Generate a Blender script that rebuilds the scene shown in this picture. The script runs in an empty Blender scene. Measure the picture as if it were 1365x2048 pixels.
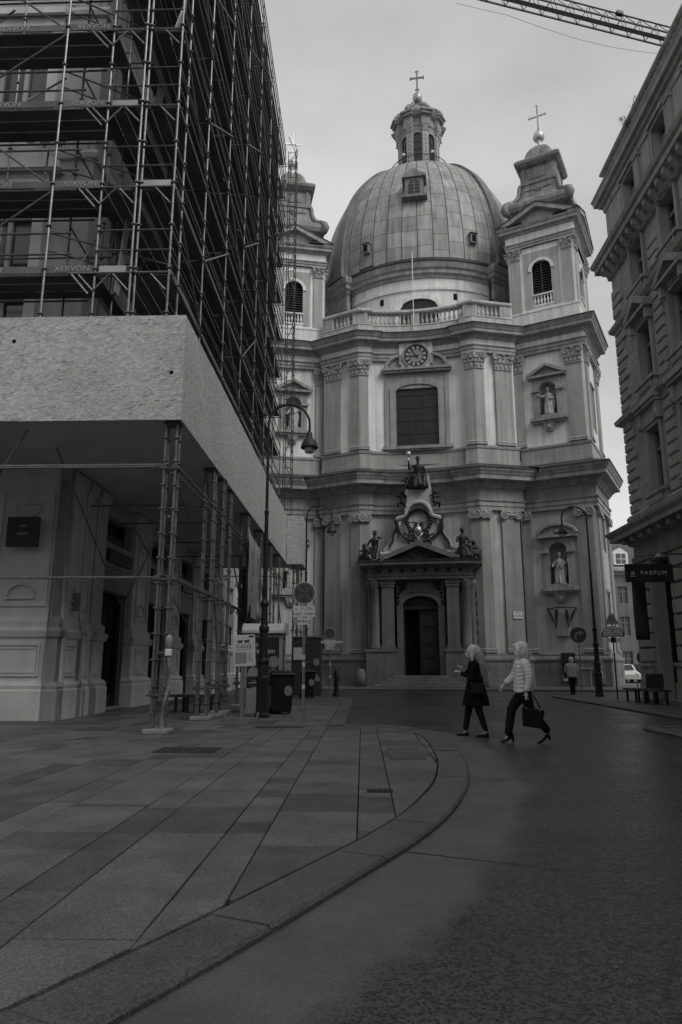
import bpy, math, random
from mathutils import Vector, Matrix
R = math.radians
rng = random.Random(11)
scn = bpy.context.scene
col = scn.collection

# ------------------------------------------------------------------ camera, sky, sun, exposure
PITCH = R(12.28); CAMH = 1.35; FPX = 1420.0
cam_d = bpy.data.cameras.new('camera'); cam = bpy.data.objects.new('camera', cam_d); col.objects.link(cam)
cam.location = (0, 0, CAMH); cam.rotation_euler = (R(90) + PITCH, 0, 0)
cam_d.sensor_fit = 'VERTICAL'; cam_d.sensor_height = 36.0; cam_d.lens = FPX / 2048 * 36.0
cam_d.clip_start = 0.1; cam_d.clip_end = 2000
scn.camera = cam

SUN_EL = R(46); SUN_AZ = R(136)          # azimuth from +Y clockwise: light comes from the right and a little behind
w = bpy.data.worlds.new('World'); scn.world = w; w.use_nodes = True
nt = w.node_tree; nt.nodes.clear()
def wn(t): return nt.nodes.new(t)
wo = wn('ShaderNodeOutputWorld'); bg = wn('ShaderNodeBackground'); sky = wn('ShaderNodeTexSky')
sky.sky_type = 'NISHITA'; sky.sun_disc = False; sky.sun_elevation = SUN_EL; sky.sun_rotation = SUN_AZ
sky.air_density = 1.0; sky.dust_density = 3.0
bw = wn('ShaderNodeRGBToBW'); nt.links.new(sky.outputs[0], bw.inputs[0])
tc = wn('ShaderNodeTexCoord'); mp = wn('ShaderNodeMapping'); mp.inputs['Scale'].default_value = (1.0, 1.0, 2.2)
mp.inputs['Rotation'].default_value = (0.15, 0.1, 0.6)
nt.links.new(tc.outputs['Generated'], mp.inputs[0])
no = wn('ShaderNodeTexNoise'); no.inputs['Scale'].default_value = 1.5; no.inputs['Detail'].default_value = 7; no.inputs['Roughness'].default_value = 0.5
nt.links.new(mp.outputs[0], no.inputs[0])
mr = wn('ShaderNodeMapRange'); mr.inputs[1].default_value = 0.3; mr.inputs[2].default_value = 0.72
mr.inputs[3].default_value = 4.3; mr.inputs[4].default_value = 8.8
nt.links.new(no.outputs[0], mr.inputs[0])
mx = wn('ShaderNodeMix'); mx.data_type = 'FLOAT'; mx.inputs[0].default_value = 0.80
nt.links.new(bw.outputs[0], mx.inputs[2]); nt.links.new(mr.outputs[0], mx.inputs[3])
nt.links.new(mx.outputs[0], bg.inputs[0]); bg.inputs[1].default_value = 0.10
nt.links.new(bg.outputs[0], wo.inputs[0])

sun_d = bpy.data.lights.new('sun', 'SUN'); sun = bpy.data.objects.new('sun', sun_d); col.objects.link(sun)
sun_d.energy = 1.5; sun_d.angle = R(30); sun_d.color = (1, 0.99, 0.98)
sdir = Vector((math.sin(SUN_AZ) * math.cos(SUN_EL), math.cos(SUN_AZ) * math.cos(SUN_EL), math.sin(SUN_EL)))
sun.rotation_euler = sdir.to_track_quat('Z', 'Y').to_euler()

vs = scn.view_settings
scn.display_settings.display_device = 'sRGB'
vs.view_transform = 'Standard'; vs.look = 'None'; vs.gamma = 1; vs.use_curve_mapping = False; vs.exposure = 0.06

# ------------------------------------------------------------------ helpers
class MB:
    """collects geometry, then becomes ONE mesh object"""
    def __init__(s, M=None): s.v = []; s.f = []; s.M = M
    def add(s, vs, fs, M=None):
        o = len(s.v); M2 = M if M is not None else s.M
        if M is not None and s.M is not None: M2 = s.M @ M
        s.v += [tuple(M2 @ Vector(p)) for p in vs] if M2 is not None else [tuple(p) for p in vs]
        s.f += [tuple(i + o for i in f) for f in fs]
    def box(s, x0, x1, y0, y1, z0, z1, M=None):
        s.add([(x0,y0,z0),(x1,y0,z0),(x1,y1,z0),(x0,y1,z0),(x0,y0,z1),(x1,y0,z1),(x1,y1,z1),(x0,y1,z1)],
              [(0,3,2,1),(4,5,6,7),(0,1,5,4),(1,2,6,5),(2,3,7,6),(3,0,4,7)], M)
    def frust(s, x0,x1,y0,y1,z0, X0,X1,Y0,Y1,z1, M=None):
        s.add([(x0,y0,z0),(x1,y0,z0),(x1,y1,z0),(x0,y1,z0),(X0,Y0,z1),(X1,Y0,z1),(X1,Y1,z1),(X0,Y1,z1)],
              [(0,3,2,1),(4,5,6,7),(0,1,5,4),(1,2,6,5),(2,3,7,6),(3,0,4,7)], M)
    def prism(s, poly, z0, z1, M=None):
        n = len(poly)
        s.add([(p[0],p[1],z0) for p in poly] + [(p[0],p[1],z1) for p in poly],
              [tuple(range(n))[::-1], tuple(range(n, 2*n))] + [(i,(i+1)%n,n+(i+1)%n,n+i) for i in range(n)], M)
    def xz(s, poly, y0, y1, M=None):            # outline in x,z extruded along y
        n = len(poly)
        s.add([(p[0],y0,p[1]) for p in poly] + [(p[0],y1,p[1]) for p in poly],
              [tuple(range(n)), tuple(range(n, 2*n))[::-1]] + [((i+1)%n,i,n+i,n+(i+1)%n) for i in range(n)], M)
    def yz(s, poly, x0, x1, M=None):
        n = len(poly)
        s.add([(x0,p[0],p[1]) for p in poly] + [(x1,p[0],p[1]) for p in poly],
              [tuple(range(n))[::-1], tuple(range(n, 2*n))] + [(i,(i+1)%n,n+(i+1)%n,n+i) for i in range(n)], M)
    def tube(s, pts, r, n=8, M=None, cap=True, squash=None):
        pts = [Vector(p) for p in pts]; k = len(pts)
        rs = r if isinstance(r, (list, tuple)) else [r]*k
        vs = []; up = None
        for i, p in enumerate(pts):
            d = (pts[min(i+1,k-1)] - pts[max(i-1,0)])
            d = d.normalized() if d.length > 1e-9 else Vector((0,0,1))
            if up is None: up = Vector((0,0,1)) if abs(d.z) < .9 else Vector((0,1,0))
            a = d.cross(up); a = a.normalized() if a.length > 1e-6 else d.orthogonal().normalized()
            b = a.cross(d).normalized(); up = b
            for j in range(n):
                t = 2*math.pi*j/n
                sx, sy = squash if squash else (1,1)
                vs.append(p + a*(math.cos(t)*rs[i]*sx) + b*(math.sin(t)*rs[i]*sy))
        fs = [(i*n+j, i*n+(j+1)%n, (i+1)*n+(j+1)%n, (i+1)*n+j) for i in range(k-1) for j in range(n)]
        if cap: fs += [tuple(range(n))[::-1], tuple(range((k-1)*n, k*n))]
        s.add(vs, fs, M)
    def lathe(s, prof, n=16, c=(0,0), a0=0, a1=2*math.pi, M=None, mod=None):
        full = abs(a1-a0-2*math.pi) < 1e-6; m = n if full else n+1; vs = []
        for r, z in prof:
            for j in range(m):
                t = a0 + (a1-a0)*j/n
                q = mod(t, z) if mod else 1
                vs.append((c[0]+r*q*math.cos(t), c[1]+r*q*math.sin(t), z))
        fs = []
        for i in range(len(prof)-1):
            for j in range(n):
                j2 = (j+1) % m
                fs.append((i*m+j, i*m+j2, (i+1)*m+j2, (i+1)*m+j))
        if full:
            if prof[0][0] > 1e-4: fs.append(tuple(range(m))[::-1])
            if prof[-1][0] > 1e-4: fs.append(tuple(range((len(prof)-1)*m, len(prof)*m)))
        s.add(vs, fs, M)
    def ell(s, c, r, n=12, M=None):
        if isinstance(r, (int, float)): r = (r, r, r)
        m = max(4, n//2); vs = [(c[0],c[1],c[2]-r[2])]
        for i in range(1, m):
            t = -math.pi/2 + math.pi*i/m
            for j in range(n):
                a = 2*math.pi*j/n
                vs.append((c[0]+r[0]*math.cos(t)*math.cos(a), c[1]+r[1]*math.cos(t)*math.sin(a), c[2]+r[2]*math.sin(t)))
        vs.append((c[0],c[1],c[2]+r[2]))
        fs = [(0, 1+(j+1)%n, 1+j) for j in range(n)]
        for i in range(m-2):
            for j in range(n):
                fs.append((1+i*n+j, 1+i*n+(j+1)%n, 1+(i+1)*n+(j+1)%n, 1+(i+1)*n+j))
        t = len(vs)-1
        fs += [(t, 1+(m-2)*n+j, 1+(m-2)*n+(j+1)%n) for j in range(n)]
        s.add(vs, fs, M)
    def sweep(s, path, prof, closed=False, ring=False, cap=True, M=None):
        rows = [offs(path, o, closed) for o, z in prof]
        k = len(path); q = len(prof)
        vs = [(rows[j][i][0], rows[j][i][1], prof[j][1]) for i in range(k) for j in range(q)]
        fs = []
        for i in range(k if closed else k-1):
            i2 = (i+1) % k
            for j in range(q if ring else q-1):
                j2 = (j+1) % q
                fs.append((i*q+j, i2*q+j, i2*q+j2, i*q+j2))
        if cap and not closed: fs += [tuple(range(q))[::-1], tuple(range((k-1)*q, k*q))]
        s.add(vs, fs, M)
    def loft(s, rings, M=None, cap=True):        # rings of equal length, closed loops
        n = len(rings[0]); vs = [p for r in rings for p in r]
        fs = [(i*n+j, i*n+(j+1)%n, (i+1)*n+(j+1)%n, (i+1)*n+j) for i in range(len(rings)-1) for j in range(n)]
        if cap: fs += [tuple(range(n))[::-1], tuple(range((len(rings)-1)*n, len(rings)*n))]
        s.add(vs, fs, M)
    def build(s, name, mat, parent=None, smooth=False, bevel=0, loc=None, rz=None):
        me = bpy.data.meshes.new(name); me.from_pydata(s.v, [], s.f); me.update()
        if smooth: me.polygons.foreach_set('use_smooth', [True]*len(me.polygons))
        me.materials.append(MT[mat] if isinstance(mat, str) else mat)
        o = bpy.data.objects.new(name, me); col.objects.link(o)
        if parent is not None: o.parent = parent
        if loc is not None: o.location = loc
        if rz is not None: o.rotation_euler = (0,0,rz)
        if bevel:
            b = o.modifiers.new('bevel', 'BEVEL'); b.width = bevel; b.segments = 1; b.limit_method = 'ANGLE'
        return o

def offs(path, d, closed=False):
    n = len(path); out = []
    for i in range(n):
        p = path[i]; ns = []
        for a, b in ((i-1, i), (i, i+1)):
            if not closed and (a < 0 or b > n-1): continue
            A = path[a % n]; B = path[b % n]
            dx, dy = B[0]-A[0], B[1]-A[1]; L = math.hypot(dx, dy) or 1
            ns.append((dy/L, -dx/L))
        if len(ns) == 1: m = ns[0]
        else:
            k = 1 + ns[0][0]*ns[1][0] + ns[0][1]*ns[1][1]; k = max(k, .35)
            m = ((ns[0][0]+ns[1][0])/k, (ns[0][1]+ns[1][1])/k)
        out.append((p[0]+m[0]*d, p[1]+m[1]*d))
    return out

def thing(name, label, cat, loc=(0,0,0), rz=0, group=None):
    o = bpy.data.objects.new(name, None); col.objects.link(o)
    o.empty_display_size = .2
    o.location = loc; o.rotation_euler = (0,0,rz); tag(o, label, cat, group); return o
def tag(o, label=None, cat=None, group=None, kind=None):
    if label: o['label'] = label
    if cat: o['category'] = cat
    if group: o['group'] = group
    if kind: o['kind'] = kind
    return o
def inst(src, parent, loc=(0,0,0), rz=0, name=None, M=None, scale=None):     # another object on the same mesh
    o = bpy.data.objects.new(name or src.name.split('.')[0], src.data); col.objects.link(o); o.parent = parent
    if M is not None: o.matrix_local = M
    else:
        o.location = loc; o.rotation_euler = (0,0,rz)
        if scale: o.scale = scale
    return o
def wallM(p0, p1, z=0.0):                 # frame of a wall: x along p0->p1, y into the wall, z up
    d = Vector((p1[0]-p0[0], p1[1]-p0[1])); d.normalize()
    return Matrix(((d.x, -d.y, 0, p0[0]), (d.y, d.x, 0, p0[1]), (0,0,1,z), (0,0,0,1)))
def dist(a, b): return math.hypot(b[0]-a[0], b[1]-a[1])
def holewall(mb, L, z0, z1, holes, depth=.3, M=None, x0=0.0, reveal=True):   # wall sheet with rectangular openings and reveals
    xs = sorted({x0, L} | {h[0] for h in holes} | {h[1] for h in holes})
    zs = sorted({z0, z1} | {h[2] for h in holes} | {h[3] for h in holes})
    for i in range(len(xs)-1):
        for j in range(len(zs)-1):
            cx = (xs[i]+xs[i+1])/2; cz = (zs[j]+zs[j+1])/2
            if any(h[0] < cx < h[1] and h[2] < cz < h[3] for h in holes): continue
            mb.add([(xs[i],0,zs[j]),(xs[i+1],0,zs[j]),(xs[i+1],0,zs[j+1]),(xs[i],0,zs[j+1])], [(0,1,2,3)], M)
    if reveal:
        for a, b, c, d in holes:
            mb.add([(a,0,c),(b,0,c),(b,0,d),(a,0,d),(a,depth,c),(b,depth,c),(b,depth,d),(a,depth,d)],
                   [(0,4,5,1),(1,5,6,2),(2,6,7,3),(3,7,4,0)], M)
def archpts(cx, w, zs, rise, n=14):      # points of an arch from right spring to left spring
    return [(cx + w*math.cos(math.pi*i/n), zs + rise*math.sin(math.pi*i/n)) for i in range(n+1)]
def spandrel(mb, cx, w, zs, rise, ztop, y, M=None, n=14):     # fills the corners between an arch and its rectangular hole
    a = archpts(cx, w, zs, rise, n)
    for i in range(n):
        p, q = a[i], a[i+1]
        mb.add([(p[0],y,p[1]),(p[0],y,ztop),(q[0],y,ztop),(q[0],y,q[1])], [(0,1,2,3)], M)
def text_mesh(s, size, mat, parent, M, name='lettering', ext=.004, align='CENTER', spacing=1.0):
    c = bpy.data.curves.new('txt', 'FONT'); c.body = s; c.size = size; c.align_x = align; c.align_y = 'CENTER'; c.extrude = ext
    c.space_character = spacing; c.resolution_u = 2
    t = bpy.data.objects.new('txt', c); col.objects.link(t)
    me = bpy.data.meshes.new_from_object(t); bpy.data.objects.remove(t)
    me.materials.clear(); me.materials.append(MT[mat]); me.name = name
    o = bpy.data.objects.new(name, me); col.objects.link(o); o.parent = parent
    o.matrix_local = M @ Matrix.Rotation(R(90), 4, 'X'); return o
STREET = R(1.7)
def S(x, y, z=0.0):                       # street frame -> world
    c, s_ = math.cos(STREET), math.sin(STREET)
    return (x*c + y*s_, -x*s_ + y*c, z)
T4 = Matrix.Translation
def RZ(a): return Matrix.Rotation(a, 4, 'Z')

# ------------------------------------------------------------------ materials (grey scale, as the photograph is black and white)
MT = {}
def mat(name, base, rough=.85, var=.12, scale=1.2, fine=.06, fscale=40, bump=.15, bscale=60, rndv=0.0, spec=.3, metal=0.0, streak=0.0):
    m = bpy.data.materials.new(name); m.use_nodes = True; n = m.node_tree; b = n.nodes['Principled BSDF']
    def nn(t): return n.nodes.new(t)
    geo = nn('ShaderNodeNewGeometry')
    n1 = nn('ShaderNodeTexNoise'); n1.inputs['Scale'].default_value = scale; n1.inputs['Detail'].default_value = 6; n1.inputs['Roughness'].default_value = .6
    n.links.new(geo.outputs['Position'], n1.inputs[0])
    n2 = nn('ShaderNodeTexNoise'); n2.inputs['Scale'].default_value = fscale; n2.inputs['Detail'].default_value = 3
    n.links.new(geo.outputs['Position'], n2.inputs[0])
    def mapr(src, lo, hi, a=.3, c=.7):
        q = nn('ShaderNodeMapRange'); q.inputs[1].default_value = a; q.inputs[2].default_value = c
        q.inputs[3].default_value = lo; q.inputs[4].default_value = hi; n.links.new(src, q.inputs[0]); return q.outputs[0]
    def mul(a, c):
        q = nn('ShaderNodeMath'); q.operation = 'MULTIPLY'
        for i, s_ in enumerate((a, c)):
            if isinstance(s_, (int, float)): q.inputs[i].default_value = s_
            else: n.links.new(s_, q.inputs[i])
        return q.outputs[0]
    v = mul(mapr(n1.outputs[0], 1-var, 1+var), mapr(n2.outputs[0], 1-fine, 1+fine))
    if streak:
        mpn = nn('ShaderNodeMapping'); mpn.inputs['Scale'].default_value = (2.2, 2.2, .12); n.links.new(geo.outputs['Position'], mpn.inputs[0])
        n3 = nn('ShaderNodeTexNoise'); n3.inputs['Scale'].default_value = 1.6; n3.inputs['Detail'].default_value = 5; n.links.new(mpn.outputs[0], n3.inputs[0])
        v = mul(v, mapr(n3.outputs[0], 1-streak, 1+streak*.5))
    if rndv:
        oi = nn('ShaderNodeObjectInfo'); v = mul(v, mapr(oi.outputs['Random'], 1-rndv, 1+rndv, 0, 1))
    v = mul(v, base)
    cc = nn('ShaderNodeCombineColor')
    for i in range(3): n.links.new(v, cc.inputs[i])
    n.links.new(cc.outputs[0], b.inputs['Base Color'])
    b.inputs['Roughness'].default_value = rough; b.inputs['Metallic'].default_value = metal
    b.inputs['Specular IOR Level'].default_value = spec
    if bump:
        nb = nn('ShaderNodeTexNoise'); nb.inputs['Scale'].default_value = bscale; nb.inputs['Detail'].default_value = 4
        n.links.new(geo.outputs['Position'], nb.inputs[0])
        bp = nn('ShaderNodeBump'); bp.inputs['Strength'].default_value = bump; bp.inputs['Distance'].default_value = .02
        n.links.new(nb.outputs[0], bp.inputs['Height']); n.links.new(bp.outputs[0], b.inputs['Normal'])
    MT[name] = m; return m
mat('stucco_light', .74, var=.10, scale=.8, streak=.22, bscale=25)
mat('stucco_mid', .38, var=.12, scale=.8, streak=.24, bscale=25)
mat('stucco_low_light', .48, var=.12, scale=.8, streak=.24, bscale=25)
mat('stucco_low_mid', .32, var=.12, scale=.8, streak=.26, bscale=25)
mat('balustrade_stone', .50, var=.22, scale=1.5, streak=.25, bump=.25, bscale=20)
mat('trim', .34, var=.2, scale=1.2, streak=.3, bscale=18, bump=.2)
mat('capital_stone', .36, var=.2, scale=2, streak=.15, bump=.35, bscale=14)
mat('plinth_stone', .20, var=.2, scale=.9, streak=.2, bump=.3, bscale=20, rndv=.1)
mat('portal_stone', .17, var=.2, scale=1.1, streak=.2, bump=.3, bscale=20)
mat('portal_pale', .44, var=.18, scale=1.1, streak=.25, bump=.2)
mat('statue_stone', .42, var=.2, scale=3, streak=.2, bump=.3, bscale=18)
mat('bronze', .035, rough=.5, var=.3, scale=4, bump=.3, bscale=25, metal=.4)
mat('sheet_metal', .06, rough=.55, var=.3, scale=.8, streak=.3, bump=.15)
mat('dome_sheet', .31, rough=.55, var=.2, scale=.6, streak=.35, bump=.25, bscale=9, rndv=.17, spec=.4)
mat('dome_seam', .10, rough=.7)
mat('rib_sheet', .19, rough=.55, var=.2, scale=.8, streak=.3, bump=.2, bscale=8)
mat('tower_roof', .22, rough=.55, var=.25, scale=1.1, streak=.35, bump=.25, bscale=9)
mat('gilt', .55, rough=.45, var=.15, scale=3, bump=.05, metal=.8, spec=.5)
mat('ball_worn', .42, rough=.35, var=.4, scale=3, bump=.05, metal=.6)
mat('iron_black', .02, rough=.5, var=.3, scale=5, bump=.1)
mat('iron_dark', .045, rough=.5, var=.3, scale=5, bump=.1)
mat('glass_dark', .02, rough=.08, var=.2, scale=.5, bump=.04, bscale=1.2, spec=.6)
mat('glass_lead', .028, rough=.28, var=.35, scale=1.4, bump=.1, bscale=3, spec=.3)
mat('glass_house', .05, rough=.07, var=.4, scale=.6, bump=.03, bscale=1.0, spec=.7)
mat('curtain', .42, rough=.9, var=.1, scale=3, bump=.1)
mat('wood_dark', .03, rough=.6, var=.3, scale=3, bump=.2)
mat('louvre', .06, rough=.7, var=.2, scale=3)
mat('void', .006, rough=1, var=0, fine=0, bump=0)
mat('house_left', .40, var=.1, scale=.6, streak=.15, bscale=30)
mat('house_left_trim', .60, var=.12, scale=1, streak=.12, bscale=30)
mat('house_right', .40, var=.15, scale=.6, streak=.25, bscale=25, bump=.25)
mat('house_right_trim', .38, var=.18, scale=.8, streak=.25, bscale=25, bump=.25)
mat('rustic', .40, var=.15, scale=.6, streak=.2, bscale=25, bump=.3, rndv=.08)
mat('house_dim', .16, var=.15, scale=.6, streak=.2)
mat('roof_tile', .10, rough=.8, var=.3, scale=4, fine=.2, fscale=12, bump=.4, bscale=14)
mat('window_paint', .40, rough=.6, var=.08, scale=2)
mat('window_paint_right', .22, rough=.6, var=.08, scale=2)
mat('net', .16, rough=.9, var=.2, scale=.5, streak=.2, bump=.2, bscale=10)
mat('steel', .20, rough=.42, var=.3, scale=6, fine=.2, fscale=30, metal=.55, bump=.1, bscale=40, rndv=.12)
mat('steel_dull', .13, rough=.5, var=.35, scale=5, fine=.2, fscale=30, metal=.4, bump=.1, rndv=.15)
mat('plank', .11, rough=.85, var=.3, scale=1.4, streak=0, bump=.3, bscale=12, rndv=.25)
mat('toe', .14, rough=.8, var=.25, scale=2, bump=.2, bscale=14, rndv=.2)
mat('timber', .36, rough=.8, var=.2, scale=2, bump=.2, bscale=14, rndv=.2)
mat('board_under', .55, rough=.9, var=.12, scale=1)
mat('white_paint', .75, rough=.6, var=.06, scale=3, bump=0)
mat('print_white', .62, rough=.7, var=.1, scale=9, bump=0)
mat('toe_print', .34, rough=.7, var=.3, scale=9, bump=0)
mat('print_grey', .25, rough=.7, var=.15, scale=9, bump=0)
mat('print_black', .02, rough=.6, var=.1, bump=0)
mat('paper', .55, rough=.7, var=.06, scale=4, bump=0)
mat('sign_dark', .04, rough=.35, var=.1, scale=3, bump=0)
mat('sign_blue', .07, rough=.35, var=.1, scale=3, bump=0)
mat('sign_red', .12, rough=.35, var=.1, scale=3, bump=0)
mat('pole_grey', .22, rough=.45, var=.2, scale=5, metal=.3, bump=.05)
mat('plastic_black', .012, rough=.4, var=.2, scale=5, bump=.1)
mat('booth_grey', .30, rough=.5, var=.1, scale=3, bump=.05)
mat('booth_roof', .55, rough=.3, var=.12, scale=3, bump=0)
mat('concrete', .28, var=.2, scale=4, bump=.4, bscale=40)
mat('banner', .22, rough=.9, var=.7, scale=1.0, fine=.1, bump=.2, bscale=3)
mat('skin', .42, rough=.5, var=.05, scale=10, bump=.05)
mat('skin_pale', .46, rough=.5, var=.05, scale=10, bump=.05)
mat('cloth_black', .010, rough=.95, var=.2, scale=8, bump=.2, bscale=60, spec=.1)
mat('cloth_dark', .016, rough=.95, var=.2, scale=8, bump=.2, bscale=60, spec=.1)
mat('puffer', .66, rough=.42, var=.08, scale=5, bump=.35, bscale=26, spec=.4)
mat('jacket_pale', .46, rough=.8, var=.1, scale=6, bump=.2)
mat('leather', .008, rough=.6, var=.2, scale=6, bump=.15, bscale=50, spec=.15)
mat('hair_blonde', .52, rough=.5, var=.3, scale=14, fine=.3, fscale=70, bump=.6, bscale=60)
mat('hair_pale', .62, rough=.5, var=.25, scale=14, fine=.3, fscale=70, bump=.6, bscale=60)
mat('leaf', .045, rough=.7, var=.4, scale=6, bump=0)
mat('bench_wood', .05, rough=.6, var=.3, scale=4, bump=.2)
mat('car_white', .6, rough=.25, var=.05, bump=0, spec=.5)
mat('car_dark', .03, rough=.25, var=.05, bump=0, spec=.5)

def ground_mats():
    # paving slabs: granite speckle, each slab its own tone
    mat('slab', .125, rough=.6, var=.26, scale=2.4, fine=.42, fscale=75, bump=.4, bscale=70, rndv=.12, spec=.35)
    mat('slab_dark', .088, rough=.58, var=.26, scale=2.4, fine=.42, fscale=75, bump=.4, bscale=70, rndv=.14, spec=.35)
    mat('kerb', .10, rough=.6, var=.25, scale=2.4, fine=.45, fscale=75, bump=.5, bscale=70, rndv=.10)
    mat('joint', .018, rough=.95)
    mat('pavement_far', .08, rough=.55, var=.25, scale=.5, fine=.12, fscale=30, bump=.2, bscale=40)
    mat('pavement_church', .11, rough=.6, var=.2, scale=.5, fine=.12, fscale=30, bump=.2, bscale=40)
    # asphalt: coarse dark pits, wet patches (smooth) and a dry strip along the kerb (attribute "dry")
    m = bpy.data.materials.new('asphalt'); m.use_nodes = True; n = m.node_tree; b = n.nodes['Principled BSDF']
    def nn(t): return n.nodes.new(t)
    L = n.links.new
    geo = nn('ShaderNodeNewGeometry')
    def noise(scale, det=4, src=None, rough=.55):
        q = nn('ShaderNodeTexNoise'); q.inputs['Scale'].default_value = scale; q.inputs['Detail'].default_value = det; q.inputs['Roughness'].default_value = rough
        L(src or geo.outputs['Position'], q.inputs[0]); return q.outputs[0]
    def mapr(src, a, c, lo, hi):
        q = nn('ShaderNodeMapRange'); q.inputs[1].default_value = a; q.inputs[2].default_value = c; q.inputs[3].default_value = lo; q.inputs[4].default_value = hi
        L(src, q.inputs[0]); return q.outputs[0]
    def mth(op, a, c):
        q = nn('ShaderNodeMath'); q.operation = op
        for i, s_ in enumerate((a, c)):
            if isinstance(s_, (int, float)): q.inputs[i].default_value = s_
            else: L(s_, q.inputs[i])
        return q.outputs[0]
    att = nn('ShaderNodeAttribute'); att.attribute_name = 'dry'
    wob = noise(1.6, 6, rough=.7)
    dry = mapr(mth('ADD', att.outputs['Fac'], mth('MULTIPLY', mth('SUBTRACT', wob, .5), .9)), .38, .62, 0, 1)
    vor = nn('ShaderNodeTexVoronoi'); vor.inputs['Scale'].default_value = 66; vor.inputs['Randomness'].default_value = 1; L(geo.outputs['Position'], vor.inputs[0])
    sepc = nn('ShaderNodeSeparateColor'); L(vor.outputs['Color'], sepc.inputs[0])
    pit = mth('MULTIPLY', mapr(mth('ADD', sepc.outputs[0], mth('MULTIPLY', noise(1.6, 4), .5)), .74, .82, 0, 1), mapr(vor.outputs['Distance'], .4, .62, 1, 0))       # dark stones
    agg = mth('MULTIPLY', mapr(vor.outputs['Distance'], 0, .6, 1.2, .7), mapr(noise(26, 4), .3, .7, .75, 1.25))
    big = mapr(noise(.5, 6), .3, .7, .68, 1.22)
    coarse = mth('MULTIPLY', mth('MULTIPLY', .062, agg), big)
    coarse = mth('MULTIPLY', coarse, mapr(pit, 0, 1, 1.15, .12))
    fine = mth('MULTIPLY', mth('MULTIPLY', .105, mapr(noise(70, 3), .3, .7, .70, 1.30)), mapr(noise(1.5, 7, rough=.72), .25, .75, .62, 1.25))
    mixv = nn('ShaderNodeMix'); mixv.data_type = 'FLOAT'; L(dry, mixv.inputs[0]); L(coarse, mixv.inputs[2]); L(fine, mixv.inputs[3])
    cc = nn('ShaderNodeCombineColor')
    for i in range(3): L(mixv.outputs[0], cc.inputs[i])
    L(cc.outputs[0], b.inputs['Base Color'])
    wet = mapr(noise(.33, 5), .42, .62, 0, 1)
    rc = mth('SUBTRACT', mapr(noise(30, 3), .35, .65, .30, .58), mth('MULTIPLY', wet, .2))
    mr_ = nn('ShaderNodeMix'); mr_.data_type = 'FLOAT'; L(dry, mr_.inputs[0]); L(rc, mr_.inputs[2]); mr_.inputs[3].default_value = .7
    L(mr_.outputs[0], b.inputs['Roughness']); b.inputs['Specular IOR Level'].default_value = .5
    hb = mth('ADD', mth('MULTIPLY', pit, -.8), mth('MULTIPLY', vor.outputs['Distance'], -.5))
    hb = mth('MULTIPLY', hb, mapr(dry, 0, 1, 1, .12))
    bp = nn('ShaderNodeBump'); bp.inputs['Strength'].default_value = .4; bp.inputs['Distance'].default_value = .008
    L(hb, bp.inputs['Height']); L(bp.outputs[0], b.inputs['Normal'])
    MT['asphalt'] = m
    # oriented strand board: several layers of stretched, turned chips
    m = bpy.data.materials.new('strand_board'); m.use_nodes = True; n = m.node_tree; b = n.nodes['Principled BSDF']; L = n.links.new
    tcn = nn('ShaderNodeTexCoord'); geo = nn('ShaderNodeNewGeometry')
    acc = None
    for i, (ang, sc) in enumerate(((.1, 1.0), (1.2, 1.15), (-.8, .9), (2.2, 1.2), (.55, 1.1), (-.2, .85))):
        # board plane coordinates: along the wall (uv x) and up (uv y)
        mp0 = nn('ShaderNodeMapping'); mp0.inputs['Rotation'].default_value = (0,0,ang); L(tcn.outputs['UV'], mp0.inputs[0])
        mpn = nn('ShaderNodeMapping'); mpn.inputs['Scale'].default_value = (11*sc, 52*sc, 1); mpn.inputs['Location'].default_value = (i*3.7, i*1.3, 0)
        L(mp0.outputs[0], mpn.inputs[0])
        vr = nn('ShaderNodeTexVoronoi'); vr.voronoi_dimensions = '2D'; vr.inputs['Scale'].default_value = 1; L(mpn.outputs[0], vr.inputs[0])
        bwn = nn('ShaderNodeSeparateColor'); L(vr.outputs['Color'], bwn.inputs[0])
        if acc is None: acc = bwn.outputs[0]
        else:
            mm = nn('ShaderNodeMix'); mm.data_type = 'FLOAT'
            L(mapr(bwn.outputs[1], .55, .6, 0, 1), mm.inputs[0]); L(acc, mm.inputs[2]); L(bwn.outputs[0], mm.inputs[3]); acc = mm.outputs[0]
    v = mth('MULTIPLY', mapr(acc, 0, 1, .29, .60), mapr(noise(.8, 4), .3, .7, .92, 1.08))
    gap = mapr(acc, .0, .06, .62, 1); v = mth('MULTIPLY', v, gap)
    cc = nn('ShaderNodeCombineColor')
    for i in range(3): L(v, cc.inputs[i])
    L(cc.outputs[0], b.inputs['Base Color']); b.inputs['Roughness'].default_value = .7
    bp = nn('ShaderNodeBump'); bp.inputs['Strength'].default_value = .25; bp.inputs['Distance'].default_value = .01; L(acc, bp.inputs['Height']); L(bp.outputs[0], b.inputs['Normal'])
    MT['strand_board'] = m
ground_mats()

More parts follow.
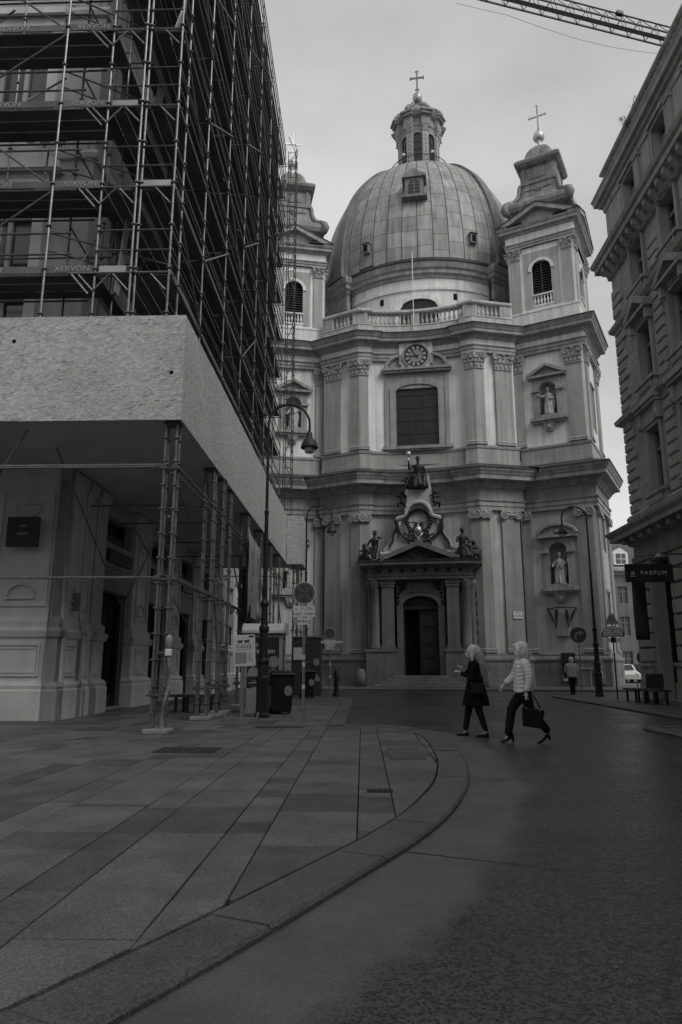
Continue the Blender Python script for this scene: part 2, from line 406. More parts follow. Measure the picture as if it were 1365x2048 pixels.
# ------------------------------------------------------------------ ground
def crom(pts, n=6):
    out = []
    for i in range(len(pts)-1):
        p0 = pts[max(i-1,0)]; p1 = pts[i]; p2 = pts[i+1]; p3 = pts[min(i+2,len(pts)-1)]
        for k in range(n):
            t = k/n
            out.append(tuple(.5*((2*p1[a]) + (-p0[a]+p2[a])*t + (2*p0[a]-5*p1[a]+4*p2[a]-p3[a])*t*t + (-p0[a]+3*p1[a]-3*p2[a]+p3[a])*t**3) for a in (0,1)))
    out.append(tuple(pts[-1])); return out
def resample(path, step):
    out = [path[0]]; acc = 0
    for a, b in zip(path, path[1:]):
        L = dist(a, b); d = step - acc
        while d <= L:
            t = d/L; out.append((a[0]+(b[0]-a[0])*t, a[1]+(b[1]-a[1])*t)); d += step
        acc = (acc + L) % step if L else acc
    return out
CH_ROT = R(9); CH_ORG = (5.32, 47.0, 0.0)
def CW(u, v, z=0.0):
    c, s_ = math.cos(CH_ROT), math.sin(CH_ROT)
    return (CH_ORG[0] + u*c + v*s_, CH_ORG[1] - u*s_ + v*c, z)

RDZ = .055                                   # road level; the kerb stands 45 mm proud of it
mb = MB(); mb.add([(-400,-300,RDZ),(400,-300,RDZ),(400,600,RDZ),(-400,600,RDZ)], [(0,1,2,3)])
road = tag(mb.build('road', 'asphalt'), kind='structure')

KH = .10
KERB = crom([(-4.4,-4.2),(-2.75,-.8),(-1.6,1.6),(-.96,2.86),(-.49,3.79),(-.05,4.73),(.37,5.64),(.72,6.58),(.98,7.54),(1.21,8.65),(1.40,10.32),(1.47,12.2),(1.45,13.7),(1.25,15.0),(.85,15.75),(.2,16.08),(-.4,16.17)], 6)
KERB2 = [(-.4,16.17),(-.4,28.4)] + crom([(-.4,28.4),(-.75,30.2),(-1.9,31.8),(-4,32.6)], 4)[1:] + [(-16,33)]
ROT_S = RZ(-STREET)

# dry strip of smooth asphalt along the kerb
path = resample(KERB, .25)
inner = path; wv = []; fs = []; dry = []
K = 7
for i, p in enumerate(path):
    wd = .66 + .06*math.sin(i*.35) + .12*math.exp(-((p[1]-4.5)/2.5)**2)
    if p[1] > 13.5: wd *= max(.3, 1-(p[1]-13.5)/3.5)
    for k in range(K):
        t = k/(K-1); d = t*wd*1.5
        q = offs(path[max(0,i-1):i+2], d)[min(i,1)]
        wv.append(S(q[0], q[1], RDZ+(.004 if k < K-2 else (.002 if k < K-1 else -.012)))); dry.append(max(0.0, min(1.0, 1.28 - 1.35*t)))
n_ = len(path)
fs = [(i*K+k, i*K+k+1, (i+1)*K+k+1, (i+1)*K+k) for i in range(n_-1) for k in range(K-1)]
mb = MB(); mb.add(wv, fs); go = mb.build('gutter', 'asphalt'); tag(go, kind='structure')
at_ = go.data.attributes.new('dry', 'FLOAT', 'POINT'); at_.data.foreach_set('value', dry)
# expansion joints across the gutter strip
for y_ in (5.4, 8.9, 10.4):
    i = min(range(n_), key=lambda k: abs(path[k][1]-y_))
    a = path[i]; b = offs(path[max(0,i-1):i+2], 1.25)[1]
    o = MB(); d = Vector((b[0]-a[0], b[1]-a[1])).normalized(); pn = Vector((-d.y, d.x))*.007
    o.add([S(a[0]+pn.x, a[1]+pn.y, RDZ+.008), S(b[0]+pn.x*.3, b[1]+pn.y*.3, RDZ+.008), S(b[0]-pn.x*.3, b[1]-pn.y*.3, RDZ+.008), S(a[0]-pn.x, a[1]-pn.y, RDZ+.008)], [(0,1,2,3)])
    oo = o.build('gutter_joint', 'joint', go)

# pavement body (joint bed) left: one sheet with a kerb face
inn = offs(KERB, -.05)
poly = inn + offs(KERB2, -.05)[1:] + [(-16,-6)]
mb = MB(); mb.prism([S(*p)[:2] for p in poly], -.05, KH-.03)
pav = tag(mb.build('pavement', 'joint'), kind='structure')

# kerb stones
def kerbstones(path, lens, width, h, parent, z0=-.04):
    ps = resample(path, .012); i = 0; k = 0; out = []
    while i < len(ps)-12:
        n = int(lens[k % len(lens)]/.012); k += 1
        seg = ps[i:min(i+n, len(ps))]
        if len(seg) < 12: break
        gap = 1 if len(seg) > 6 else 0
        seg = seg[::max(1, len(seg)//6)] if len(seg) > 8 else seg
        if seg[-1] != ps[min(i+n-1, len(ps)-1)]: seg = seg + [ps[min(i+n-1, len(ps)-1)]]
        dz = rng.uniform(-.006, .006)
        m = MB(); c = .018
        m.sweep(seg, [(0,z0),(0.004,h+dz-c),(-c,h+dz),(-width+c*.4,h+dz),(-width,h+dz-.008),(-width,z0)], ring=True)
        m.v = [S(*p) for p in m.v]
        out.append(m.build('kerb_stone', 'kerb', parent)); i += n
    return out
kerbstones(KERB, [1.35, 1.2, 1.45, 1.15, 1.3], .37, KH+.002, pav)
kerbstones(KERB2, [1.6, 1.4, 1.5], .37, KH+.002, pav)

# slabs
KIN = resample(offs(KERB, -.385), .4)
def clip_half(poly, a, b):                 # keep what lies left of a->b
    out = []
    def side(p): return (b[0]-a[0])*(p[1]-a[1]) - (b[1]-a[1])*(p[0]-a[0])
    for i in range(len(poly)):
        p, q = poly[i], poly[(i+1) % len(poly)]
        sp, sq = side(p), side(q)
        if sp >= 0: out.append(p)
        if (sp > 0 > sq) or (sp < 0 < sq):
            t = sp/(sp-sq); out.append((p[0]+(q[0]-p[0])*t, p[1]+(q[1]-p[1])*t))
    return out
def inview(x, y, marg=1.6):
    X, Y, _ = S(x, y)
    return Y > 1.5 and abs(X) < (Y*.52 + marg)
def area(p): return .5*abs(sum(p[i][0]*p[(i+1)%len(p)][1]-p[(i+1)%len(p)][0]*p[i][1] for i in range(len(p))))
def slab(poly, h, parent, mat_=None):
    poly = [p for i, p in enumerate(poly) if dist(p, poly[i-1]) > .012]
    if len(poly) < 3: return
    mat_ = mat_ or ('slab_dark' if rng.random() < .28 or area(poly) < .06 else 'slab')
    c = [sum(p[a] for p in poly)/len(poly) for a in (0,1)]
    top = KH + h; g = .006
    sh = offs(poly, -.0055, True)
    n = len(sh); tx = rng.uniform(-.0016,.0016); ty = rng.uniform(-.0012,.0012)
    def zt(p): return top + tx*(p[0]-c[0]) + ty*(p[1]-c[1])
    vs = [S(p[0],p[1],.02) for p in sh] + [S(p[0],p[1],zt(p)-.004) for p in sh]
    s2 = offs(poly, -.010, True)
    vs += [S(p[0],p[1],zt(p)) for p in s2]
    fs = [(i,(i+1)%n,n+(i+1)%n,n+i) for i in range(n)] + [(n+i,n+(i+1)%n,2*n+(i+1)%n,2*n+i) for i in range(n)] + [tuple(range(2*n,3*n))]
    m = MB(); m.add(vs, fs); return m.build('paving_slab', mat_, parent)
bounds = [1.34, .98, .28, -.05, -.75, -1.06, -1.66, -1.98, -2.68, -3.0, -3.72, -4.05, -4.75, -5.08, -5.78, -6.1, -6.8, -7.15, -7.85, -8.2, -8.9, -9.25, -9.95, -10.3]
for k in range(len(bounds)-1):
    x1, x0 = bounds[k], bounds[k+1]; wide = (x1-x0) > .45
    y = 1.4 + rng.random()*.8
    while y < 16.12:
        L = rng.choice([1.2,1.3,1.0,.9,.7,.55]) if wide else rng.choice([.8,.9,.6,.7,.5,.42])
        if rng.random() < .07: L = .14
        y2 = min(y+L, 16.12)
        if 16.12-y2 < .3: y2 = 16.12
        if inview((x0+x1)/2, (y+y2)/2):
            p = [(x0,y),(x1,y),(x1,y2),(x0,y2)]
            cc_ = ((x0+x1)/2,(y+y2)/2); na, nb = min(zip(KIN, KIN[1:]), key=lambda s: math.hypot((s[0][0]+s[1][0])/2-cc_[0], (s[0][1]+s[1][1])/2-cc_[1]))
            sd_ = ((nb[0]-na[0])*(cc_[1]-na[1])-(nb[1]-na[1])*(cc_[0]-na[0]))/dist(na,nb)
            if sd_ < -.55: y = y2; continue
            for a, b in zip(KIN, KIN[1:]):
                if a != na and math.hypot((a[0]+b[0])/2-(x0+x1)/2, (a[1]+b[1])/2-(y+y2)/2) > 1.6: continue
                p = clip_half(p, a, b)
                if len(p) < 3: break
            if len(p) >= 3 and area(p) > .015: slab(p, rng.uniform(-.002,.002), pav)
        y = y2
for k in range(17):                                    # pavement beyond the bulge: broader courses
    x1 = -.78 - k*.62; x0 = x1-.62; y = 16.18 + rng.random()*.1
    while y < 32:
        y2 = min(32.2, y+rng.choice([1.1,1.3,.9]))
        if y < 24: slab([(x0,y),(x1,y),(x1,y2),(x0,y2)], rng.uniform(-.002,.002), pav)
        y = y2
mb = MB(); mb.prism([S(*p)[:2] for p in [(-16,24.4),(-.78,24.4),(-.78,28.6),(-1.1,30.2),(-2.1,31.4),(-4.1,32.2),(-16,32.6)]], .02, KH)
mb.build('paving_far', 'pavement_far', pav)
# drain covers and a tactile cover set into the slabs
def plate(x, y, w_, d_, mat_, name, bars=0, z=KH+.004):
    m = MB(); m.box(-w_/2, w_/2, -d_/2, d_/2, -.01, 0)
    if bars:
        for i in range(bars):
            a = -w_/2 + w_*(i+.5)/bars; m.box(a-w_/bars*.2, a+w_/bars*.2, -d_/2+.03, d_/2-.03, .0005, .006)
    o = m.build(name, mat_, pav); o.location = S(x, y, z); o.rotation_euler = (0,0,-STREET); return o
plate(-2.68, 11.3, .95, .75, 'iron_dark', 'utility_cover', 9)
plate(-1.75, 15.55, 1.05, .5, 'iron_dark', 'utility_cover', 8)
plate(.62, 11.0, .5, 1.4, 'kerb', 'tactile_plate', 9, z=KH+.006)
plate(.17, 7.75, .27, .2, 'iron_black', 'drain_slot', 5)

# right-hand pavements
def side_pavement(poly, kpath, mat_='pavement_far'):
    m = MB(); m.prism([S(*p)[:2] for p in poly], -.05, KH-.003)
    o = tag(m.build('pavement', mat_), kind='structure')
    kerbstones(kpath, [1.4,1.2,1.5], -.30, KH+.002, o); return o
k2 = [(7.85,18.5),(8.2,32.0)] + crom([(8.2,32.0),(8.7,33.4),(10.2,34.6),(13,35.2)], 4)[1:]
side_pavement([(p[0],p[1]) for p in offs(k2, .1)] + [(60,36),(60,18.6),(8.1,18.6)], k2)
k3 = [(5.8,1.0),(5.8,15.2)] + crom([(5.8,15.2),(5.9,15.75),(6.3,16.05),(7.2,16.1)], 3)[1:] + [(11.4,16.1)]
side_pavement([(p[0],p[1]) for p in offs(k3, .1)] + [(11.4,1.0)], k3)

# church pavement, slightly raised, with kerb stones
m = MB(); m.prism([CW(-30,-6.6)[:2], CW(14.2,-6.6)[:2], CW(17,-3)[:2], CW(19.5,9)[:2], CW(21,40)[:2], CW(-30,40)[:2]], -.05, .125)
chpav = tag(m.build('church_pavement', 'pavement_church'), kind='structure')
u = -16.0
while u < 14:
    L = rng.choice([1.1,1.3,1.5]); m = MB(); m.box(u+.006, u+L-.006, -6.86, -6.55, -.03, .13)
    m.v = [CW(*p) for p in m.v]; m.build('kerb_stone', 'kerb', chpav); u += L

# ------------------------------------------------------------------ church
church = thing('church', 'large pale baroque church with a green-grey dome and two turned towers', 'church', CH_ORG, -CH_ROT)
church['label'] = 'large pale baroque church with a ribbed dome and two angled bell towers'
SB = 19.5
def mir(ps): return [(-x, y) for x, y in reversed(ps)]
BAY = [(-3.35+6.7*i/16, .5-.45*((-3.35+6.7*i/16)/3.35)**2) for i in range(17)]
PIER = [(3.35,-.15),(4.0,-.34),(6.75,.72)]
tdx, tdy = math.cos(R(SB)), -math.sin(R(SB))
T0 = (6.75, 1.25); T1 = (T0[0]+4.85*tdx, T0[1]+4.85*tdy); T2 = (T1[0]-tdy*5.2, T1[1]+tdx*5.2); T3 = (T0[0]-tdy*5.2, T0[1]+tdx*5.2)
RIGHT = PIER + [T0, T1, T2]
FULL = mir(RIGHT) + BAY + RIGHT
CENTRE = mir(PIER) + BAY + PIER
def clipu(path, u0, u1):
    out = []
    for a, b in zip(path, path[1:]):
        lo, hi = sorted((a[0], b[0]))
        if hi < u0 or lo > u1: continue
        for t_u in (max(u0, a[0]), min(u1, b[0])):
            t = (t_u-a[0])/((b[0]-a[0]) or 1); p = (t_u, a[1]+(b[1]-a[1])*t)
            if not out or dist(out[-1], p) > 1e-4: out.append(p)
    return out
def seg(p0, p1, s0, s1):
    L = dist(p0, p1)
    return [(p0[0]+(p1[0]-p0[0])*s/L, p0[1]+(p1[1]-p0[1])*s/L) for s in (s0, s1)]

# --- body: wall sheets (piers, bay, and tower fronts with their niches)
wl = MB(); wu = MB()
cen = CENTRE
wl.sweep(cen, [(0,0),(0,14.5)], cap=False); wu.sweep(cen, [(0,14.5),(0,25)], cap=False)
for sgn in (1, -1):
    a, b = (PIER[-1], T0) if sgn == 1 else ((-T0[0],T0[1]), (-PIER[-1][0],PIER[-1][1]))
    wl.sweep([a,b], [(0,0),(0,14.5)], cap=False); wu.sweep([a,b], [(0,14.5),(0,25)], cap=False)
NW = .58                                   # half width of a niche opening
def tower_frames(sgn):
    P = (T0, T1, T2) if sgn == 1 else ((-T1[0],T1[1]), (-T0[0],T0[1]), None)
    front = wallM(P[0], P[1])
    side = wallM(T1, T2) if sgn == 1 else wallM((-T2[0],T2[1]), (-T1[0],T1[1]))
    return front, side
def sx(sgn, s): return s if sgn == 1 else 4.85-s    # positions measured from the inner edge of the tower front
NC = 2.35
def niche(parent_mb_wall, Mf, cx, z0, zs):
    # concave niche: half cylinder with quarter-sphere head
    m = MB(Mf); n = 12; rad = NW; dep = .62
    prof = [(z0, 1.0), (zs, 1.0)] + [(zs+rad*math.sin(R(t)), math.cos(R(t))) for t in (15,30,45,60,75,88)]
    rows = []
    for z, k in prof:
        rows.append([(cx - rad*k*math.cos(math.pi*i/n), .0 + dep*k*math.sin(math.pi*i/n), z) for i in range(n+1)])
    vs = [p for r_ in rows for p in r_]; w_ = n+1
    fs = [(i*w_+j, i*w_+j+1, (i+1)*w_+j+1, (i+1)*w_+j) for i in range(len(rows)-1) for j in range(n)]
    fs.append(tuple(range(w_)))
    m.add(vs, fs); return m
for sgn in (1, -1):
    Mf, Ms = tower_frames(sgn); cx = sx(sgn, NC)
    for zl0, zl1, nz0, nzs, wmb in ((0,14.5,6.35,8.75,wl), (14.5,25,17.95,20.0,wu)):
        holewall(wmb, 4.85, zl0, zl1, [(cx-NW, cx+NW, nz0, nzs+NW)], M=Mf, reveal=False)
        spandrel(wmb, cx, NW, nzs, NW, nzs+NW, 0, M=Mf)
        niche(wmb, Mf, cx, nz0, nzs).build('niche', 'stucco_mid' if zl0 else 'stucco_low_mid', church, smooth=True)
    hs = [(1.9,2.9,4.2,6.0),(1.9,2.9,9.0,11.0)]
    holewall(wl, 5.2, 0, 14.5, hs if sgn == 1 else [], M=Ms, depth=.25)
    holewall(wu, 5.2, 14.5, 25, [(1.9,2.9,17.4,20.4)] if sgn == 1 else [], M=Ms, depth=.25)
    if sgn == 1:
        for h in hs + [(1.9,2.9,17.4,20.4)]:
            m = MB(Ms); m.box(h[0], h[1], .2, .24, h[2], h[3]); m.box(h[0]-.16,h[0]-.003,-.09,.02,h[2]-.1,h[3]+.12); m.box(h[1]+.003,h[1]+.16,-.09,.02,h[2]-.1,h[3]+.12); m.box(h[0]-.2,h[1]+.2,-.14,.02,h[3]+.123,h[3]+.3)
            wi = m.build('side_window', 'trim', church)
            m = MB(Ms); m.box(h[0], h[1], .15, .19, h[2], h[3]); m.build('pane', 'glass_lead', wi)
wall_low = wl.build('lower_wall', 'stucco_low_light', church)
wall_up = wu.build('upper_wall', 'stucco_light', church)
# nave and aisles behind the front, only its top can be seen
m = MB(); m.box(-9.0, 9.0, 3.0, 34, 0, 24.3); m.box(-11.8,11.8, 7, 30, 0, 19); m.build('nave', 'stucco_mid', church)

# --- plinth: real stone blocks course by course on the fronts
PL = MB(); PL.sweep(FULL, [(.02,0),(.30,0),(.30,1.62),(.36,1.66),(.40,1.78),(.36,1.9),(.22,1.98),(.22,2.12),(.14,2.2),(0,2.2)], cap=False)
plinth = PL.build('plinth', 'plinth_stone', church)
def blocks(p0, p1, zlist, lo, hi, parent):
    L = dist(p0, p1); Mw = wallM(p0, p1)
    for z0, z1 in zlist:
        s = 0
        while s < L-.1:
            w_ = min(rng.uniform(lo, hi), L-s)
            if L-s-w_ < .35: w_ = L-s
            m = MB(Mw); m.box(s+.008, s+w_-.008, -.325-rng.uniform(0,.012), -.2, z0+.006, z1-.006)
            m.build('stone_block', 'plinth_stone', parent); s += w_
for p0, p1 in ((PIER[1],PIER[2]), (T0,T1), (T1,T2), ((-PIER[2][0],PIER[2][1]),(-PIER[1][0],PIER[1][1])), ((-T1[0],T1[1]),(-T0[0],T0[1]))):
    blocks(p0, p1, ((.02,.8),(.8,1.2),(1.2,1.6)), .8, 1.4, plinth)

# --- pilasters
def pilaster(sub, z0, z1, t, mt, base_h=.0, name='pilaster'):
    m = MB(); m.sweep(sub, [(0,z0),(t,z0),(t,z1),(0,z1)], ring=True)
    o = m.build(name, mt, church)
    if base_h:
        m = MB(); m.sweep(offs_ends(sub, .06), [(0,z0),(t+.10,z0),(t+.10,z0+base_h*.45),(t+.05,z0+base_h*.5),(t+.08,z0+base_h*.75),(t+.012,z0+base_h),(0,z0+base_h)], ring=True)
        m.build('base', mt, o)
    return o
def offs_ends(sub, e):
    a, b = sub[0], sub[1]; d = dist(a,b); p = (a[0]-(b[0]-a[0])/d*e, a[1]-(b[1]-a[1])/d*e)
    a, b = sub[-1], sub[-2]; d = dist(a,b); q = (a[0]-(b[0]-a[0])/d*e, a[1]-(b[1]-a[1])/d*e)
    return [p] + list(sub[1:-1]) + [q]
def spiral(m, cx, cz, y, r, sgn, M, thick):
    pts = []
    for i in range(17):
        t = i/16; a = R(90) + sgn*t*2*math.pi*1.6; rr = r*(1-.75*t)
        pts.append((cx+rr*math.cos(a), y, cz+rr*math.sin(a)-r*.1))
    m.tube(pts, [thick*(1-.4*i/16) for i in range(17)], 5, M)
    m.ell((cx,y,cz-r*.1), (r*.25,.05,r*.25), 6, M)
def cap_ionic(m, p0, p1, z0, z1, t, ends=(True,True)):
    Mw = wallM(p0, p1); L = dist(p0,p1); h = z1-z0; r = h*.38
    m.box(-.05, L+.05, -t-.16, -.01, z1-.13, z1-.01, Mw)
    pts = [(r*.4 + (L-.8*r)*i/8, -t-.10, z1-.13-r*.25-.12*math.sin(math.pi*i/8)) for i in range(9)]
    m.tube(pts, h*.13, 6, Mw)
    m.box(.02, L-.02, -t-.06, -.01, z0+h*.3, z1-.13, Mw)
    m.ell((L/2, -t-.14, z1-.2), (.13,.08,.13), 6, Mw)
    if ends[0]: spiral(m, r*.55, z1-.16-r*.55, -t-.13, r, 1, Mw, h*.1)
    if ends[1]: spiral(m, L-r*.55, z1-.16-r*.55, -t-.13, r, -1, Mw, h*.1)
def cap_leaf(m, p0, p1, z0, z1, t, ends=(True,True)):
    Mw = wallM(p0, p1); L = dist(p0,p1); h = z1-z0
    m.frust(-.0,L,-t-.02,-.01,z0, -.1,L+.1,-t-.14,-.01,z1-.12, M=Mw)
    m.box(-.16, L+.16, -t-.24, -.01, z1-.11, z1-.005, Mw)
    m.box(-.04, L+.04, -t-.07, -.01, z0-.06, z0, Mw)
    k = max(2, round(L/.3))
    for row, (zc, rr, o) in enumerate(((z0+h*.22, h*.2, .05), (z0+h*.5, h*.2, .1))):
        for i in range(k+row):
            x = L*(i+.5-.5*row)/k
            m.ell((x, -t-o, zc), (.11, .07, rr), 6, Mw); m.ell((x, -t-o-.07, zc+rr*.8), (.08,.06,.06), 6, Mw)
    m.ell((L/2, -t-.2, z1-.14), (.1,.07,.12), 6, Mw)
    r = h*.2
    if ends[0]: spiral(m, .06, z1-.16-r*.5, -t-.17, r, 1, Mw, h*.07)
    if ends[1]: spiral(m, L-.06, z1-.16-r*.5, -t-.17, r, -1, Mw, h*.07)
def do_pil(sub, low):
    z = (2.2, 10.75, 11.5) if low else (16.05, 21.6, 22.75)
    t = .16
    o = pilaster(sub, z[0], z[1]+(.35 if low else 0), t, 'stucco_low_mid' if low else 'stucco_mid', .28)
    m = MB(); n = len(sub)-1
    for i in range(n):
        (cap_ionic if low else cap_leaf)(m, sub[i], sub[i+1], z[1], z[2], t, (i == 0 or n == 2, i == n-1 or n == 2))
    m.build('capital', 'capital_stone', o, smooth=False)
pil_subs = []
for low in (True, False):
    A = clipu(PIER, 3.42, 4.6); B = clipu(PIER, 5.38, 6.55)
    for sub in (A, B): do_pil(sub, low); do_pil(mir(sub), low)
    for s0, s1 in ((.12,.72), (3.65,4.72)):
        q = seg(T0, T1, s0, s1); do_pil(q, low); do_pil(mir(q), low)
    for s0, s1 in ((.15,.95), (4.2,5.0)):
        do_pil(seg(T1, T2, s0, s1), low)

# --- entablatures follow the plan and break forward
FULLC = FULL
m = MB(); m.sweep(FULLC, [(.0,11.5),(.22,11.5),(.22,11.76),(.27,11.78),(.27,12.06),(.34,12.1),(.36,12.18),(.2,12.2)], cap=False); m.build('architrave', 'trim', church)
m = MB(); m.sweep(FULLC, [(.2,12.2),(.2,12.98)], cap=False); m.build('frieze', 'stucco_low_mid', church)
m = MB(); m.sweep(FULLC, [(.2,12.98),(.3,13.0),(.34,13.12),(.46,13.2),(.5,13.32),(.62,13.34),(.64,13.42),(1.02,13.44),(1.02,13.72),(1.07,13.74),(1.12,13.86),(1.2,13.98),(1.24,14.08),(1.24,14.16)], cap=False)
cornice_low = m.build('cornice', 'trim', church)
m = MB(); m.sweep(FULLC, [(1.24,14.16),(1.30,14.15),(1.30,14.20),(.04,14.72),(0,14.72)], cap=False); o = m.build('cornice_roof', 'sheet_metal', cornice_low)
m = MB(); m.sweep(FULLC, [(.0,14.7),(.16,14.7),(.16,14.95),(.12,14.97),(.12,15.78),(.17,15.8),(.2,15.95),(.14,16.05),(0,16.05)], cap=False); m.build('pedestal_band', 'stucco_mid', church)
m = MB(); m.sweep(FULLC, [(.0,22.75),(.22,22.75),(.22,22.95),(.27,22.97),(.27,23.18),(.34,23.22),(.36,23.28),(.2,23.3)], cap=False); m.build('architrave', 'trim', church)
m = MB(); m.sweep(FULLC, [(.2,23.3),(.2,23.72)], cap=False); m.build('frieze', 'stucco_light', church)
m = MB(); m.sweep(FULLC, [(.2,23.72),(.28,23.74),(.32,23.84),(.42,23.9),(.45,24.0),(.82,24.02),(.82,24.24),(.87,24.26),(.93,24.38),(1.0,24.48),(1.02,24.56)], cap=False)
cornice_up = m.build('cornice', 'trim', church)
m = MB(); m.sweep(FULLC, [(1.02,24.56),(1.08,24.55),(1.08,24.60),(.0,24.88),(-.3,24.88)], cap=False); m.build('cornice_roof', 'sheet_metal', cornice_up)
# drain pipes in the re-entrant corners
for u_ in (6.62, -6.62):
    m = MB(); v_ = .95
    m.tube([(u_+.05*(1 if u_>0 else -1), v_-.12, 24.0),(u_+.05*(1 if u_>0 else -1), v_-.12, 16.3),(u_+.28*(1 if u_>0 else -1), v_-.2, 15.9),(u_+.28*(1 if u_>0 else -1), v_-.2, 14.7)], .075, 6)
    m.tube([(u_+.05*(1 if u_>0 else -1), v_-.22, 12.9),(u_+.05*(1 if u_>0 else -1), v_-.22, 2.0)], .075, 6)
    m.build('drain_pipe', 'iron_black', church)

# --- great window with segmental head, frame, sill, hood and clock
wv_ = .12
m = MB(); W = 1.48; Z0 = 16.35; ZS = 20.35; RI = .55
out = [(-W-.42,Z0),(-W-.42,ZS+.25)] + [(-x, z) for x, z in archpts(0, W+.25, ZS+.35, RI+.1, 16)] + [(W+.42,ZS+.25),(W+.42,Z0)]
inn_ = [(W,Z0)] + archpts(0, W, ZS, RI, 16) + [(-W,Z0)]
m.xz(out + inn_, wv_, wv_+.36); fr = m.build('window_surround', 'trim', church)
m = MB()
for k in (-1, 1): m.box(k*(W+.62)-.16, k*(W+.62)+.16, wv_+.06, wv_+.36, Z0-.1, 21.72)
m.box(-W-.78, W+.78, wv_+.1, wv_+.37, 20.6, 21.72)
m.build('window_backing', 'stucco_mid', church)
m = MB(); m.box(-W-.95, W+.95, wv_-.12, wv_+.3, 16.1, 16.33); m.box(-W-.85,W+.85, wv_-.03,wv_+.3,15.98,16.098); m.build('window_sill', 'trim', church)
m = MB(); m.box(-1.6,1.6,wv_+.16,wv_+.3,15.0,15.72); m.build('apron_panel', 'stucco_mid', church)
m = MB(); m.xz([(W-.01,Z0)] + archpts(0, W-.01, ZS, RI, 16) + [(-W+.01,Z0)], wv_+.26, wv_+.28); glass = m.build('window', 'glass_lead', church)
m = MB()
for k in (-.5,.5): m.box(k-.03,k+.03,wv_+.21,wv_+.255,Z0,ZS+RI*.92)
for k in range(1,5): m.box(-W,W,wv_+.222,wv_+.25,Z0+k*.95-.025,Z0+k*.95+.025)
m.build('glazing_bar', 'iron_dark', glass)
# hood
m = MB(); m.box(-W-1.0, W+1.0, wv_-.34, wv_+.3, 21.9, 22.05); m.box(-W-.92,W+.92,wv_-.22,wv_+.3,21.75,21.897); m.build('window_hood', 'trim', church)
for k in (-1, 1):
    m = MB(); pts = [(k*(2.15-1.15*(1-math.cos(R(a)))), wv_-.12, 22.08+ .95*math.sin(R(a))) for a in range(0, 85, 12)]
    m.tube(pts, .14, 6); m.box(*(sorted((k*.98,k*1.2))), wv_-.2, wv_+.2, 22.06, 23.1); m.ell((k*1.09, wv_-.25, 22.3),.11,8)
    m.xz([(k*1.2,22.06),(k*2.1,22.06),(k*1.75,22.7),(k*1.2,23.0)][::k], wv_+.02, wv_+.2)
    m.build('broken_pediment', 'trim', church)
m = MB(); m.box(-1.18, 1.18, wv_-.14, wv_+.2, 22.1, 23.95); cp = m.build('clock_panel', 'stucco_light', church)
ck = MB(); n = 32; CZ = 22.92; CY = wv_-.16
MC = T4((0, CY, CZ)) @ Matrix.Rotation(R(90), 4, 'X')
ck.lathe([(0,0),(.86,0),(.86,.02)], n, M=MC); clock = ck.build('clock', 'iron_black', church)
m = MB(); m.lathe([(.84,0),(.84,.05),(.88,.1),(.96,.1),(1.0,.05),(1.0,-.05)], n, M=MC); m.build('rim', 'trim', clock, smooth=False)
m = MB(); m.lathe([(0,.024),(.47,.024),(.47,.03)], n, M=MC); m.build('dial', 'print_grey', clock)
m = MB()
for h in range(12):                        # twelve pale cartouches between black hour marks
    a0, a1 = R(h*30+6.5), R(h*30+23.5)
    pts = [(r_*math.sin(a), r_*math.cos(a), .026) for r_, a in ((.51,a0),(.73,a0),(.74,(a0+a1)/2),(.73,a1),(.51,a1))]
    m.add(pts, [(0,1,2,3,4)], MC)
m.build('hour_ring', 'stucco_mid', clock)
def hand(ang, L, w_, nm):
    m = MB(); Mh = MC @ T4((0,0,.05)) @ Matrix.Rotation(-R(ang), 4, 'Z')
    m.prism([(-w_,-.2),(w_,-.2),(w_*.6,L*.75),(w_*1.6,L*.82),(0,L),(-w_*1.6,L*.82),(-w_*.6,L*.75)], 0, .015, Mh); m.build(nm, 'iron_black', clock)
hand(267, .42, .05, 'hour_hand'); hand(330, .72, .035, 'minute_hand')
text_mesh('17', .34, 'trim', cp, T4((-.82, wv_-.145, 23.72)), ext=.02)
text_mesh('22', .34, 'trim', cp, T4((.82, wv_-.145, 23.72)), ext=.02)

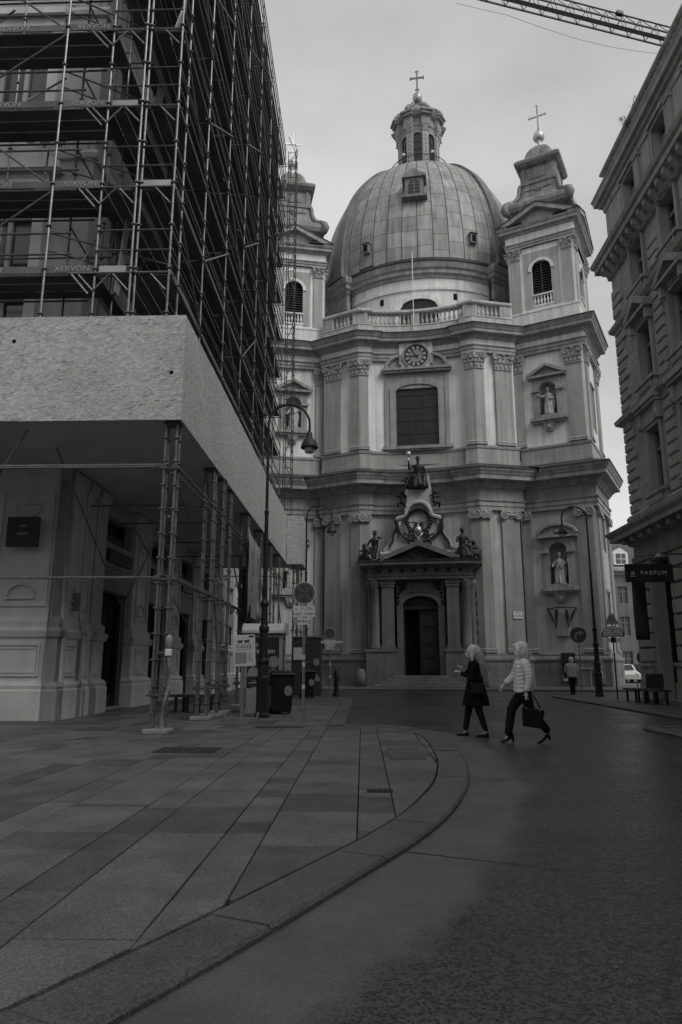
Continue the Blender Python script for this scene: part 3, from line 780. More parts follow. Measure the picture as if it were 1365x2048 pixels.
# --- niches: surround, pediment, ledge, corbel
def niche_trim(sgn, low):
    Mf, _ = tower_frames(sgn); cx = sx(sgn, NC)
    z0, zs = (6.35, 8.75) if low else (17.95, 20.0)
    mt = 'trim'; m = MB(Mf); w1 = 1.0; top = zs+NW+.28
    out = [(cx-w1,z0),(cx-w1,top),(cx+w1,top),(cx+w1,z0)]
    inn_ = [(cx+NW,z0)] + archpts(cx, NW, zs, NW, 14) + [(cx-NW,z0)]
    m.xz(out + inn_, -.12, .0); o = m.build('niche_surround', mt, church)
    for k in (-1, 1):
        m = MB(Mf); a, b = sorted((cx+k*(NW-.02), cx+k*1.12)); m.box(a, b, -.26, -.121, zs-.12, zs+.06); m.build('impost', mt, o)
    m = MB(Mf); m.box(cx-1.2, cx+1.2, -.42, .0, z0-.22, z0-.003); m.box(cx-1.1,cx+1.1,-.32,.0,z0-.36,z0-.223); m.build('ledge', mt, o)
    m = MB(Mf); m.frust(cx-.2,cx+.2,-.2,0,z0-.95, cx-.42,cx+.42,-.3,0,z0-.363); m.ell((cx,-.25,z0-.68),(.16,.1,.16),8); m.build('corbel', mt, o)
    m = MB(Mf); m.box(cx-.62,cx+.62,-.2,.45,z0,z0+.22); m.build('pedestal', mt, o)
    zt = top+.03
    m = MB(Mf); m.box(cx-1.28, cx+1.28, -.4, 0, zt, zt+.14)
    if low:
        pts = [(cx+1.28*math.cos(R(a)), -.2, zt+.14+.72*math.sin(R(a))) for a in range(8,173,12)]
        m.tube(pts, .13, 6); m.xz([(cx+1.15*math.cos(R(a)), zt+.14+.62*math.sin(R(a))) for a in range(0,181,15)], -.13, 0)
        m.ell((cx,-.2,zt+.4),(.18,.1,.14),8)
    else:
        pk = zt+.88
        m.xz([(cx-1.36,zt+.143),(cx-1.36,zt+.28),(cx,pk+.08),(cx+1.36,zt+.28),(cx+1.36,zt+.143),(cx+1.1,zt+.143),(cx,pk-.12),(cx-1.1,zt+.143)], -.44, 0)
        m.xz([(cx-1.05,zt+.143),(cx,pk-.12),(cx+1.05,zt+.143)], -.12, -.01)
    m.build('pediment', mt, o)
for sgn in (1, -1):
    for low in (True, False): niche_trim(sgn, low)

# --- balustrade above the cornice
BP = offs(CENTRE, .12)
m = MB(); m.sweep(BP, [(-.3,24.86),(.14,24.86),(.14,25.4),(.18,25.42),(.18,25.5),(-.34,25.5),(-.34,24.86)], ring=True); bal = m.build('balustrade', 'balustrade_stone', church)
m = MB(); m.sweep(BP, [(-.3,26.42),(.12,26.42),(.2,26.5),(.2,26.64),(.1,26.72),(-.28,26.72),(-.34,26.6)], ring=True); m.build('rail', 'balustrade_stone', bal)
bprof = [(.09,25.5),(.09,25.57),(.055,25.6),(.07,25.66),(.115,25.78),(.11,25.88),(.06,26.02),(.05,26.15),(.07,26.24),(.06,26.28),(.09,26.32),(.09,26.42)]
src = None
def pedestal_at(p, q, mt='balustrade_stone'):
    Mw = wallM(p, q); L = dist(p,q); m = MB(Mw); m.box(0, L, -.2, .36, 25.503, 26.418); m.build('pedestal', mt, bal); 
    m = MB(Mw); m.box(.12, L-.12, -.215, -.19, 25.65, 26.28); m.build('panel', 'stucco_mid', bal)
bmid = offs(BP, -.08)
lens = [0]
for a, b in zip(bmid, bmid[1:]): lens.append(lens[-1]+dist(a,b))
def on_bal(s):
    for i in range(len(lens)-1):
        if s <= lens[i+1]:
            t = (s-lens[i])/max(1e-6,lens[i+1]-lens[i]); return (bmid[i][0]+(bmid[i+1][0]-bmid[i][0])*t, bmid[i][1]+(bmid[i+1][1]-bmid[i][1])*t)
    return bmid[-1]
def inped(p):
    u_ = abs(p[0]); return (3.35 < u_ < 4.45) or u_ > 5.9 or u_ < .34
s = .15
while s < lens[-1]:
    p = on_bal(s)
    if not inped(p):
        if src is None:
            m = MB(); m.lathe(bprof, 8); src = m.build('baluster', 'balustrade_stone', bal, smooth=True, loc=(p[0],p[1],0))
        else: inst(src, bal, (p[0],p[1],0))
    s += .33
for a, b in (((-6.8,.74),(-5.95,.41)), ((-4.4,-.19),(-3.4,-.2)), ((-.3,.49),(.3,.49)), ((3.4,-.2),(4.4,-.19)), ((5.95,.41),(6.8,.74))): pedestal_at(a, b)
m = MB(); m.tube([(-.1,.1,24.6),(-.1,.1,31.3)], .03, 6); m.build('flagpole', 'white_paint', church)

# --- towers: bell storey
def tower(sgn):
    if sgn == 1: P = [T0, T1, T2, T3]
    else: P = [(-T1[0],T1[1]), (-T0[0],T0[1]), (-T3[0],T3[1]), (-T2[0],T2[1])]
    t = MB()
    root = thing('tower', 'x', 'x'); del root['label'], root['category']; root.parent = church
    ins = .12
    Q = offs(P, -ins, closed=True)
    Ls = [dist(Q[i], Q[(i+1)%4]) for i in range(4)]
    body = MB()
    body.sweep(Q, [(.18,24.6),(.18,25.9),(.22,25.95),(.22,26.08),(.1,26.15),(0,26.15)], closed=True)
    for i in range(4):
        Mw = wallM(Q[i], Q[(i+1)%4]); L = Ls[i]; c = L/2
        hw = .68; z0, zs = 27.25, 29.25
        holewall(body, L, 26.15, 31.2, [(c-hw,c+hw,z0-.85,zs+hw)], M=Mw, depth=.35)
        spandrel(body, c, hw, zs, hw, zs+hw, 0, M=Mw)
    tw = body.build('wall', 'stucco_light', root)
    for i in range(4):
        if i == 2: continue
        Mw = wallM(Q[i], Q[(i+1)%4]); L = Ls[i]; c = L/2; hw = .68; z0, zs = 27.25, 29.25
        # grey field round the opening
        fw = 1.25; m = MB(Mw)
        out = [(c-fw,26.3),(c-fw,30.75),(c+fw,30.75),(c+fw,26.3)]
        inn_ = [(c+hw+.02,26.3)] + archpts(c, hw+.02, zs, hw+.02, 14) + [(c-hw-.02,26.3)]
        m.xz(out+inn_, -.03, 0); m.build('field', 'stucco_mid', root)
        m = MB(Mw)
        o2 = [(c-hw-.22,zs-.05)] + [(x,z) for x, z in reversed(archpts(c, hw+.22, zs, hw+.22, 14))] + [(c+hw+.22,zs-.05)]
        i2 = [(c+hw,zs-.05)] + archpts(c, hw, zs, hw, 14) + [(c-hw,zs-.05)]
        m.xz(o2+i2, -.12, -.031); m.build('arch_moulding', 'stucco_light', root)
        m = MB(Mw); m.box(c-hw-.05,c+hw+.05,-.08,.32,z0,z0+.1); m.box(c-hw-.05,c+hw+.05,-.06,.32,z0-.85,z0-.72); pb = m.build('parapet', 'stucco_light', root)
        for k in range(6):
            m = MB(Mw); x = c-hw+.12+k*(2*hw-.24)/5; m.lathe([(.06,z0-.72),(.04,z0-.66),(.09,z0-.45),(.05,z0-.2),(.07,z0)], 6, (x,.05)); m.build('baluster', 'stucco_light', pb)
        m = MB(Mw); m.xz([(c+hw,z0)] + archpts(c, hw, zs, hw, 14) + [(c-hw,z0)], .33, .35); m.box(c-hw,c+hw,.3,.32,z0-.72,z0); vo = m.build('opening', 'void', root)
        for k in range(13):
            z = z0+.12+k*.2
            if z > zs+hw-.1: break
            ww = hw if z < zs else math.sqrt(max(.01, hw*hw-(z-zs)**2))
            m = MB(Mw); m.add([(c-ww,.1,z),(c+ww,.1,z),(c+ww,.24,z+.12),(c-ww,.24,z+.12),(c-ww,.1,z+.02),(c+ww,.1,z+.02),(c+ww,.24,z+.14),(c-ww,.24,z+.14)], [(0,1,2,3),(4,7,6,5),(0,4,5,1),(3,2,6,7)])
            m.build('louvre_slat', 'louvre', root)
        m = MB(Mw); m.box(c-.04,c+.04,.07,.098,z0+.1,zs+hw); m.build('mullion', 'louvre', root)
        for a, b in ((.12,.82),(L-.82,L-.12)):
            m = MB(Mw); m.box(a,b,-.1,0,26.15,30.35); pl = m.build('pilaster', 'stucco_mid', root)
            m = MB(); q = seg(Q[i], Q[(i+1)%4], a, b); cap_leaf(m, q[0], q[1], 30.4, 31.15, .1); m.build('capital', 'capital_stone', pl)
    m = MB(); m.sweep(Q, [(.12,31.2),(.15,31.2),(.15,31.36),(.2,31.4),(.2,31.55),(.27,31.6),(.27,31.66),(.14,31.68)], closed=True); m.build('architrave', 'trim', root)
    m = MB(); m.sweep(Q, [(.14,31.68),(.14,32.25)], closed=True); m.build('frieze', 'stucco_light', root)
    m = MB(); m.sweep(Q, [(.14,32.25),(.22,32.27),(.28,32.4),(.5,32.44),(.5,32.62),(.58,32.7),(.64,32.82),(-.3,32.9)], closed=True); m.build('cornice', 'trim', root)
    for i in range(4):
        Mw = wallM(Q[i], Q[(i+1)%4]); L = Ls[i]; c = L/2; pk = 34.25
        m = MB(Mw); e = .62
        m.xz([(-e,32.83),(-e,32.98),(c,pk+.12),(L+e,32.98),(L+e,32.83),(L+e-.5,32.83),(c,pk-.22),(-e+.5,32.83)], -.62, .1)
        m.xz([(0,32.83),(c,pk-.25),(L,32.83)], -.2, .3); pe = m.build('pediment', 'trim', root)
        m = MB(Mw); m.xz([(-e-.04,32.985),(-e-.04,33.03),(c,pk+.18),(L+e+.04,33.03),(L+e+.04,32.985),(c,pk+.125)], -.68, 1.2); m.build('pediment_roof', 'sheet_metal', pe)
    # swept roof: square plan with a fat roll, concave neck, attic block, cap
    cx = sum(p[0] for p in Q)/4; cy = sum(p[1] for p in Q)/4
    ang = math.atan2(Q[1][1]-Q[0][1], Q[1][0]-Q[0][0])
    Mr = T4((cx,cy,0)) @ RZ(ang)
    def sq(prof, m, rad=.35, n=4):       # stacked squares with softened corners
        rings = []
        for h, z in prof:
            c_ = min(rad, h*.3); ring = []
            for sxn, syn, a0 in ((1,1,0),(-1,1,90),(-1,-1,180),(1,-1,270)):
                for k in range(n):
                    a = R(a0+90*k/(n-1)); ring.append((sxn*(h-c_)+c_*math.cos(a), syn*(h-c_)+c_*math.sin(a), z))
            rings.append(ring)
        m.loft(rings, Mr)
    m = MB(); sq([(1.95,33.0),(1.95,34.3)], m); roof = m.build('roof_drum', 'tower_roof', root)
    m = MB(); sq([(2.0,34.3),(2.35,34.5),(2.45,34.8),(2.4,35.1),(2.22,35.32),(1.98,35.42),(1.78,35.62),(1.58,35.95),(1.46,36.4),(1.4,36.9),(1.38,37.2)], m, .3); m.build('roof_bell', 'tower_roof', root, smooth=False)
    for sxn in (-1,1):                   # rolls wrapped over the corners
        for syn in (-1,1):
            m = MB(); pts = [(sxn*h, syn*h, z) for h, z in ((1.9,34.35),(2.32,34.55),(2.42,34.85),(2.34,35.15),(2.1,35.4),(1.85,35.6),(1.62,35.95),(1.48,36.45),(1.42,37.1))]
            m.tube(pts, [.16,.26,.3,.28,.24,.2,.17,.15,.14], 7, Mr); m.build('corner_roll', 'tower_roof', root, smooth=True)
    for k in range(4):                   # ogee tongue in the middle of each side
        Mk = Mr @ RZ(k*math.pi/2); m = MB()
        m.loft([[(x*w_, -h-.06, z) for x in (-1,1)] + [(x*w_, -h+.2, z) for x in (1,-1)] for h, z, w_ in ((2.0,34.3,.2),(2.38,34.5,.3),(2.48,34.8,.34),(2.42,35.1,.38),(2.22,35.34,.3),(2.05,35.44,.05))], Mk)
        m.build('roof_tongue', 'tower_roof', root)
        m = MB(); m.box(-1.0,1.0,-1.50,-1.2,36.55,36.68,Mk); m.tube([(-.28,-1.46,36.6),(-.2,-1.5,36.42),(0,-1.5,36.34),(.2,-1.5,36.42),(.28,-1.46,36.6)], .05, 5, Mk); m.build('roof_fillet', 'tower_roof', root)
        m = MB(); m.box(-1.42,1.42,-1.46,-1.3,37.1,37.28,Mk); m.build('band', 'tower_roof', root)
        m = MB(); pts=[(-.75,37.72),(-.62,37.6),(.62,37.6),(.75,37.72),(.75,38.25),(.62,38.37),(-.62,38.37),(-.75,38.25)]; m.xz(pts,-1.33,-1.2,Mk); m.build('panel', 'tower_roof', root)
        for s_ in (-1,1):
            m = MB(); m.box(*sorted((s_*.98,s_*1.24)),-1.36,-1.2,37.28,38.55,Mk); m.build('pilaster_strip', 'tower_roof', root)
    m = MB(); sq([(1.3,37.2),(1.26,38.6)], m, .05); m.build('attic', 'tower_roof', root)
    m = MB(); sq([(1.3,38.6),(1.5,38.7),(1.68,38.9),(1.72,39.1),(1.6,39.28),(1.3,39.36),(1.0,39.38)], m, .12); m.build('attic_cornice', 'tower_roof', root)
    m = MB(); sq([(1.12,39.36),(1.06,39.8),(.92,40.3),(.66,40.75),(.35,41.0),(.12,41.05)], m, .25); cap = m.build('cap', 'tower_roof', root, smooth=False)
    for a in range(8):
        m = MB(); t_ = R(a*45+22); m.tube([(math.cos(t_)*r_, math.sin(t_)*r_, z) for r_, z in ((1.2,39.4),(1.15,39.8),(1.0,40.3),(.72,40.76),(.36,41.03))], .05, 5, Mr); m.build('cap_rib', 'tower_roof', cap)
    m = MB(); m.lathe([(.22,40.95),(.2,41.1),(.13,41.25),(.16,41.45),(.1,41.5),(.2,41.6),(.2,41.66)], 10, (cx,cy)); m.build('finial', 'gilt', root, smooth=True)
    m = MB(); m.ell((cx,cy,42.05),(.45,.45,.47),18); ball = m.build('ball', 'gilt', root, smooth=True)
    m = MB(Mr); w_ = .055
    m.box(-w_,w_,-.03,.03,42.45,44.9); m.box(-.62,.62,-.029,.029,43.95-w_,43.95+w_)
    for x, z in ((-.62,43.95),(.62,43.95),(0,44.9)): m.ell((x,0,z),(.12,.04,.12),8)
    m.ell((0,0,42.75),(.1,.06,.1),8); m.build('cross', 'ball_worn' if sgn == 1 else 'gilt', root)
    return root
tower(1); tower(-1)

# --- drum
DC = (.25, 11.0); DR = 8.6
drum = MB(); th0, th1 = R(-195), R(15)
drum.lathe([(DR,23.5),(DR,29.35),(DR+.12,29.4),(DR+.12,29.6),(DR,29.65),(DR,30.35)], 72, DC, th0, th1); dr = drum.build('drum', 'stucco_light', church, smooth=False)
m = MB(); m.lathe([(DR,30.35),(DR+.1,30.37),(DR+.16,30.6),(DR+.34,30.66),(DR+.36,30.95),(DR+.5,31.05),(DR+.6,31.35),(DR+.62,31.5),(DR+.2,31.62)], 72, DC, th0, th1); m.build('cornice', 'trim', dr)
m = MB(); m.lathe([(DR+.62,31.5),(DR+.72,31.5),(DR+.72,31.66),(DR+.2,31.8)], 72, DC, th0, th1); m.build('gutter', 'sheet_metal', dr)
def drumM(a):                              # frame on the drum at angle a from the front: x tangent, y inward
    return T4((DC[0],DC[1],0)) @ RZ(R(a)) @ T4((0,-DR,0))
for a in (-45, 45):                        # paired piers under the ribs
    Ma = drumM(a); m = MB(Ma); m.box(-1.05,1.05,-.55,.2,23.5,30.3); pr = m.build('pier', 'stucco_mid', dr)
    m = MB(Ma); m.sweep([(-1.05,.2),(-1.05,-.55),(1.05,-.55),(1.05,.2)], [(0.01,30.3),(.1,30.37),(.16,30.6),(.34,30.66),(.36,30.95),(.5,31.05),(.6,31.35),(.62,31.5),(0.0,31.9)]); m.build('pier_cornice', 'trim', pr)
    m = MB(Ma); m.sweep([(-1.05,.2),(-1.05,-.55),(1.05,-.55),(1.05,.2)], [(0.01,28.9),(.1,28.95),(.12,29.4),(.14,29.6),(0.01,29.65)]); m.build('pier_band', 'trim', pr)
    for k in (-1,):
        m = MB(Ma); m.box(-.55,.55,-.57,-.54,25.5,28.6); m.build('pier_panel', 'stucco_low_mid', pr)
    m = MB(Ma); m.tube([(-1.2 if a > 0 else 1.2,-.25,31.3),(-1.2 if a > 0 else 1.2,-.25,24.5)], .08, 6); m.build('drain_pipe', 'iron_black', dr)
Md = drumM(0); m = MB(Md)                  # thermal window over the balcony
o2 = [(-1.85,24.5),(-1.85,28.05),(-1.5,28.05)] + [(x,z) for x, z in reversed(archpts(0, 1.5, 28.2, .75, 12))] + [(1.5,28.05),(1.85,28.05),(1.85,24.5)]
i2 = [(1.42,24.5),(1.42,27.9)] + archpts(0, 1.3, 28.0, .6, 12) + [(-1.42,27.9),(-1.42,24.5)]
m.xz(o2+i2, -.22, .12); ws = m.build('window_surround', 'stucco_light', dr)
m = MB(Md); m.xz([(1.45,24.5),(1.45,27.9)] + archpts(0, 1.32, 28.0, .62, 12) + [(-1.45,27.9),(-1.45,24.5)], -.06, -.03); m.build('pane', 'glass_lead', ws)
m = MB(Md)
for k in (-.7,0,.7): m.box(k-.03,k+.03,-.1,-.062,24.5,28.6)
m.build('glazing_bar', 'iron_dark', ws)
for a in (-19.5, 18.5):
    m = MB(drumM(a)); m.box(-.14,.14,-.04,.05,28.6,29.1); m.build('vent', 'void', dr)

# --- dome of metal sheets
DA = 9.2; DCH = 13.3; DZ = 31.75
def dome_r(t): return DA*math.cos(t)**.80
def dome_pt(phi, t, o=0.0):               # phi from the front, o outward
    r_ = dome_r(t); z = DZ + DCH*math.sin(t)
    nx = math.cos(t)**1.0*1.1; nz = math.sin(t); q = math.hypot(nx, nz)
    rr = r_ + o*nx/q
    return (DC[0] + rr*math.sin(phi), DC[1] - rr*math.cos(phi), z + o*nz/q)
dome = thing('dome', 'x', 'x'); del dome['label'], dome['category']; dome.parent = church
NT = 14; ts = [R(86)*(i/NT)**1.02 for i in range(NT+1)]
m = MB(); vs = [dome_pt(R(-180+5*j), ts[i], -.03) for i in range(NT+1) for j in range(73)]
m.add(vs, [(i*73+j, i*73+j+1, (i+1)*73+j+1, (i+1)*73+j) for i in range(NT) for j in range(72)]); m.build('shell', 'dome_seam', dome, smooth=True)
ribs = (-135,-90,-45,0,45,90,135)
cols = []
step = 90/12.0
ph = -97.5
while ph < 97: cols.append((ph, ph+step)); ph += step
rest = MB(); count = 0
for a, b in cols:
    off_ = rng.uniform(0, 1)
    rows = []; t = 0; k = 0
    edges = [0] + [(i+off_)/NT*1.0 for i in range(0, NT)] + [1.0]
    for e0, e1 in zip(edges, edges[1:]):
        if e1-e0 < .012: continue
        t0, t1 = R(86)*e0, R(86)*e1
        g = .0012
        q = []
        for tt in (t0+.0012, (t0+t1)/2, t1-.0012):
            gg = .028/max(.5, dome_r(tt))
            for pp in (R(a)+gg, R(a+b)/2 if False else (R(a)+R(b))/2, R(b)-gg):
                q.append(dome_pt(pp, tt, .028))
        base_ = [dome_pt(R(a)+.002, t0+.001, -.02), dome_pt(R(b)-.002, t0+.001, -.02)]
        m = MB() if count < 290 else rest
        fs_ = [(0,1,4,3),(1,2,5,4),(3,4,7,6),(4,5,8,7),(9,10,2,1,0)]
        m.add(q + base_, fs_)
        if m is not rest: m.build('roof_sheet', 'dome_sheet', dome, smooth=False)
        count += 1
if rest.v: tag(rest.build('roof_sheets_rear', 'dome_sheet', dome), kind='stuff')
for a in (-135,-45,45,135,):
    m = MB(); rows = []
    for i in range(25):
        t = R(85)*i/24; r_ = dome_r(t); hw_ = .46 + .5*math.exp(-i/1.8) if i < 8 else .46*(.4+.6*min(1, r_/5.5))
        lift = .24+.3*math.exp(-i/1.8); ring = []
        for o_, k in ((-.05,-1),(lift,-1),(lift,-.0),(lift,1),(-.05,1)):
            ring.append(dome_pt(R(a)+k*hw_/max(.9, r_), t, o_))
        rows.append(ring)
    vs = [p for r_ in rows for p in r_]
    m.add(vs, [(i*5+j, i*5+j+1, (i+1)*5+j+1, (i+1)*5+j) for i in range(24) for j in range(4)] + [(0,1,2,3,4)])
    m.build('rib', 'rib_sheet', dome)
def dome_frame(a, t):
    p = Vector(dome_pt(R(a), t)); return T4(p) @ RZ(R(a))
Ml = dome_frame(-1.0, R(26))            # large lucarne
m = MB(Ml); m.box(-1.0,1.0,-.75,1.6,-.42,-.22); m.box(-.72,.72,-.55,1.6,-.2,1.35)
m.xz([(-.95,1.35),(-.95,1.5),(-.7,1.6),(-.45,1.72),(-.3,1.95),(0,2.1),(.3,1.95),(.45,1.72),(.7,1.6),(.95,1.5),(.95,1.35)], -.72, 1.9)
m.ell((0,-.3,2.2),(.15,.15,.2),8); lu = m.build('lucarne', 'tower_roof', dome)
m = MB(Ml); m.xz([(.42,-.15),(.42,.75)] + archpts(0,.42,.75,.42,10) + [(-.42,.75),(-.42,-.15)], -.6, -.555); m.build('pane', 'glass_dark', lu)
m = MB(Ml)
for k in (-.02,): m.box(-.025,.025,-.63,-.602,-.1,1.1)
for z in (.15,.45,.75): m.box(-.42,.42,-.625,-.604,z-.02,z+.02)
m.build('glazing_bar', 'tower_roof', lu)
for a, t in ((-25.5, 6.5), (27, 7)):
    Mv = dome_frame(a, R(t)); m = MB(Mv); m.box(-.26,.26,-.35,.5,-.25,.55); m.frust(-.34,.34,-.45,.5,.552,-.28,.28,-.3,.5,.68); hv = m.build('hatch', 'tower_roof', dome)
    m = MB(Mv); m.box(-.17,.17,-.37,-.352,-.15,.42); m.build('opening', 'void', hv)

# --- lantern
lan = thing('lantern', 'x', 'x'); del lan['label'], lan['category']; lan.parent = church
LZ = 44.0
LB = LZ+DCH*0+.0
m = MB(); m.lathe([(2.7,44.0),(2.7,45.0),(2.2,45.1),(1.9,45.15)], 32, DC); m.build('base', 'tower_roof', lan)
m = MB(); m.lathe([(1.62,44.5),(1.62,50.2)], 32, DC); m.build('wall', 'trim', lan)
for k in range(8):
    Mk = T4((DC[0],DC[1],0)) @ RZ(R(k*45-1))
    m = MB(Mk); o2 = [(-.52,44.6),(-.52,49.9),(.52,49.9),(.52,44.6)]; i2 = [(.38,44.6),(.38,48.75)] + archpts(0,.38,48.75,.38,10) + [(-.38,48.75),(-.38,44.6)]
    m.xz(o2+i2, -1.78, -1.5); wn_ = m.build('window', 'trim', lan)
    m = MB(Mk); m.xz([(.4,44.6),(.4,48.75)] + archpts(0,.4,48.75,.4,10) + [(-.4,48.75),(-.4,44.6)], -1.66, -1.64); m.build('pane', 'glass_dark', wn_)
    m = MB(Mk)
    for z in range(5): m.box(-.38,.38,-1.7,-1.662,45.2+z*.75-.025,45.2+z*.75+.025)
    m.box(-.02,.02,-1.705,-1.665,44.6,49.1); m.build('glazing_bar', 'iron_dark', wn_)
    Mp = T4((DC[0],DC[1],0)) @ RZ(R(k*45+21.5)); m = MB(Mp)
    m.box(-.28,.28,-1.95,-1.5,44.5,49.2); pl = m.build('pilaster', 'capital_stone', lan)
    m = MB(Mp); 
    for z in range(9): m.ell((0,-1.97,45.4+z*.42),(.08,.06,.13),6)
    m.build('festoon', 'capital_stone', pl)
    m = MB(Mp); m.frust(-.3,.3,-2.0,-1.5,49.2,-.4,.4,-2.15,-1.5,49.75); m.ell((-.3,-2.1,49.6),.13,6); m.ell((.3,-2.1,49.6),.13,6); m.build('capital', 'capital_stone', pl)
    m = MB(Mp); m.box(-.42,.42,-2.15,-1.5,49.8,50.7); m.box(-.52,.52,-2.42,-1.5,50.703,50.95); m.box(-.58,.58,-2.58,-1.5,50.953,51.15); m.build('cornice_break', 'trim', lan)
m = MB(); m.lathe([(1.7,49.8),(1.85,49.82),(1.9,50.1),(1.82,50.12),(1.82,50.65),(1.95,50.7),(2.15,50.8),(2.3,51.0),(2.36,51.12),(1.9,51.2)], 40, DC); m.build('cornice', 'trim', lan)
m = MB(); m.lathe([(2.25,51.15),(2.12,51.5),(1.8,51.95),(1.45,52.2),(1.2,52.3),(1.12,52.6),(.95,52.85),(.6,52.95),(.15,52.95)], 24, DC, mod=lambda t, z: 1+.035*math.cos(8*t+.4)); lc = m.build('cap', 'tower_roof', lan)
for k in range(8):
    a = R(k*45+21.5-90); m = MB(); m.tube([(DC[0]+r_*math.cos(a), DC[1]+r_*math.sin(a), z) for r_, z in ((2.4,51.15),(2.2,51.6),(1.85,52.05),(1.5,52.3),(1.2,52.55),(1.05,52.9),(.8,53.1),(.6,53.0))], [.22,.22,.2,.2,.22,.2,.16,.1], 7); m.build('cap_rib', 'tower_roof', lc, smooth=True)
m = MB(); m.lathe([(.25,52.9),(.2,53.4),(.16,53.7),(.3,53.8)], 10, DC); m.build('finial', 'tower_roof', lan)
m = MB(); m.ell((DC[0],DC[1],54.35),(.46,.46,.58),18); m.build('ball', 'ball_worn', lan, smooth=True)
m = MB(); x, y = DC
m.box(x-.075,x+.075,y-.05,y+.05,54.8,57.35); m.box(x-.62,x+.62,y-.048,y+.048,56.55,56.7)
for q in ((x-.62,56.62),(x+.62,56.62)): m.box(q[0]-.06,q[0]+.06,y-.052,y+.052,q[1]-.15,q[1]+.15)
m.box(x-.16,x+.16,y-.052,y+.052,57.3,57.42); m.box(x-.2,x+.2,y-.053,y+.053,55.25,55.36); m.build('cross', 'tower_roof', lan)
m = MB(); pts = [(DC[0]+2.75*math.cos(R(a)), DC[1]+2.75*math.sin(R(a)), 46.05) for a in range(0,361,10)]; m.tube(pts, .035, 5, cap=False); rl = m.build('railing', 'iron_black', lan)
for a in range(180, 361, 6):
    p = (DC[0]+2.75*math.cos(R(a)), DC[1]+2.75*math.sin(R(a))); m = MB(); m.tube([(p[0],p[1],44.95),(p[0],p[1],46.05)], .018, 4); m.build('railing_bar', 'iron_black', rl)
for a in (-62,-118):
    p = (DC[0]+2.75*math.cos(R(a)), DC[1]+2.75*math.sin(R(a))); m = MB(); m.box(p[0]-.07,p[0]+.07,p[1]-.07,p[1]+.07,44.95,46.2); m.build('railing_post', 'iron_black', rl)
    m = MB(); m.ell((p[0],p[1],46.35),.16,10); m.build('lamp_globe', 'white_paint', rl, smooth=True)

# --- portico
por = thing('portico', 'x', 'x'); del por['label'], por['category']; por.parent = church
PF = -2.3
def pm(): return MB()
for k, zz in enumerate((.12,.29,.46,.63)):
    e = 1.35-.36*k; m = pm(); m.box(-1.45-e, 1.45+e, PF-.25-e, PF+.4, zz, zz+.167); m.build('step', 'plinth_stone', por, bevel=.015)
for k in (-1, 1):
    def bx(m, x0, x1, *a): m.box(*sorted((k*x0, k*x1)), *a)
    m = pm(); bx(m,1.5,3.42,PF,-.2,.12,2.25); bx(m,1.45,3.5,PF-.06,-.2,2.253,2.42); bx(m,1.46,3.48,PF-.05,-.2,.12,.4); m.build('pedestal', 'portal_stone', por)
    m = pm(); bx(m,1.66,2.42,PF+.1,-.3,2.42,6.45); bx(m,1.6,2.48,PF+.04,-.3,2.423,2.62); bx(m,1.6,2.48,PF+.05,-.3,6.3,6.42); bx(m,1.56,2.52,PF+.02,-.3,6.453,6.75); m.build('pier', 'portal_stone', por)
    m = pm(); m.lathe([(.36,2.42),(.36,2.52),(.33,2.58),(.35,2.64),(.28,2.72),(.285,4.0),(.245,6.3),(.3,6.36),(.27,6.42),(.36,6.52),(.38,6.75)], 18, (k*2.86, PF+.33)); m.build('column', 'portal_stone', por, smooth=True)
    m = pm(); bx(m,2.5,3.25,PF+.75,-.3,2.42,6.75); m.build('rear_pier', 'portal_stone', por)
    m = pm(); m.lathe([(.33,2.42),(.33,2.6),(.27,2.72),(.24,6.35),(.35,6.5),(.37,6.75)], 14, (k*3.2, PF+1.15)); m.build('column', 'portal_stone', por, smooth=True)
    m = pm(); m.box(*sorted((k*1.5,k*1.12)),PF+.45,PF+.9,.8,6.75); m.build('door_jamb', 'portal_stone', por)
    m = pm()                                # dark foliage drops beside the arch
    for q, (x, z, r_) in enumerate(((1.05,6.35,.16),(1.2,6.2,.13),(1.33,5.95,.12),(1.38,5.7,.1),(1.42,5.4,.13),(1.0,6.5,.12),(1.46,5.25,.1),(1.25,6.45,.1))): m.ell((k*x,PF+.4,z),(r_,.1,r_),7)
    m.build('festoon', 'bronze', por)
    m = pm()                                # dark metal flank of the portico roof
    pth = [(k*3.95,PF-.45),(k*4.05,-.2)]
    m.add([(k*3.1,PF+.2,7.75),(k*3.1,-.2,8.8),(k*4.0,-.2,8.9),(k*4.0,PF+1.2,8.65),(k*3.95,PF+1.0,7.8),(k*4.0,-.2,7.8)], [(0,4,5,1) ,(3,4,5,2),(0,4,3),(0,3,2,1)]); m.build('roof_flank', 'sheet_metal', por)
    m = pm()
    for z in range(6): m.ell((k*3.45,PF+1.55,2.9+z*.6),(.13,.1,.25),7)
    m.build('side_ornament', 'bronze', por)
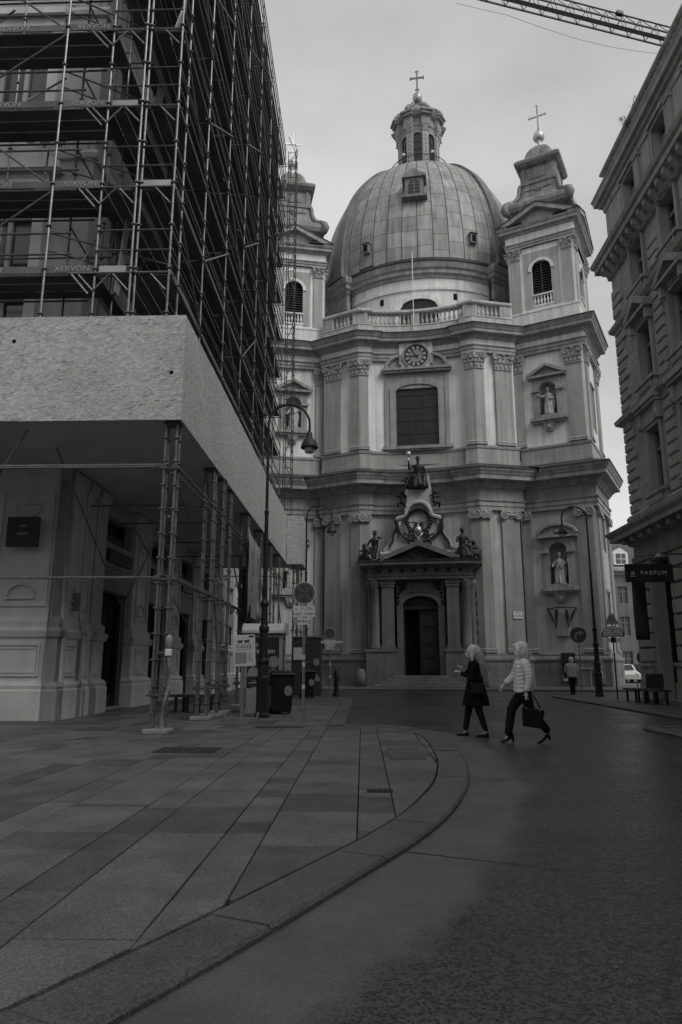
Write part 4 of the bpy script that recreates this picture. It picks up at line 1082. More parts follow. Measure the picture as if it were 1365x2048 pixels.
# arch over the door
m = pm(); DW = 1.14; y0, y1 = PF+.5, PF+.85
m.xz([(-1.5,6.74),(1.5,6.74),(1.5,5.05),(DW,5.05)] + archpts(0, DW, 5.05, .72, 14)[1:-1] + [(-DW,5.05),(-1.5,5.05)], y0, y1); m.build('door_arch', 'portal_stone', por)
m = pm(); pts = [(x, y0-.02, z) for x, z in archpts(0, DW+.1, 5.0, .8, 16)]; m.tube(pts, .09, 6); m.build('archivolt', 'portal_stone', por)
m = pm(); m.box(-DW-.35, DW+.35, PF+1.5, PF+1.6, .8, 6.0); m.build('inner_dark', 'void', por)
m = pm(); m.xz([(DW,5.05)] + archpts(0, DW, 5.05, .72, 14) + [(-DW,5.05)], PF+.82, PF+.9); m.build('tympanum', 'wood_dark', por)
m = pm(); m.box(-1.14,1.14,PF+.72,PF+.95,4.9,5.1); m.build('transom', 'wood_dark', por)
def leaf(x0, x1, nm):
    m = pm(); m.box(x0, x1, PF+.88, PF+.96, .8, 4.9); o = m.build(nm, 'wood_dark', por)
    for z0, z1 in ((.95,1.75),(1.85,2.55),(2.65,3.7),(3.8,4.6)):
        m = pm(); c = (x0+x1)/2; hw_ = abs(x1-x0)/2-.14
        m.box(c-hw_,c+hw_,PF+.84,PF+.882,z0,z1); m.box(c-hw_*.6,c+hw_*.6,PF+.81,PF+.838,z0+.12,z1-.12); m.build('door_panel', 'wood_dark', o)
leaf(-.1, 1.12, 'door_leaf')
m = pm(); m.box(-1.12,-1.04,PF+.9,PF+1.5,.8,4.9); m.build('door_leaf', 'wood_dark', por)
m = pm(); m.box(-.84,.84,y0-.06,y0-.001,5.98,6.55); m.build('inscription_panel', 'portal_stone', por)
# entablature
PP = [(-3.2,0.2),(-3.2,PF+.1),(-2.45,PF),(2.45,PF),(3.2,PF+.1),(3.2,.2)]
m = pm(); m.sweep(PP, [(0,6.75),(.12,6.75),(.12,6.92),(.18,6.95),(.2,7.05),(.1,7.07)]); m.box(-3.1,3.1,PF+.2,.2,6.76,7.6); m.build('architrave', 'portal_stone', por)
m = pm(); m.sweep(PP, [(.1,7.07),(.1,7.5)]); m.build('frieze', 'portal_stone', por)
for i in range(8):
    x = -2.55+5.1*i/7; m = pm(); Mq = T4((x, PF-.115, 7.3)) @ Matrix.Rotation(R(90),4,'X')
    m.lathe([(0,.02),(.13,.02),(.15,0)], 12, M=Mq); m.ell((0,0,.02),(.06,.06,.03),6,Mq); m.build('rosette', 'iron_black', por)
for i in range(9):
    x = -2.9+5.8*i/8; m = pm(); m.box(x-.13,x+.13,PF-.42,PF-.11,7.5,7.62); m.build('mutule', 'portal_stone', por)
m = pm(); m.sweep(PP, [(.1,7.5),(.2,7.52),(.24,7.6),(.62,7.63),(.62,7.78),(.7,7.86),(.74,7.93),(.2,7.97)]); m.build('cornice', 'portal_stone', por)
m = pm(); m.prism(offs(PP,.1), 7.94, 7.99); m.build('roof_slab', 'sheet_metal', por)
m = pm(); pk = 9.0; hx = 2.35
m.xz([(-hx-.2,7.99),(-hx-.2,8.1),(0,pk+.1),(hx+.2,8.1),(hx+.2,7.99),(hx-.35,7.99),(0,pk-.2),(-hx+.35,7.99)], PF-.72, PF+.3); pd = m.build('pediment', 'portal_stone', por)
m = pm(); m.xz([(-hx+.35,7.99),(0,pk-.2),(hx-.35,7.99)], PF-.35, PF+.2); m.build('tympanum', 'iron_dark', pd)
m = pm()
for i in range(14):
    x = -1.6+3.2*i/13; z = 8.12+.42*(1-abs(x)/1.7)*rng.random(); m.ell((x,PF-.4,z),(.14,.1,.11),6)
m.build('relief', 'bronze', pd)
# bell-shaped stone gable above the pediment
gz = [(2.7,7.99),(2.66,8.5),(2.5,8.62),(2.35,8.75),(2.1,9.0),(1.85,9.4),(1.62,9.9),(1.45,10.4),(1.32,10.8)]
m = pm(); out = [(x,z) for x, z in gz] + [(-x,z) for x, z in reversed(gz)]
m.xz(out, PF+.85, -.1); gb = m.build('gable', 'portal_pale', por)
for k in (-1,1):
    m = pm(); m.tube([(k*(x-.12),PF+.85,z) for x, z in gz[2:]], .16, 7); m.build('scroll', 'portal_pale', gb, smooth=True)
m = pm(); m.box(-2.72,2.72,PF+.62,-.1,8.3,8.68); m.build('gable_roll', 'portal_pale', gb, bevel=.12)
m = pm(); pts = [(-1.6,PF+.78,10.72),(-1.3,PF+.72,10.85),(-.95,PF+.7,10.95)] + [(x,PF+.66,z) for x, z in reversed(archpts(0,.82,11.05,.85,10))] + [(.95,PF+.7,10.95),(1.3,PF+.72,10.85),(1.6,PF+.78,10.72)]
m.tube(pts, .15, 7); m.xz([(-1.4,10.6),(1.4,10.6)] + [(x,z) for x,z in archpts(0,.85,11.0,.9,10)], PF+.8, -.1); m.build('gable_head', 'portal_pale', gb)
m = pm(); m.xz([(-.95,11.4),(.95,11.4),(.8,11.8),(.72,12.3),(.85,12.55),(.85,12.8),(-.85,12.8),(-.85,12.55),(-.72,12.3),(-.8,11.8)], PF+.75, -.05); m.build('crowning_block', 'portal_pale', gb)
m = pm()                                   # dark wreath with inner blazon, festoons
for i in range(22):
    a = 2*math.pi*i/22; m.ell((.78*math.cos(a), PF+.62, 10.65+.78*math.sin(a)),(.15,.12,.15),6)
m.ell((0,PF+.7,10.2),(.32,.08,.2),8); m.ell((-.2,PF+.7,10.4),(.12,.07,.12),6); m.ell((.2,PF+.7,10.4),(.12,.07,.12),6); m.ell((0,PF+.7,10.45),(.1,.07,.16),6)
m.build('wreath', 'bronze', gb)
for k in (-1,1):
    m = pm()
    for i in range(11):
        t = i/10; x = k*(1.45+.45*t*t); z = 10.6-1.5*t; m.ell((x+.05*math.sin(9*t),PF+.66,z),(.12*(1-.4*t),.1,.13),6)
    for i in range(8):
        t = i/7; m.ell((k*(.35+1.0*t),PF+.7,9.55-.28*math.sin(math.pi*t)+.45*t),(.11,.09,.1),6)
    for i in range(9):
        t = i/8; m.ell((k*(1.55-.25*t),PF+.7,10.85-.9*t),(.13,.1,.14),6)
    m.build('festoon', 'bronze', gb)
m = pm(); m.ell((0,PF-.2,9.85),(.24,.22,.28),12); m.ell((0,PF-.2,10.15),(.07,.07,.1),8); m.box(-.012,.012,PF-.21,PF-.19,10.2,10.42); m.box(-.07,.07,PF-.209,PF-.191,10.33,10.35)
for a in (-.5,.5): m.tube([(-.28*(a/.5),PF-.2,9.0),(.3*(a/.5),PF-.2,9.7)], .035, 5)
m.build('tiara', 'gilt', gb, smooth=True)
# forecourt bollard, wall plaques and signs that belong to the facade
for k in (-1,1):
    m = MB(); m.lathe([(.3,.12),(.3,.95),(.24,1.02),(.26,1.12),(.12,1.2),(0,1.22)], 12, (k*3.75, PF-.15)); m.build('guard_stone', 'plinth_stone', por, smooth=True)

# ------------------------------------------------------------------ house on the left behind the scaffolding
HX, HY = -7.57, 17.45; HL = 26.0; HW = 9.0; HH = 30.0
house_l = thing('corner_house', 'stone-faced corner house behind the scaffolding, shops at street level', 'building', S(HX, HY, 0), -STREET)
Mside = wallM((0,0),(0,HL)); Mfront = wallM((-HW,0),(0,0))
# ground floor: piers between dark shop openings, on the side wall
shop = [(2.85,5.5),(7.3,9.9),(11.6,14.0),(15.6,17.8),(19.3,21.2),(22.6,24.4)]
m = MB(); holewall(m, HL, 0, 6.6, [(a,b,.15,4.3) for a,b in shop] + [(a+.1,b-.1,5.0,5.8) for a,b in shop], M=Mside, depth=.45)
holewall(m, HW, 0, 6.6, [(3.0,6.9,.15,4.9)], M=Mfront, depth=.45); m.build('ground_floor_wall', 'house_left', house_l)
def shopwin(M, a, b, z0, z1, nm='shop_window'):
    q = MB(M); q.box(a, b, .38, .44, z0, z1); o = q.build(nm, 'glass_dark', house_l)
    q = MB(M)
    q.box(a,a+.07,.26,.36,z0,z1); q.box(b-.07,b,.26,.36,z0,z1); q.box(a+.07,b-.07,.26,.36,z1-.08,z1); q.box(a+.07,b-.07,.26,.36,z0,z0+.35); q.box((a+b)/2-.03,(a+b)/2+.03,.27,.355,z0+.35,z1-.08)
    q.build('frame', 'iron_dark', o); return o
for a, b in shop:
    shopwin(Mside, a, b, .15, 4.3); shopwin(Mside, a+.1, b-.1, 5.0, 5.8, 'transom_window')
    q = MB(Mside); q.box(a+.1,b-.1,-.06,.25,3.55,4.25); q.build('sign_fascia', 'print_grey', house_l)
    q = MB(Mside); q.box(a+.3,b-.3,-.12,-.002,4.42,4.78); q.build('sign_letters_board', 'sign_dark', house_l)
shopwin(Mfront, 3.0, 6.9, .15, 4.9)
def pier(M, a, b, proj=.16, corner=False):
    q = MB(M); pa = a; pb = b
    path = [(a,.05),(a,0),(b,0),(b,.05)]
    q.sweep([(a,.06),(a,-.0),(b,-.0),(b,.06)], [(.32,.0),(.32,.78),(.28,.82),(.30,.9),(.24,.98),(.18,1.0),(.18,2.02),(.24,2.06),(.28,2.2),(.24,2.26),(.18,2.3),(.2,2.44),(.1,2.56),(.1,6.0),(.16,6.05),(.2,6.3),(.0,6.35)])
    o = q.build('pier', 'house_left_trim', house_l)
    w_ = b-a
    q = MB(M)
    for off_, z0, z1, pr in ((.22,1.12,1.9,.205),(.30,1.2,1.82,.185),(.2,2.8,5.7,.125)):
        x0, x1 = a+off_, b-off_
        if x1-x0 < .25: continue
        t = .05
        for bx_ in ((x0,x1,z0,z0+t),(x0,x1,z1-t,z1),(x0,x0+t,z0+t,z1-t),(x1-t,x1,z0+t,z1-t)): q.box(bx_[0],bx_[1],-pr-.02,-pr+.05,bx_[2],bx_[3])
    q.build('panel_moulding', 'house_left_trim', o)
    if w_ > .9:
        c = (a+b)/2
        for zc, sgn_ in ((3.05,1),(5.35,-1)):
            q = MB(M); pts = [(c+.34*math.cos(R(t)), -.13, zc+sgn_*.3*math.sin(R(t))) for t in range(0,181,20)]; q.tube(pts, .035, 5); q.box(c-.36,c+.36,-.16,-.1,zc-.05*sgn_-.02,zc-.05*sgn_+.02)
            q.build('ornament', 'house_left_trim', o)
    return o
for a, b in ((.0,1.15),(1.25,1.95),(2.05,2.75),(5.6,7.2),(10.0,11.5),(14.1,15.5),(17.9,19.2),(21.3,22.5),(24.5,25.8)): pier(Mside, a, b)
for a, b in ((HW-1.75,HW-.0),(1.2,2.9)): pier(Mfront, a, b)
# rows of bead along the corner: conduit
q = MB(Mside); q.tube([(1.2,-.34,.1),(1.2,-.3,2.0),(1.2,-.13,2.7),(1.2,-.13,6.2)], .02, 5); q.build('conduit', 'house_left_trim', house_l)
q = MB(Mfront); q.box(HW-1.25,HW-.45,-.36,-.28,4.25,5.0); sg = q.build('projecting_sign', 'sign_dark', house_l)
q = MB(Mfront); q.box(HW-.98,HW-.72,-.366,-.361,4.55,4.6); q.box(HW-.93,HW-.77,-.366,-.361,4.75,4.8); q.build('emblem', 'print_grey', sg)
q = MB(Mside); q.box(.7,.78,-.3,-.1,2.75,3.2); q.build('wall_lamp', 'pole_grey', house_l)
# upper storeys
fw = [(x, x+1.55) for x in (1.2, 5.9)]
rows = [(9.0,11.3),(12.1,14.6),(17.3,19.9),(21.6,24.0),(25.6,27.6)]
m = MB(); holes = [(a,b,z0,z1) for a,b in fw for z0,z1 in rows]
holewall(m, HW, 6.6, HH, holes, M=Mfront, depth=.35)
sw_ = [(1.6+3.4*i, 3.0+3.4*i) for i in range(7)]
holewall(m, HL, 6.6, HH, [(a,b,z0,z1) for a,b in sw_ for z0,z1 in rows], M=Mside, depth=.35)
m.build('upper_wall', 'house_left', house_l)
def winframe(M, a, b, z0, z1, par, mt='window_paint', y=.2, cols=2, trans=.68, glass='glass_house', curtain=False):
    q = MB(M); t = .08
    q.box(a,a+t,y,y+.1,z0,z1); q.box(b-t,b,y,y+.1,z0,z1); q.box(a+t,b-t,y,y+.1,z1-t,z1); q.box(a+t,b-t,y,y+.1,z0,z0+t)
    zt = z0+(z1-z0)*trans; q.box(a+t,b-t,y-.02,y+.1,zt-.06,zt+.06)
    for k in range(1, cols):
        x = a+(b-a)*k/cols; q.box(x-.06,x+.06,y-.01,y+.1,z0+t,zt-.06); q.box(x-.04,x+.04,y,y+.1,zt+.06,z1-t)
    o = q.build('window', mt, par)
    q = MB(M); q.box(a+.02,b-.02,y+.105,y+.12,z0+.02,z1-.02); q.build('pane', glass, o)
    if curtain:
        q = MB(M); q.add([(a+.05+(b-a-.1)*i/10, y+.2+.03*(i%2), z) for z in (z0+.1,z1-.1) for i in range(11)], [(i,i+1,12+i,11+i) for i in range(10)]); q.build('curtain', 'curtain', o)
    return o
for a, b in fw:
    for z0, z1 in rows:
        o = winframe(Mfront, a, b, z0, z1, house_l)
        q = MB(Mfront); q.box(a-.3,a-.003,-.12,.0,z0-.1,z1+.1); q.box(b+.003,b+.3,-.12,.0,z0-.1,z1+.1); q.box(a-.45,b+.45,-.3,0,z1+.4,z1+.62); q.box(a-.35,b+.35,-.12,0,z1+.103,z1+.397); q.box(a-.35,b+.35,-.22,0,z0-.25,z0-.103)
        q.build('surround', 'house_left_trim', o)
        for k in range(8):
            pass
for a, b in sw_:
    for z0, z1 in rows: winframe(Mside, a, b, z0, z1, house_l)
# pediment over the middle window and string courses with a meander frieze
q = MB(Mfront); a, b = fw[1]; c = (a+b)/2
q.xz([(c-1.5,15.2),(c,16.1),(c+1.5,15.2),(c+1.5,15.02),(c-1.5,15.02)], -.35, 0); q.build('window_pediment', 'house_left_trim', house_l)
def meander(M, x0, x1, z0, parent):
    h = .36; w_ = .46; n = int((x1-x0)/w_)
    q = MB(M); q.box(x0-.1, x1+.1, -.05, 0, z0-.12, z0+h+.12); band = q.build('frieze_band', 'house_left', parent)
    src_ = None
    for i in range(n):
        x = x0+i*w_; t = .05
        if src_ is None:
            q = MB(M)
            for r_ in ((0,.42,.31,.36),(0,.05,0,.31),(.05,.32,0,.05),(.27,.32,.05,.22),(.14,.27,.17,.22),(.37,.42,-.0,.31),(.42,.46,0,.05)):
                q.box(x0+r_[0],x0+r_[1],-.085,-.051,z0+r_[2],z0+r_[3])
            src_ = q.build('key_ornament', 'curtain', band)
        else: inst(src_, band, tuple((M.to_3x3() @ Vector((i*w_,0,0)))))
for z0, x0 in ((15.75, 6.9),(8.55,4.6),(20.6,4.6)): meander(Mfront, x0, HW-.3, z0, house_l)
for z in (8.2, 11.75, 15.5, 20.4, 24.8):
    q = MB(); q.sweep([(-HW,0),(0,0),(0,HL)], [(0,z),(.1,z),(.16,z+.12),(.16,z+.2),(0,z+.26)], cap=False); q.build('string_course', 'house_left_trim', house_l)
q = MB(); q.sweep([(-HW,0),(0,0),(0,HL)], [(0,28.6),(.3,28.9),(.6,29.3),(.7,29.8),(0,30)], cap=False); q.build('cornice', 'house_left_trim', house_l)
q = MB(); q.add([(-HW,0,30),(0,0,30),(0,HL,30),(-HW,HL,30),(-3,3,32.5),(-3,HL-3,32.5),(-HW,3,32.5),(-HW,HL-3,32.5)], [(0,1,4,6),(1,2,5,4),(2,3,7,5),(4,5,7,6)]); q.build('roof', 'roof_tile', house_l)
q = MB(); q.add([(-HW,HL,0),(0,HL,0),(0,HL,30),(-HW,HL,30)], [(0,1,2,3)]); q.build('rear_wall', 'house_left', house_l)

# ------------------------------------------------------------------ hoarding of strand board over the pavement tunnel
HFX, HFY, HZ0, HZ1, HEND = -3.70, 13.75, 6.32, 8.65, 34.2
hoard = thing('hoarding', 'long strand-board box over the covered footpath at the scaffolded corner', 'hoarding', S(HFX, HFY, 0), -STREET)
Mh = T4((-HFX, -HFY, 0))
def uvbox(o):
    me = o.data; uv = me.uv_layers.new(name='UVMap')
    for lp in me.loops:
        p = me.vertices[lp.vertex_index].co; uv.data[lp.index].uv = (p.x*1.0+p.y, p.z)
def osb(x0,x1,y0,y1,z0,z1,parent=hoard,M=Mh):
    q = MB(M); q.box(x0,x1,y0,y1,z0,z1); o = q.build('board', 'strand_board', parent); uvbox(o); return o
g = .003; x = HFX
for w_ in (3.42, 2.5, 2.5, 2.5):
    osb(x-w_+g, x-g if x < HFX else x, HFY, HFY+.022, HZ0-rng.uniform(0,.01), HZ1); x -= w_
y = HFY+.025
while y < HEND-.1:
    L = min(2.5, HEND-y)
    osb(HFX-.022, HFX+rng.uniform(0,.006), y+g, y+L-g, HZ0-rng.uniform(0,.02), HZ1+rng.uniform(-.01,.01)); y += L
q = MB(Mh); q.box(-16, HFX-.03, HFY+.03, HEND+2.3, HZ0+.03, HZ0+.06); q.build('soffit', 'board_under', hoard)
q = MB(Mh); q.box(-16, HFX-.03, HFY+.03, HEND+2.3, HZ1-.12, HZ1-.05); q.build('top_deck', 'plank', hoard)
for px_, pz in ((-3.95,7.35),(-7.35,8.1)):
    q = MB(Mh @ T4((px_, HFY-.004, pz)) @ Matrix.Rotation(R(90),4,'X')); q.lathe([(0,0),(.045,0),(.045,-.02)], 12); q.build('bolt_hole', 'void', hoard)
# second, projecting box at the far end
EX = -2.88
osb(HFX+.03, EX-.024, HEND, HEND+.022, HZ0-.1, HZ1-.05); osb(EX-.022, EX, HEND+.0, HEND+2.3, HZ0-.1, HZ1-.05); osb(HFX+.03, EX-.024, HEND+2.278, HEND+2.3, HZ0-.1, HZ1-.05)
q = MB(Mh); q.box(HFX+.03, EX-.03, HEND+.03, HEND+2.25, HZ0-.06, HZ0-.03); q.build('soffit', 'board_under', hoard)

# ------------------------------------------------------------------ scaffolding
SX, SY = -4.2, 14.0
scaf = thing('scaffolding', 'tall tube-and-plank scaffolding wrapped round the corner house', 'scaffolding', S(SX, SY, 0), -STREET)
Msc = T4((-SX, -SY, 0))
LV = [9.80 + 2.14*k for k in range(10)]; TOP = LV[-1]+1.15
BAY_ = 3.0; NB = 7
XR = [-4.2, -5.03, -5.85, -6.95]
ys = [SY + BAY_*k for k in range(NB+1)]
rosette = [(.024,-.012),(.066,-.008),(.066,.016),(.024,.02)]
def standard(z0, z1, r_=.026, step=.5, ros=True):
    q = MB(); q.tube([(0,0,z0),(0,0,z1)], r_, 7)
    z = z0+.3
    while ros and z < z1:
        q.lathe([(a*1.0, z+b) for a, b in rosette], 7); z += step
    return q
std_src = None
def add_std(x, y, z0, z1, par=scaf, mt='steel'):
    q = standard(z0, z1, step=1.07); return q.build('standard', mt, par, loc=(x-SX, y-SY, 0))
def share(src_, x, y, z=0, rz=0): return inst(src_, scaf, (x-SX, y-SY, z), rz)
s_out = add_std(XR[0], ys[0], HZ1-.1, TOP)
s_in = None
for i, x in enumerate(XR):
    for k, y in enumerate(ys):
        if i == 0 and k == 0: continue
        share(s_out, x+rng.uniform(-.02,.02), y+rng.uniform(-.03,.03))
share(s_out, XR[1]+.09, ys[0]); share(s_out, XR[0]+.0, ys[0]+.75)
FX = [-6.97, -9.6, -12.2]
for x in FX:
    for y in (SY, 15.05, 16.7): share(s_out, x, y)
share(s_out, -5.85, 15.1)
# ledgers and guard rails along the street
q = MB(); q.tube([(0,0,0),(0,BAY_,0)], .024, 6); led = None
for li, z in enumerate(LV):
    for k in range(NB):
        for dz in (.5, 1.02):
            if led is None: led = q.build('guard_rail', 'steel', scaf, loc=(XR[0]-SX, ys[k]-SY, z+dz))
            else: share(led, XR[0]+.03, ys[k], z+dz)
        o = share(led, XR[0]+.03, ys[k], z-.03); o.name = 'ledger'
        o = share(led, XR[1], ys[k], z-.06); o.name = 'ledger'
q = MB(); q.tube([(0,0,0),(XR[0]-XR[3]+.1,0,0)], .024, 6); tr = None
for li, z in enumerate(LV):
    for k in range(NB+1):
        if tr is None: tr = q.build('transom', 'steel_dull', scaf, loc=(XR[3]-SX, ys[k]-SY+.05, z-.03))
        else: share(tr, XR[3], ys[k]+.05, z-.03)
# planks: near bays one by one, the rest joined
pw = .30
q = MB(); q.box(0, pw-.02, .02, BAY_-.02, 0, .045)
pl = None; far = MB(Msc)
for li, z in enumerate(LV):
    for k in range(NB):
        for j in range(6):
            x = XR[0]-.03-(j+1)*(pw+.008)
            if j == 4 and (li+k) % 3 == 0: continue
            zz = z + rng.uniform(0,.012)
            if k < 3 and li < 9:
                if pl is None: pl = q.build('plank', 'plank', scaf, loc=(x-SX, ys[k]-SY, zz))
                else: share(pl, x, ys[k]+rng.uniform(-.02,.02), zz)
            else: far.box(x, x+pw-.02, ys[k]+.02, ys[k]+BAY_-.02, zz, zz+.045)
tag(far.build('planks_far', 'plank', scaf), kind='stuff')
q = MB(); q.box(0,.03,.03,BAY_-.03,0,.15); tb = None; tbd = None
for li, z in enumerate(LV):
    for k in range(NB):
        r_ = rng.random()
        if r_ < .12: continue
        if tb is None: tb = q.build('toe_board', 'toe', scaf, loc=(XR[0]-SX-.03, ys[k]-SY, z+.05))
        else: share(tb, XR[0]-.035, ys[k], z+.05)
q = MB(); q.box(0,.035,0,1.7,0,.24); tbb = None
for k, z in ((0,LV[1]-.27),(0,LV[2]-.27),(0,LV[3]-.27),(1,LV[0]-.27),(1,LV[1]-.27),(2,LV[0]-.27)):       # loose pale timbers leaning on the decks
    if tbb is None: tbb = q.build('loose_timber', 'timber', scaf, loc=(XR[1]-.02-SX, ys[k]-SY+.4, z))
    else: share(tbb, XR[1]-.02, ys[k]+.4, z)
# diagonal braces
def brace(p, q_, par=scaf, mt='steel', r_=.024):
    m = MB(Msc); m.tube([p, q_], r_, 6); return m.build('brace', mt, par)
for li in range(9):
    for k in ((1,3) if li % 2 else (0,2,4)):
        z = LV[li]; y0, y1 = (ys[k], ys[k+1]) if li % 2 else (ys[k+1], ys[k])
        brace((XR[0]+.05,y0,z),(XR[0]+.05,y1,z+2.1))
# gable end of the side run: transoms, boards, brackets seen head-on
for li, z in enumerate(LV[:6]):
    for a, b in ((XR[0],XR[1]),(XR[1]+.09,XR[2])):
        m = MB(Msc); m.tube([(a,SY-.03,z-.0),(b,SY-.03,z-.0)], .028, 6); m.build('transom', 'steel', scaf)
        for dz in (.55,1.05):
            m = MB(Msc); m.tube([(a,SY-.03,z+dz),(b,SY-.03,z+dz)], .02, 6); m.build('guard_rail', 'steel_dull', scaf)
    for x, s_ in ((XR[0]-.05,-1),(XR[1]-.05,-1),(XR[2]+.0,1),(XR[2],-1)):
        m = MB(Msc); m.tube([(x,SY-.03,z-.42),(x+s_*.35,SY-.03,z-.02)], .02, 6); m.build('bracket', 'steel', scaf)
    m = MB(Msc); m.tube([(XR[2],SY-.03,z-.0),(XR[2]-.55,SY-.03,z-.0)], .022, 6); m.tube([(XR[2]-.1,SY-.03,z-.5),(XR[2]-.5,SY-.03,z-.02)], .022, 6); m.build('console', 'steel', scaf)
    if li != 3:
        a, b = ((XR[1],XR[0]-.02) if li in (1,4) else (XR[2]+.05,XR[1]-.08))
        m = MB(Msc); m.box(a+.05,b-.05,SY-.01,SY+.02,z+.04,z+.19); m.build('toe_board', 'timber', scaf)
# front run facing the square: decks, rails, toe boards with the hire firm's lettering
for li, z in enumerate(LV[:5]):
    for y in (SY, 15.1, 16.7):
        for dz in ((-.03,.5,1.02) if y == SY else (-.03,)):
            m = MB(Msc); m.tube([(-6.4,y,z+dz+.0),(-14,y,z+dz+.0)], .024, 6); m.build('guard_rail' if dz > 0 else 'ledger', 'steel_dull', scaf)
    for dz in (.6, 1.05):
        m = MB(Msc); m.tube([(-6.97,SY,z+dz),(-4.6,15.6,z+dz+.1)], .022, 6); m.build('guard_rail', 'steel_dull', scaf)
    for j in range(3):
        m = MB(Msc); y = SY+.05+j*.34; m.box(-14, -6.0, y, y+.31, z, z+.045); m.build('plank', 'plank', scaf)
    m = MB(Msc); m.box(-14,-6.98,SY-.03,SY-.005,z+.02,z+.19); t1 = m.build('toe_board', 'toe', scaf)
    m = MB(Msc); m.box(-6.93,-5.87,SY-.03,SY-.005,z+.02,z+.2); t2 = m.build('toe_board', 'toe', scaf)
    text_mesh('XERVON', .19, 'toe_print', t2, Msc @ T4((-6.35, SY-.035, z+.11)), spacing=1.05)
    text_mesh('XERVON', .19, 'toe_print', t1, Msc @ T4((-8.3, SY-.035, z+.105)), spacing=1.05)
    brace((-6.97,SY,z+(.05 if li % 2 else 2.1)),(-9.6,SY,z+(2.1 if li % 2 else .05)), mt='steel_dull')
    brace((-6.97,15.05,z+1.9),(-6.0,16.7,z+.1), mt='steel_dull')
# stair tower at the far end
for x in (-4.05,-3.65):
    for y in (35.3, 36.3):
        m = MB(Msc); m.tube([(x,y,HZ1),(x,y,TOP)], .022, 6); m.build('stair_post', 'iron_dark', scaf)
for li, z in enumerate(LV):
    m = MB(Msc)
    for dz in (0,.53,1.07,1.6): m.tube([(-4.05,35.3,z+dz),(-3.65,35.3,z+dz)], .02, 5); m.tube([(-3.65,35.3,z+dz),(-3.65,36.3,z+dz)], .02, 5)
    m.tube([(-4.05,35.3,z),(-3.65,35.3,z+1.07)], .02, 5); m.tube([(-3.65,35.3,z+1.07),(-4.05,35.3,z+2.1)], .02, 5)
    m.build('stair_frame', 'iron_dark', scaf)
    brace((-3.64,35.3,z+.0),(-3.64,36.3,z+2.1), mt='iron_dark')
# tunnel supports below the hoarding: clusters of props on concrete pads
def cluster(x, y, w_=.23, d_=.23, z1=HZ0-.03, pad=True):
    for i, (a, b) in enumerate(((0,0),(w_,0),(0,d_),(w_,d_))):
        q = standard(.18, z1, .027, .5); q.build('prop', 'steel', scaf, loc=(x+a-SX, y+b-SY, 0))
    q = MB(Msc); q.box(x-.05,x+w_+.05,y-.05,y+d_+.05,z1,z1+.03); q.build('head_plate', 'steel_dull', scaf)
    if pad:
        q = MB(Msc); q.box(x-.12,x+w_+.14,y-.12,y+d_+.12,.1,.19); q.build('pad', 'concrete', scaf, bevel=.015)
    for z in (.85,3.08,5.36):
        q = MB(Msc)
        for a, b in ((0,0),(w_,0),(0,d_),(w_,d_)): q.box(x+a-.05,x+a+.05,y+b-.05,y+b+.05,z-.05,z+.05)
        q.tube([(x-.1,y-.02,z-.04),(x+w_+.12,y-.02,z-.04)], .022, 6); q.build('coupler', 'steel_dull', scaf)
for x, y in ((-4.05,13.95),(-4.0,17.5),(-3.95,18.5),(-4.0,19.8),(-4.0,23.0),(-4.0,26.0),(-4.0,29.0),(-4.0,32.0),(-3.35,34.4),(-3.35,36.2)): cluster(x, y)
for z in (3.08, 5.36):
    for dx in (0,.1):
        m = MB(Msc); m.tube([(-4.05,13.93,z+dx*.4),(-16,13.93,z+dx*.4)], .027, 7)
        if dx == 0 or z > 5: m.build('ledger', 'steel', scaf)
    for x, dz in ((-3.78,0),(-4.0,.06)):
        m = MB(Msc); m.tube([(x,13.9,z+dz),(x,34.5,z+dz)], .027, 7); m.build('ledger', 'steel', scaf)
brace((-3.95,14.2,5.3),(-4.0,17.5,4.2)); brace((-3.95,17.6,6.0),(-3.9,19.9,.5)); brace((-4.0,14.3,4.4),(-6.9,20.5,3.2)); brace((-6.9,15.2,6.2),(-6.9,20.5,2.9)); brace((-6.9,20.6,5.6),(-6.9,28,3.0))
brace((-3.9,19.9,5.4),(-3.9,23.0,3.2)); brace((-3.9,23.2,5.4),(-3.9,26.0,3.1)); brace((-3.9,26.2,5.4),(-3.9,29,3.1)); brace((-3.9,29.2,3.1),(-3.9,32,.9)); brace((-3.9,32,5.4),(-3.9,34.4,3.1)); brace((-3.3,34.5,3.1),(-3.3,36.3,5.4)); brace((-8.6,14.0,3.2),(-7.0,14.0,6.2), mt='steel_dull')
for y in (17.5,19.8,23,26,29,32):
    for z in (.85, 5.36):
        m = MB(Msc); m.tube([(-4.1,y,z),(-6.9 if z > 1 else -3.6,y,z)], .025, 6); m.build('transom', 'steel_dull', scaf)

# clutter on the decks: leaning planks, buckets, folded nets
for i in range(16):
    li = i % 5; k = rng.choice((0,0,1,1,2)); x = rng.choice((-4.7,-5.3,-5.7)); y = ys[k]+rng.uniform(.3,2.4); z = LV[li]+.05
    q = MB(Msc @ T4((x,y,z)) @ RZ(rng.uniform(-.3,.3)) @ Matrix.Rotation(R(rng.uniform(4,16)),4,'Y')); h_ = rng.uniform(.9,1.9); q.box(-.02,.02,-.12,.12,0,h_); q.build('leaning_board', 'timber' if i % 3 == 0 else 'toe', scaf)
for i in range(8):
    x = -6.2-rng.random()*5; z = LV[i % 4]+.05; q = MB(Msc @ T4((x, SY+rng.uniform(.25,.8), z))); q.lathe([(.11,0),(.14,.26),(.15,.27)], 10); q.build('bucket', 'iron_dark', scaf)
for i in range(10):
    li = i % 5; z = LV[li]; x = -6.3-.9*i; brace((x,SY+.02,z+.05),(x+rng.uniform(-.7,.7),15.1,z+1.9), mt='steel_dull')

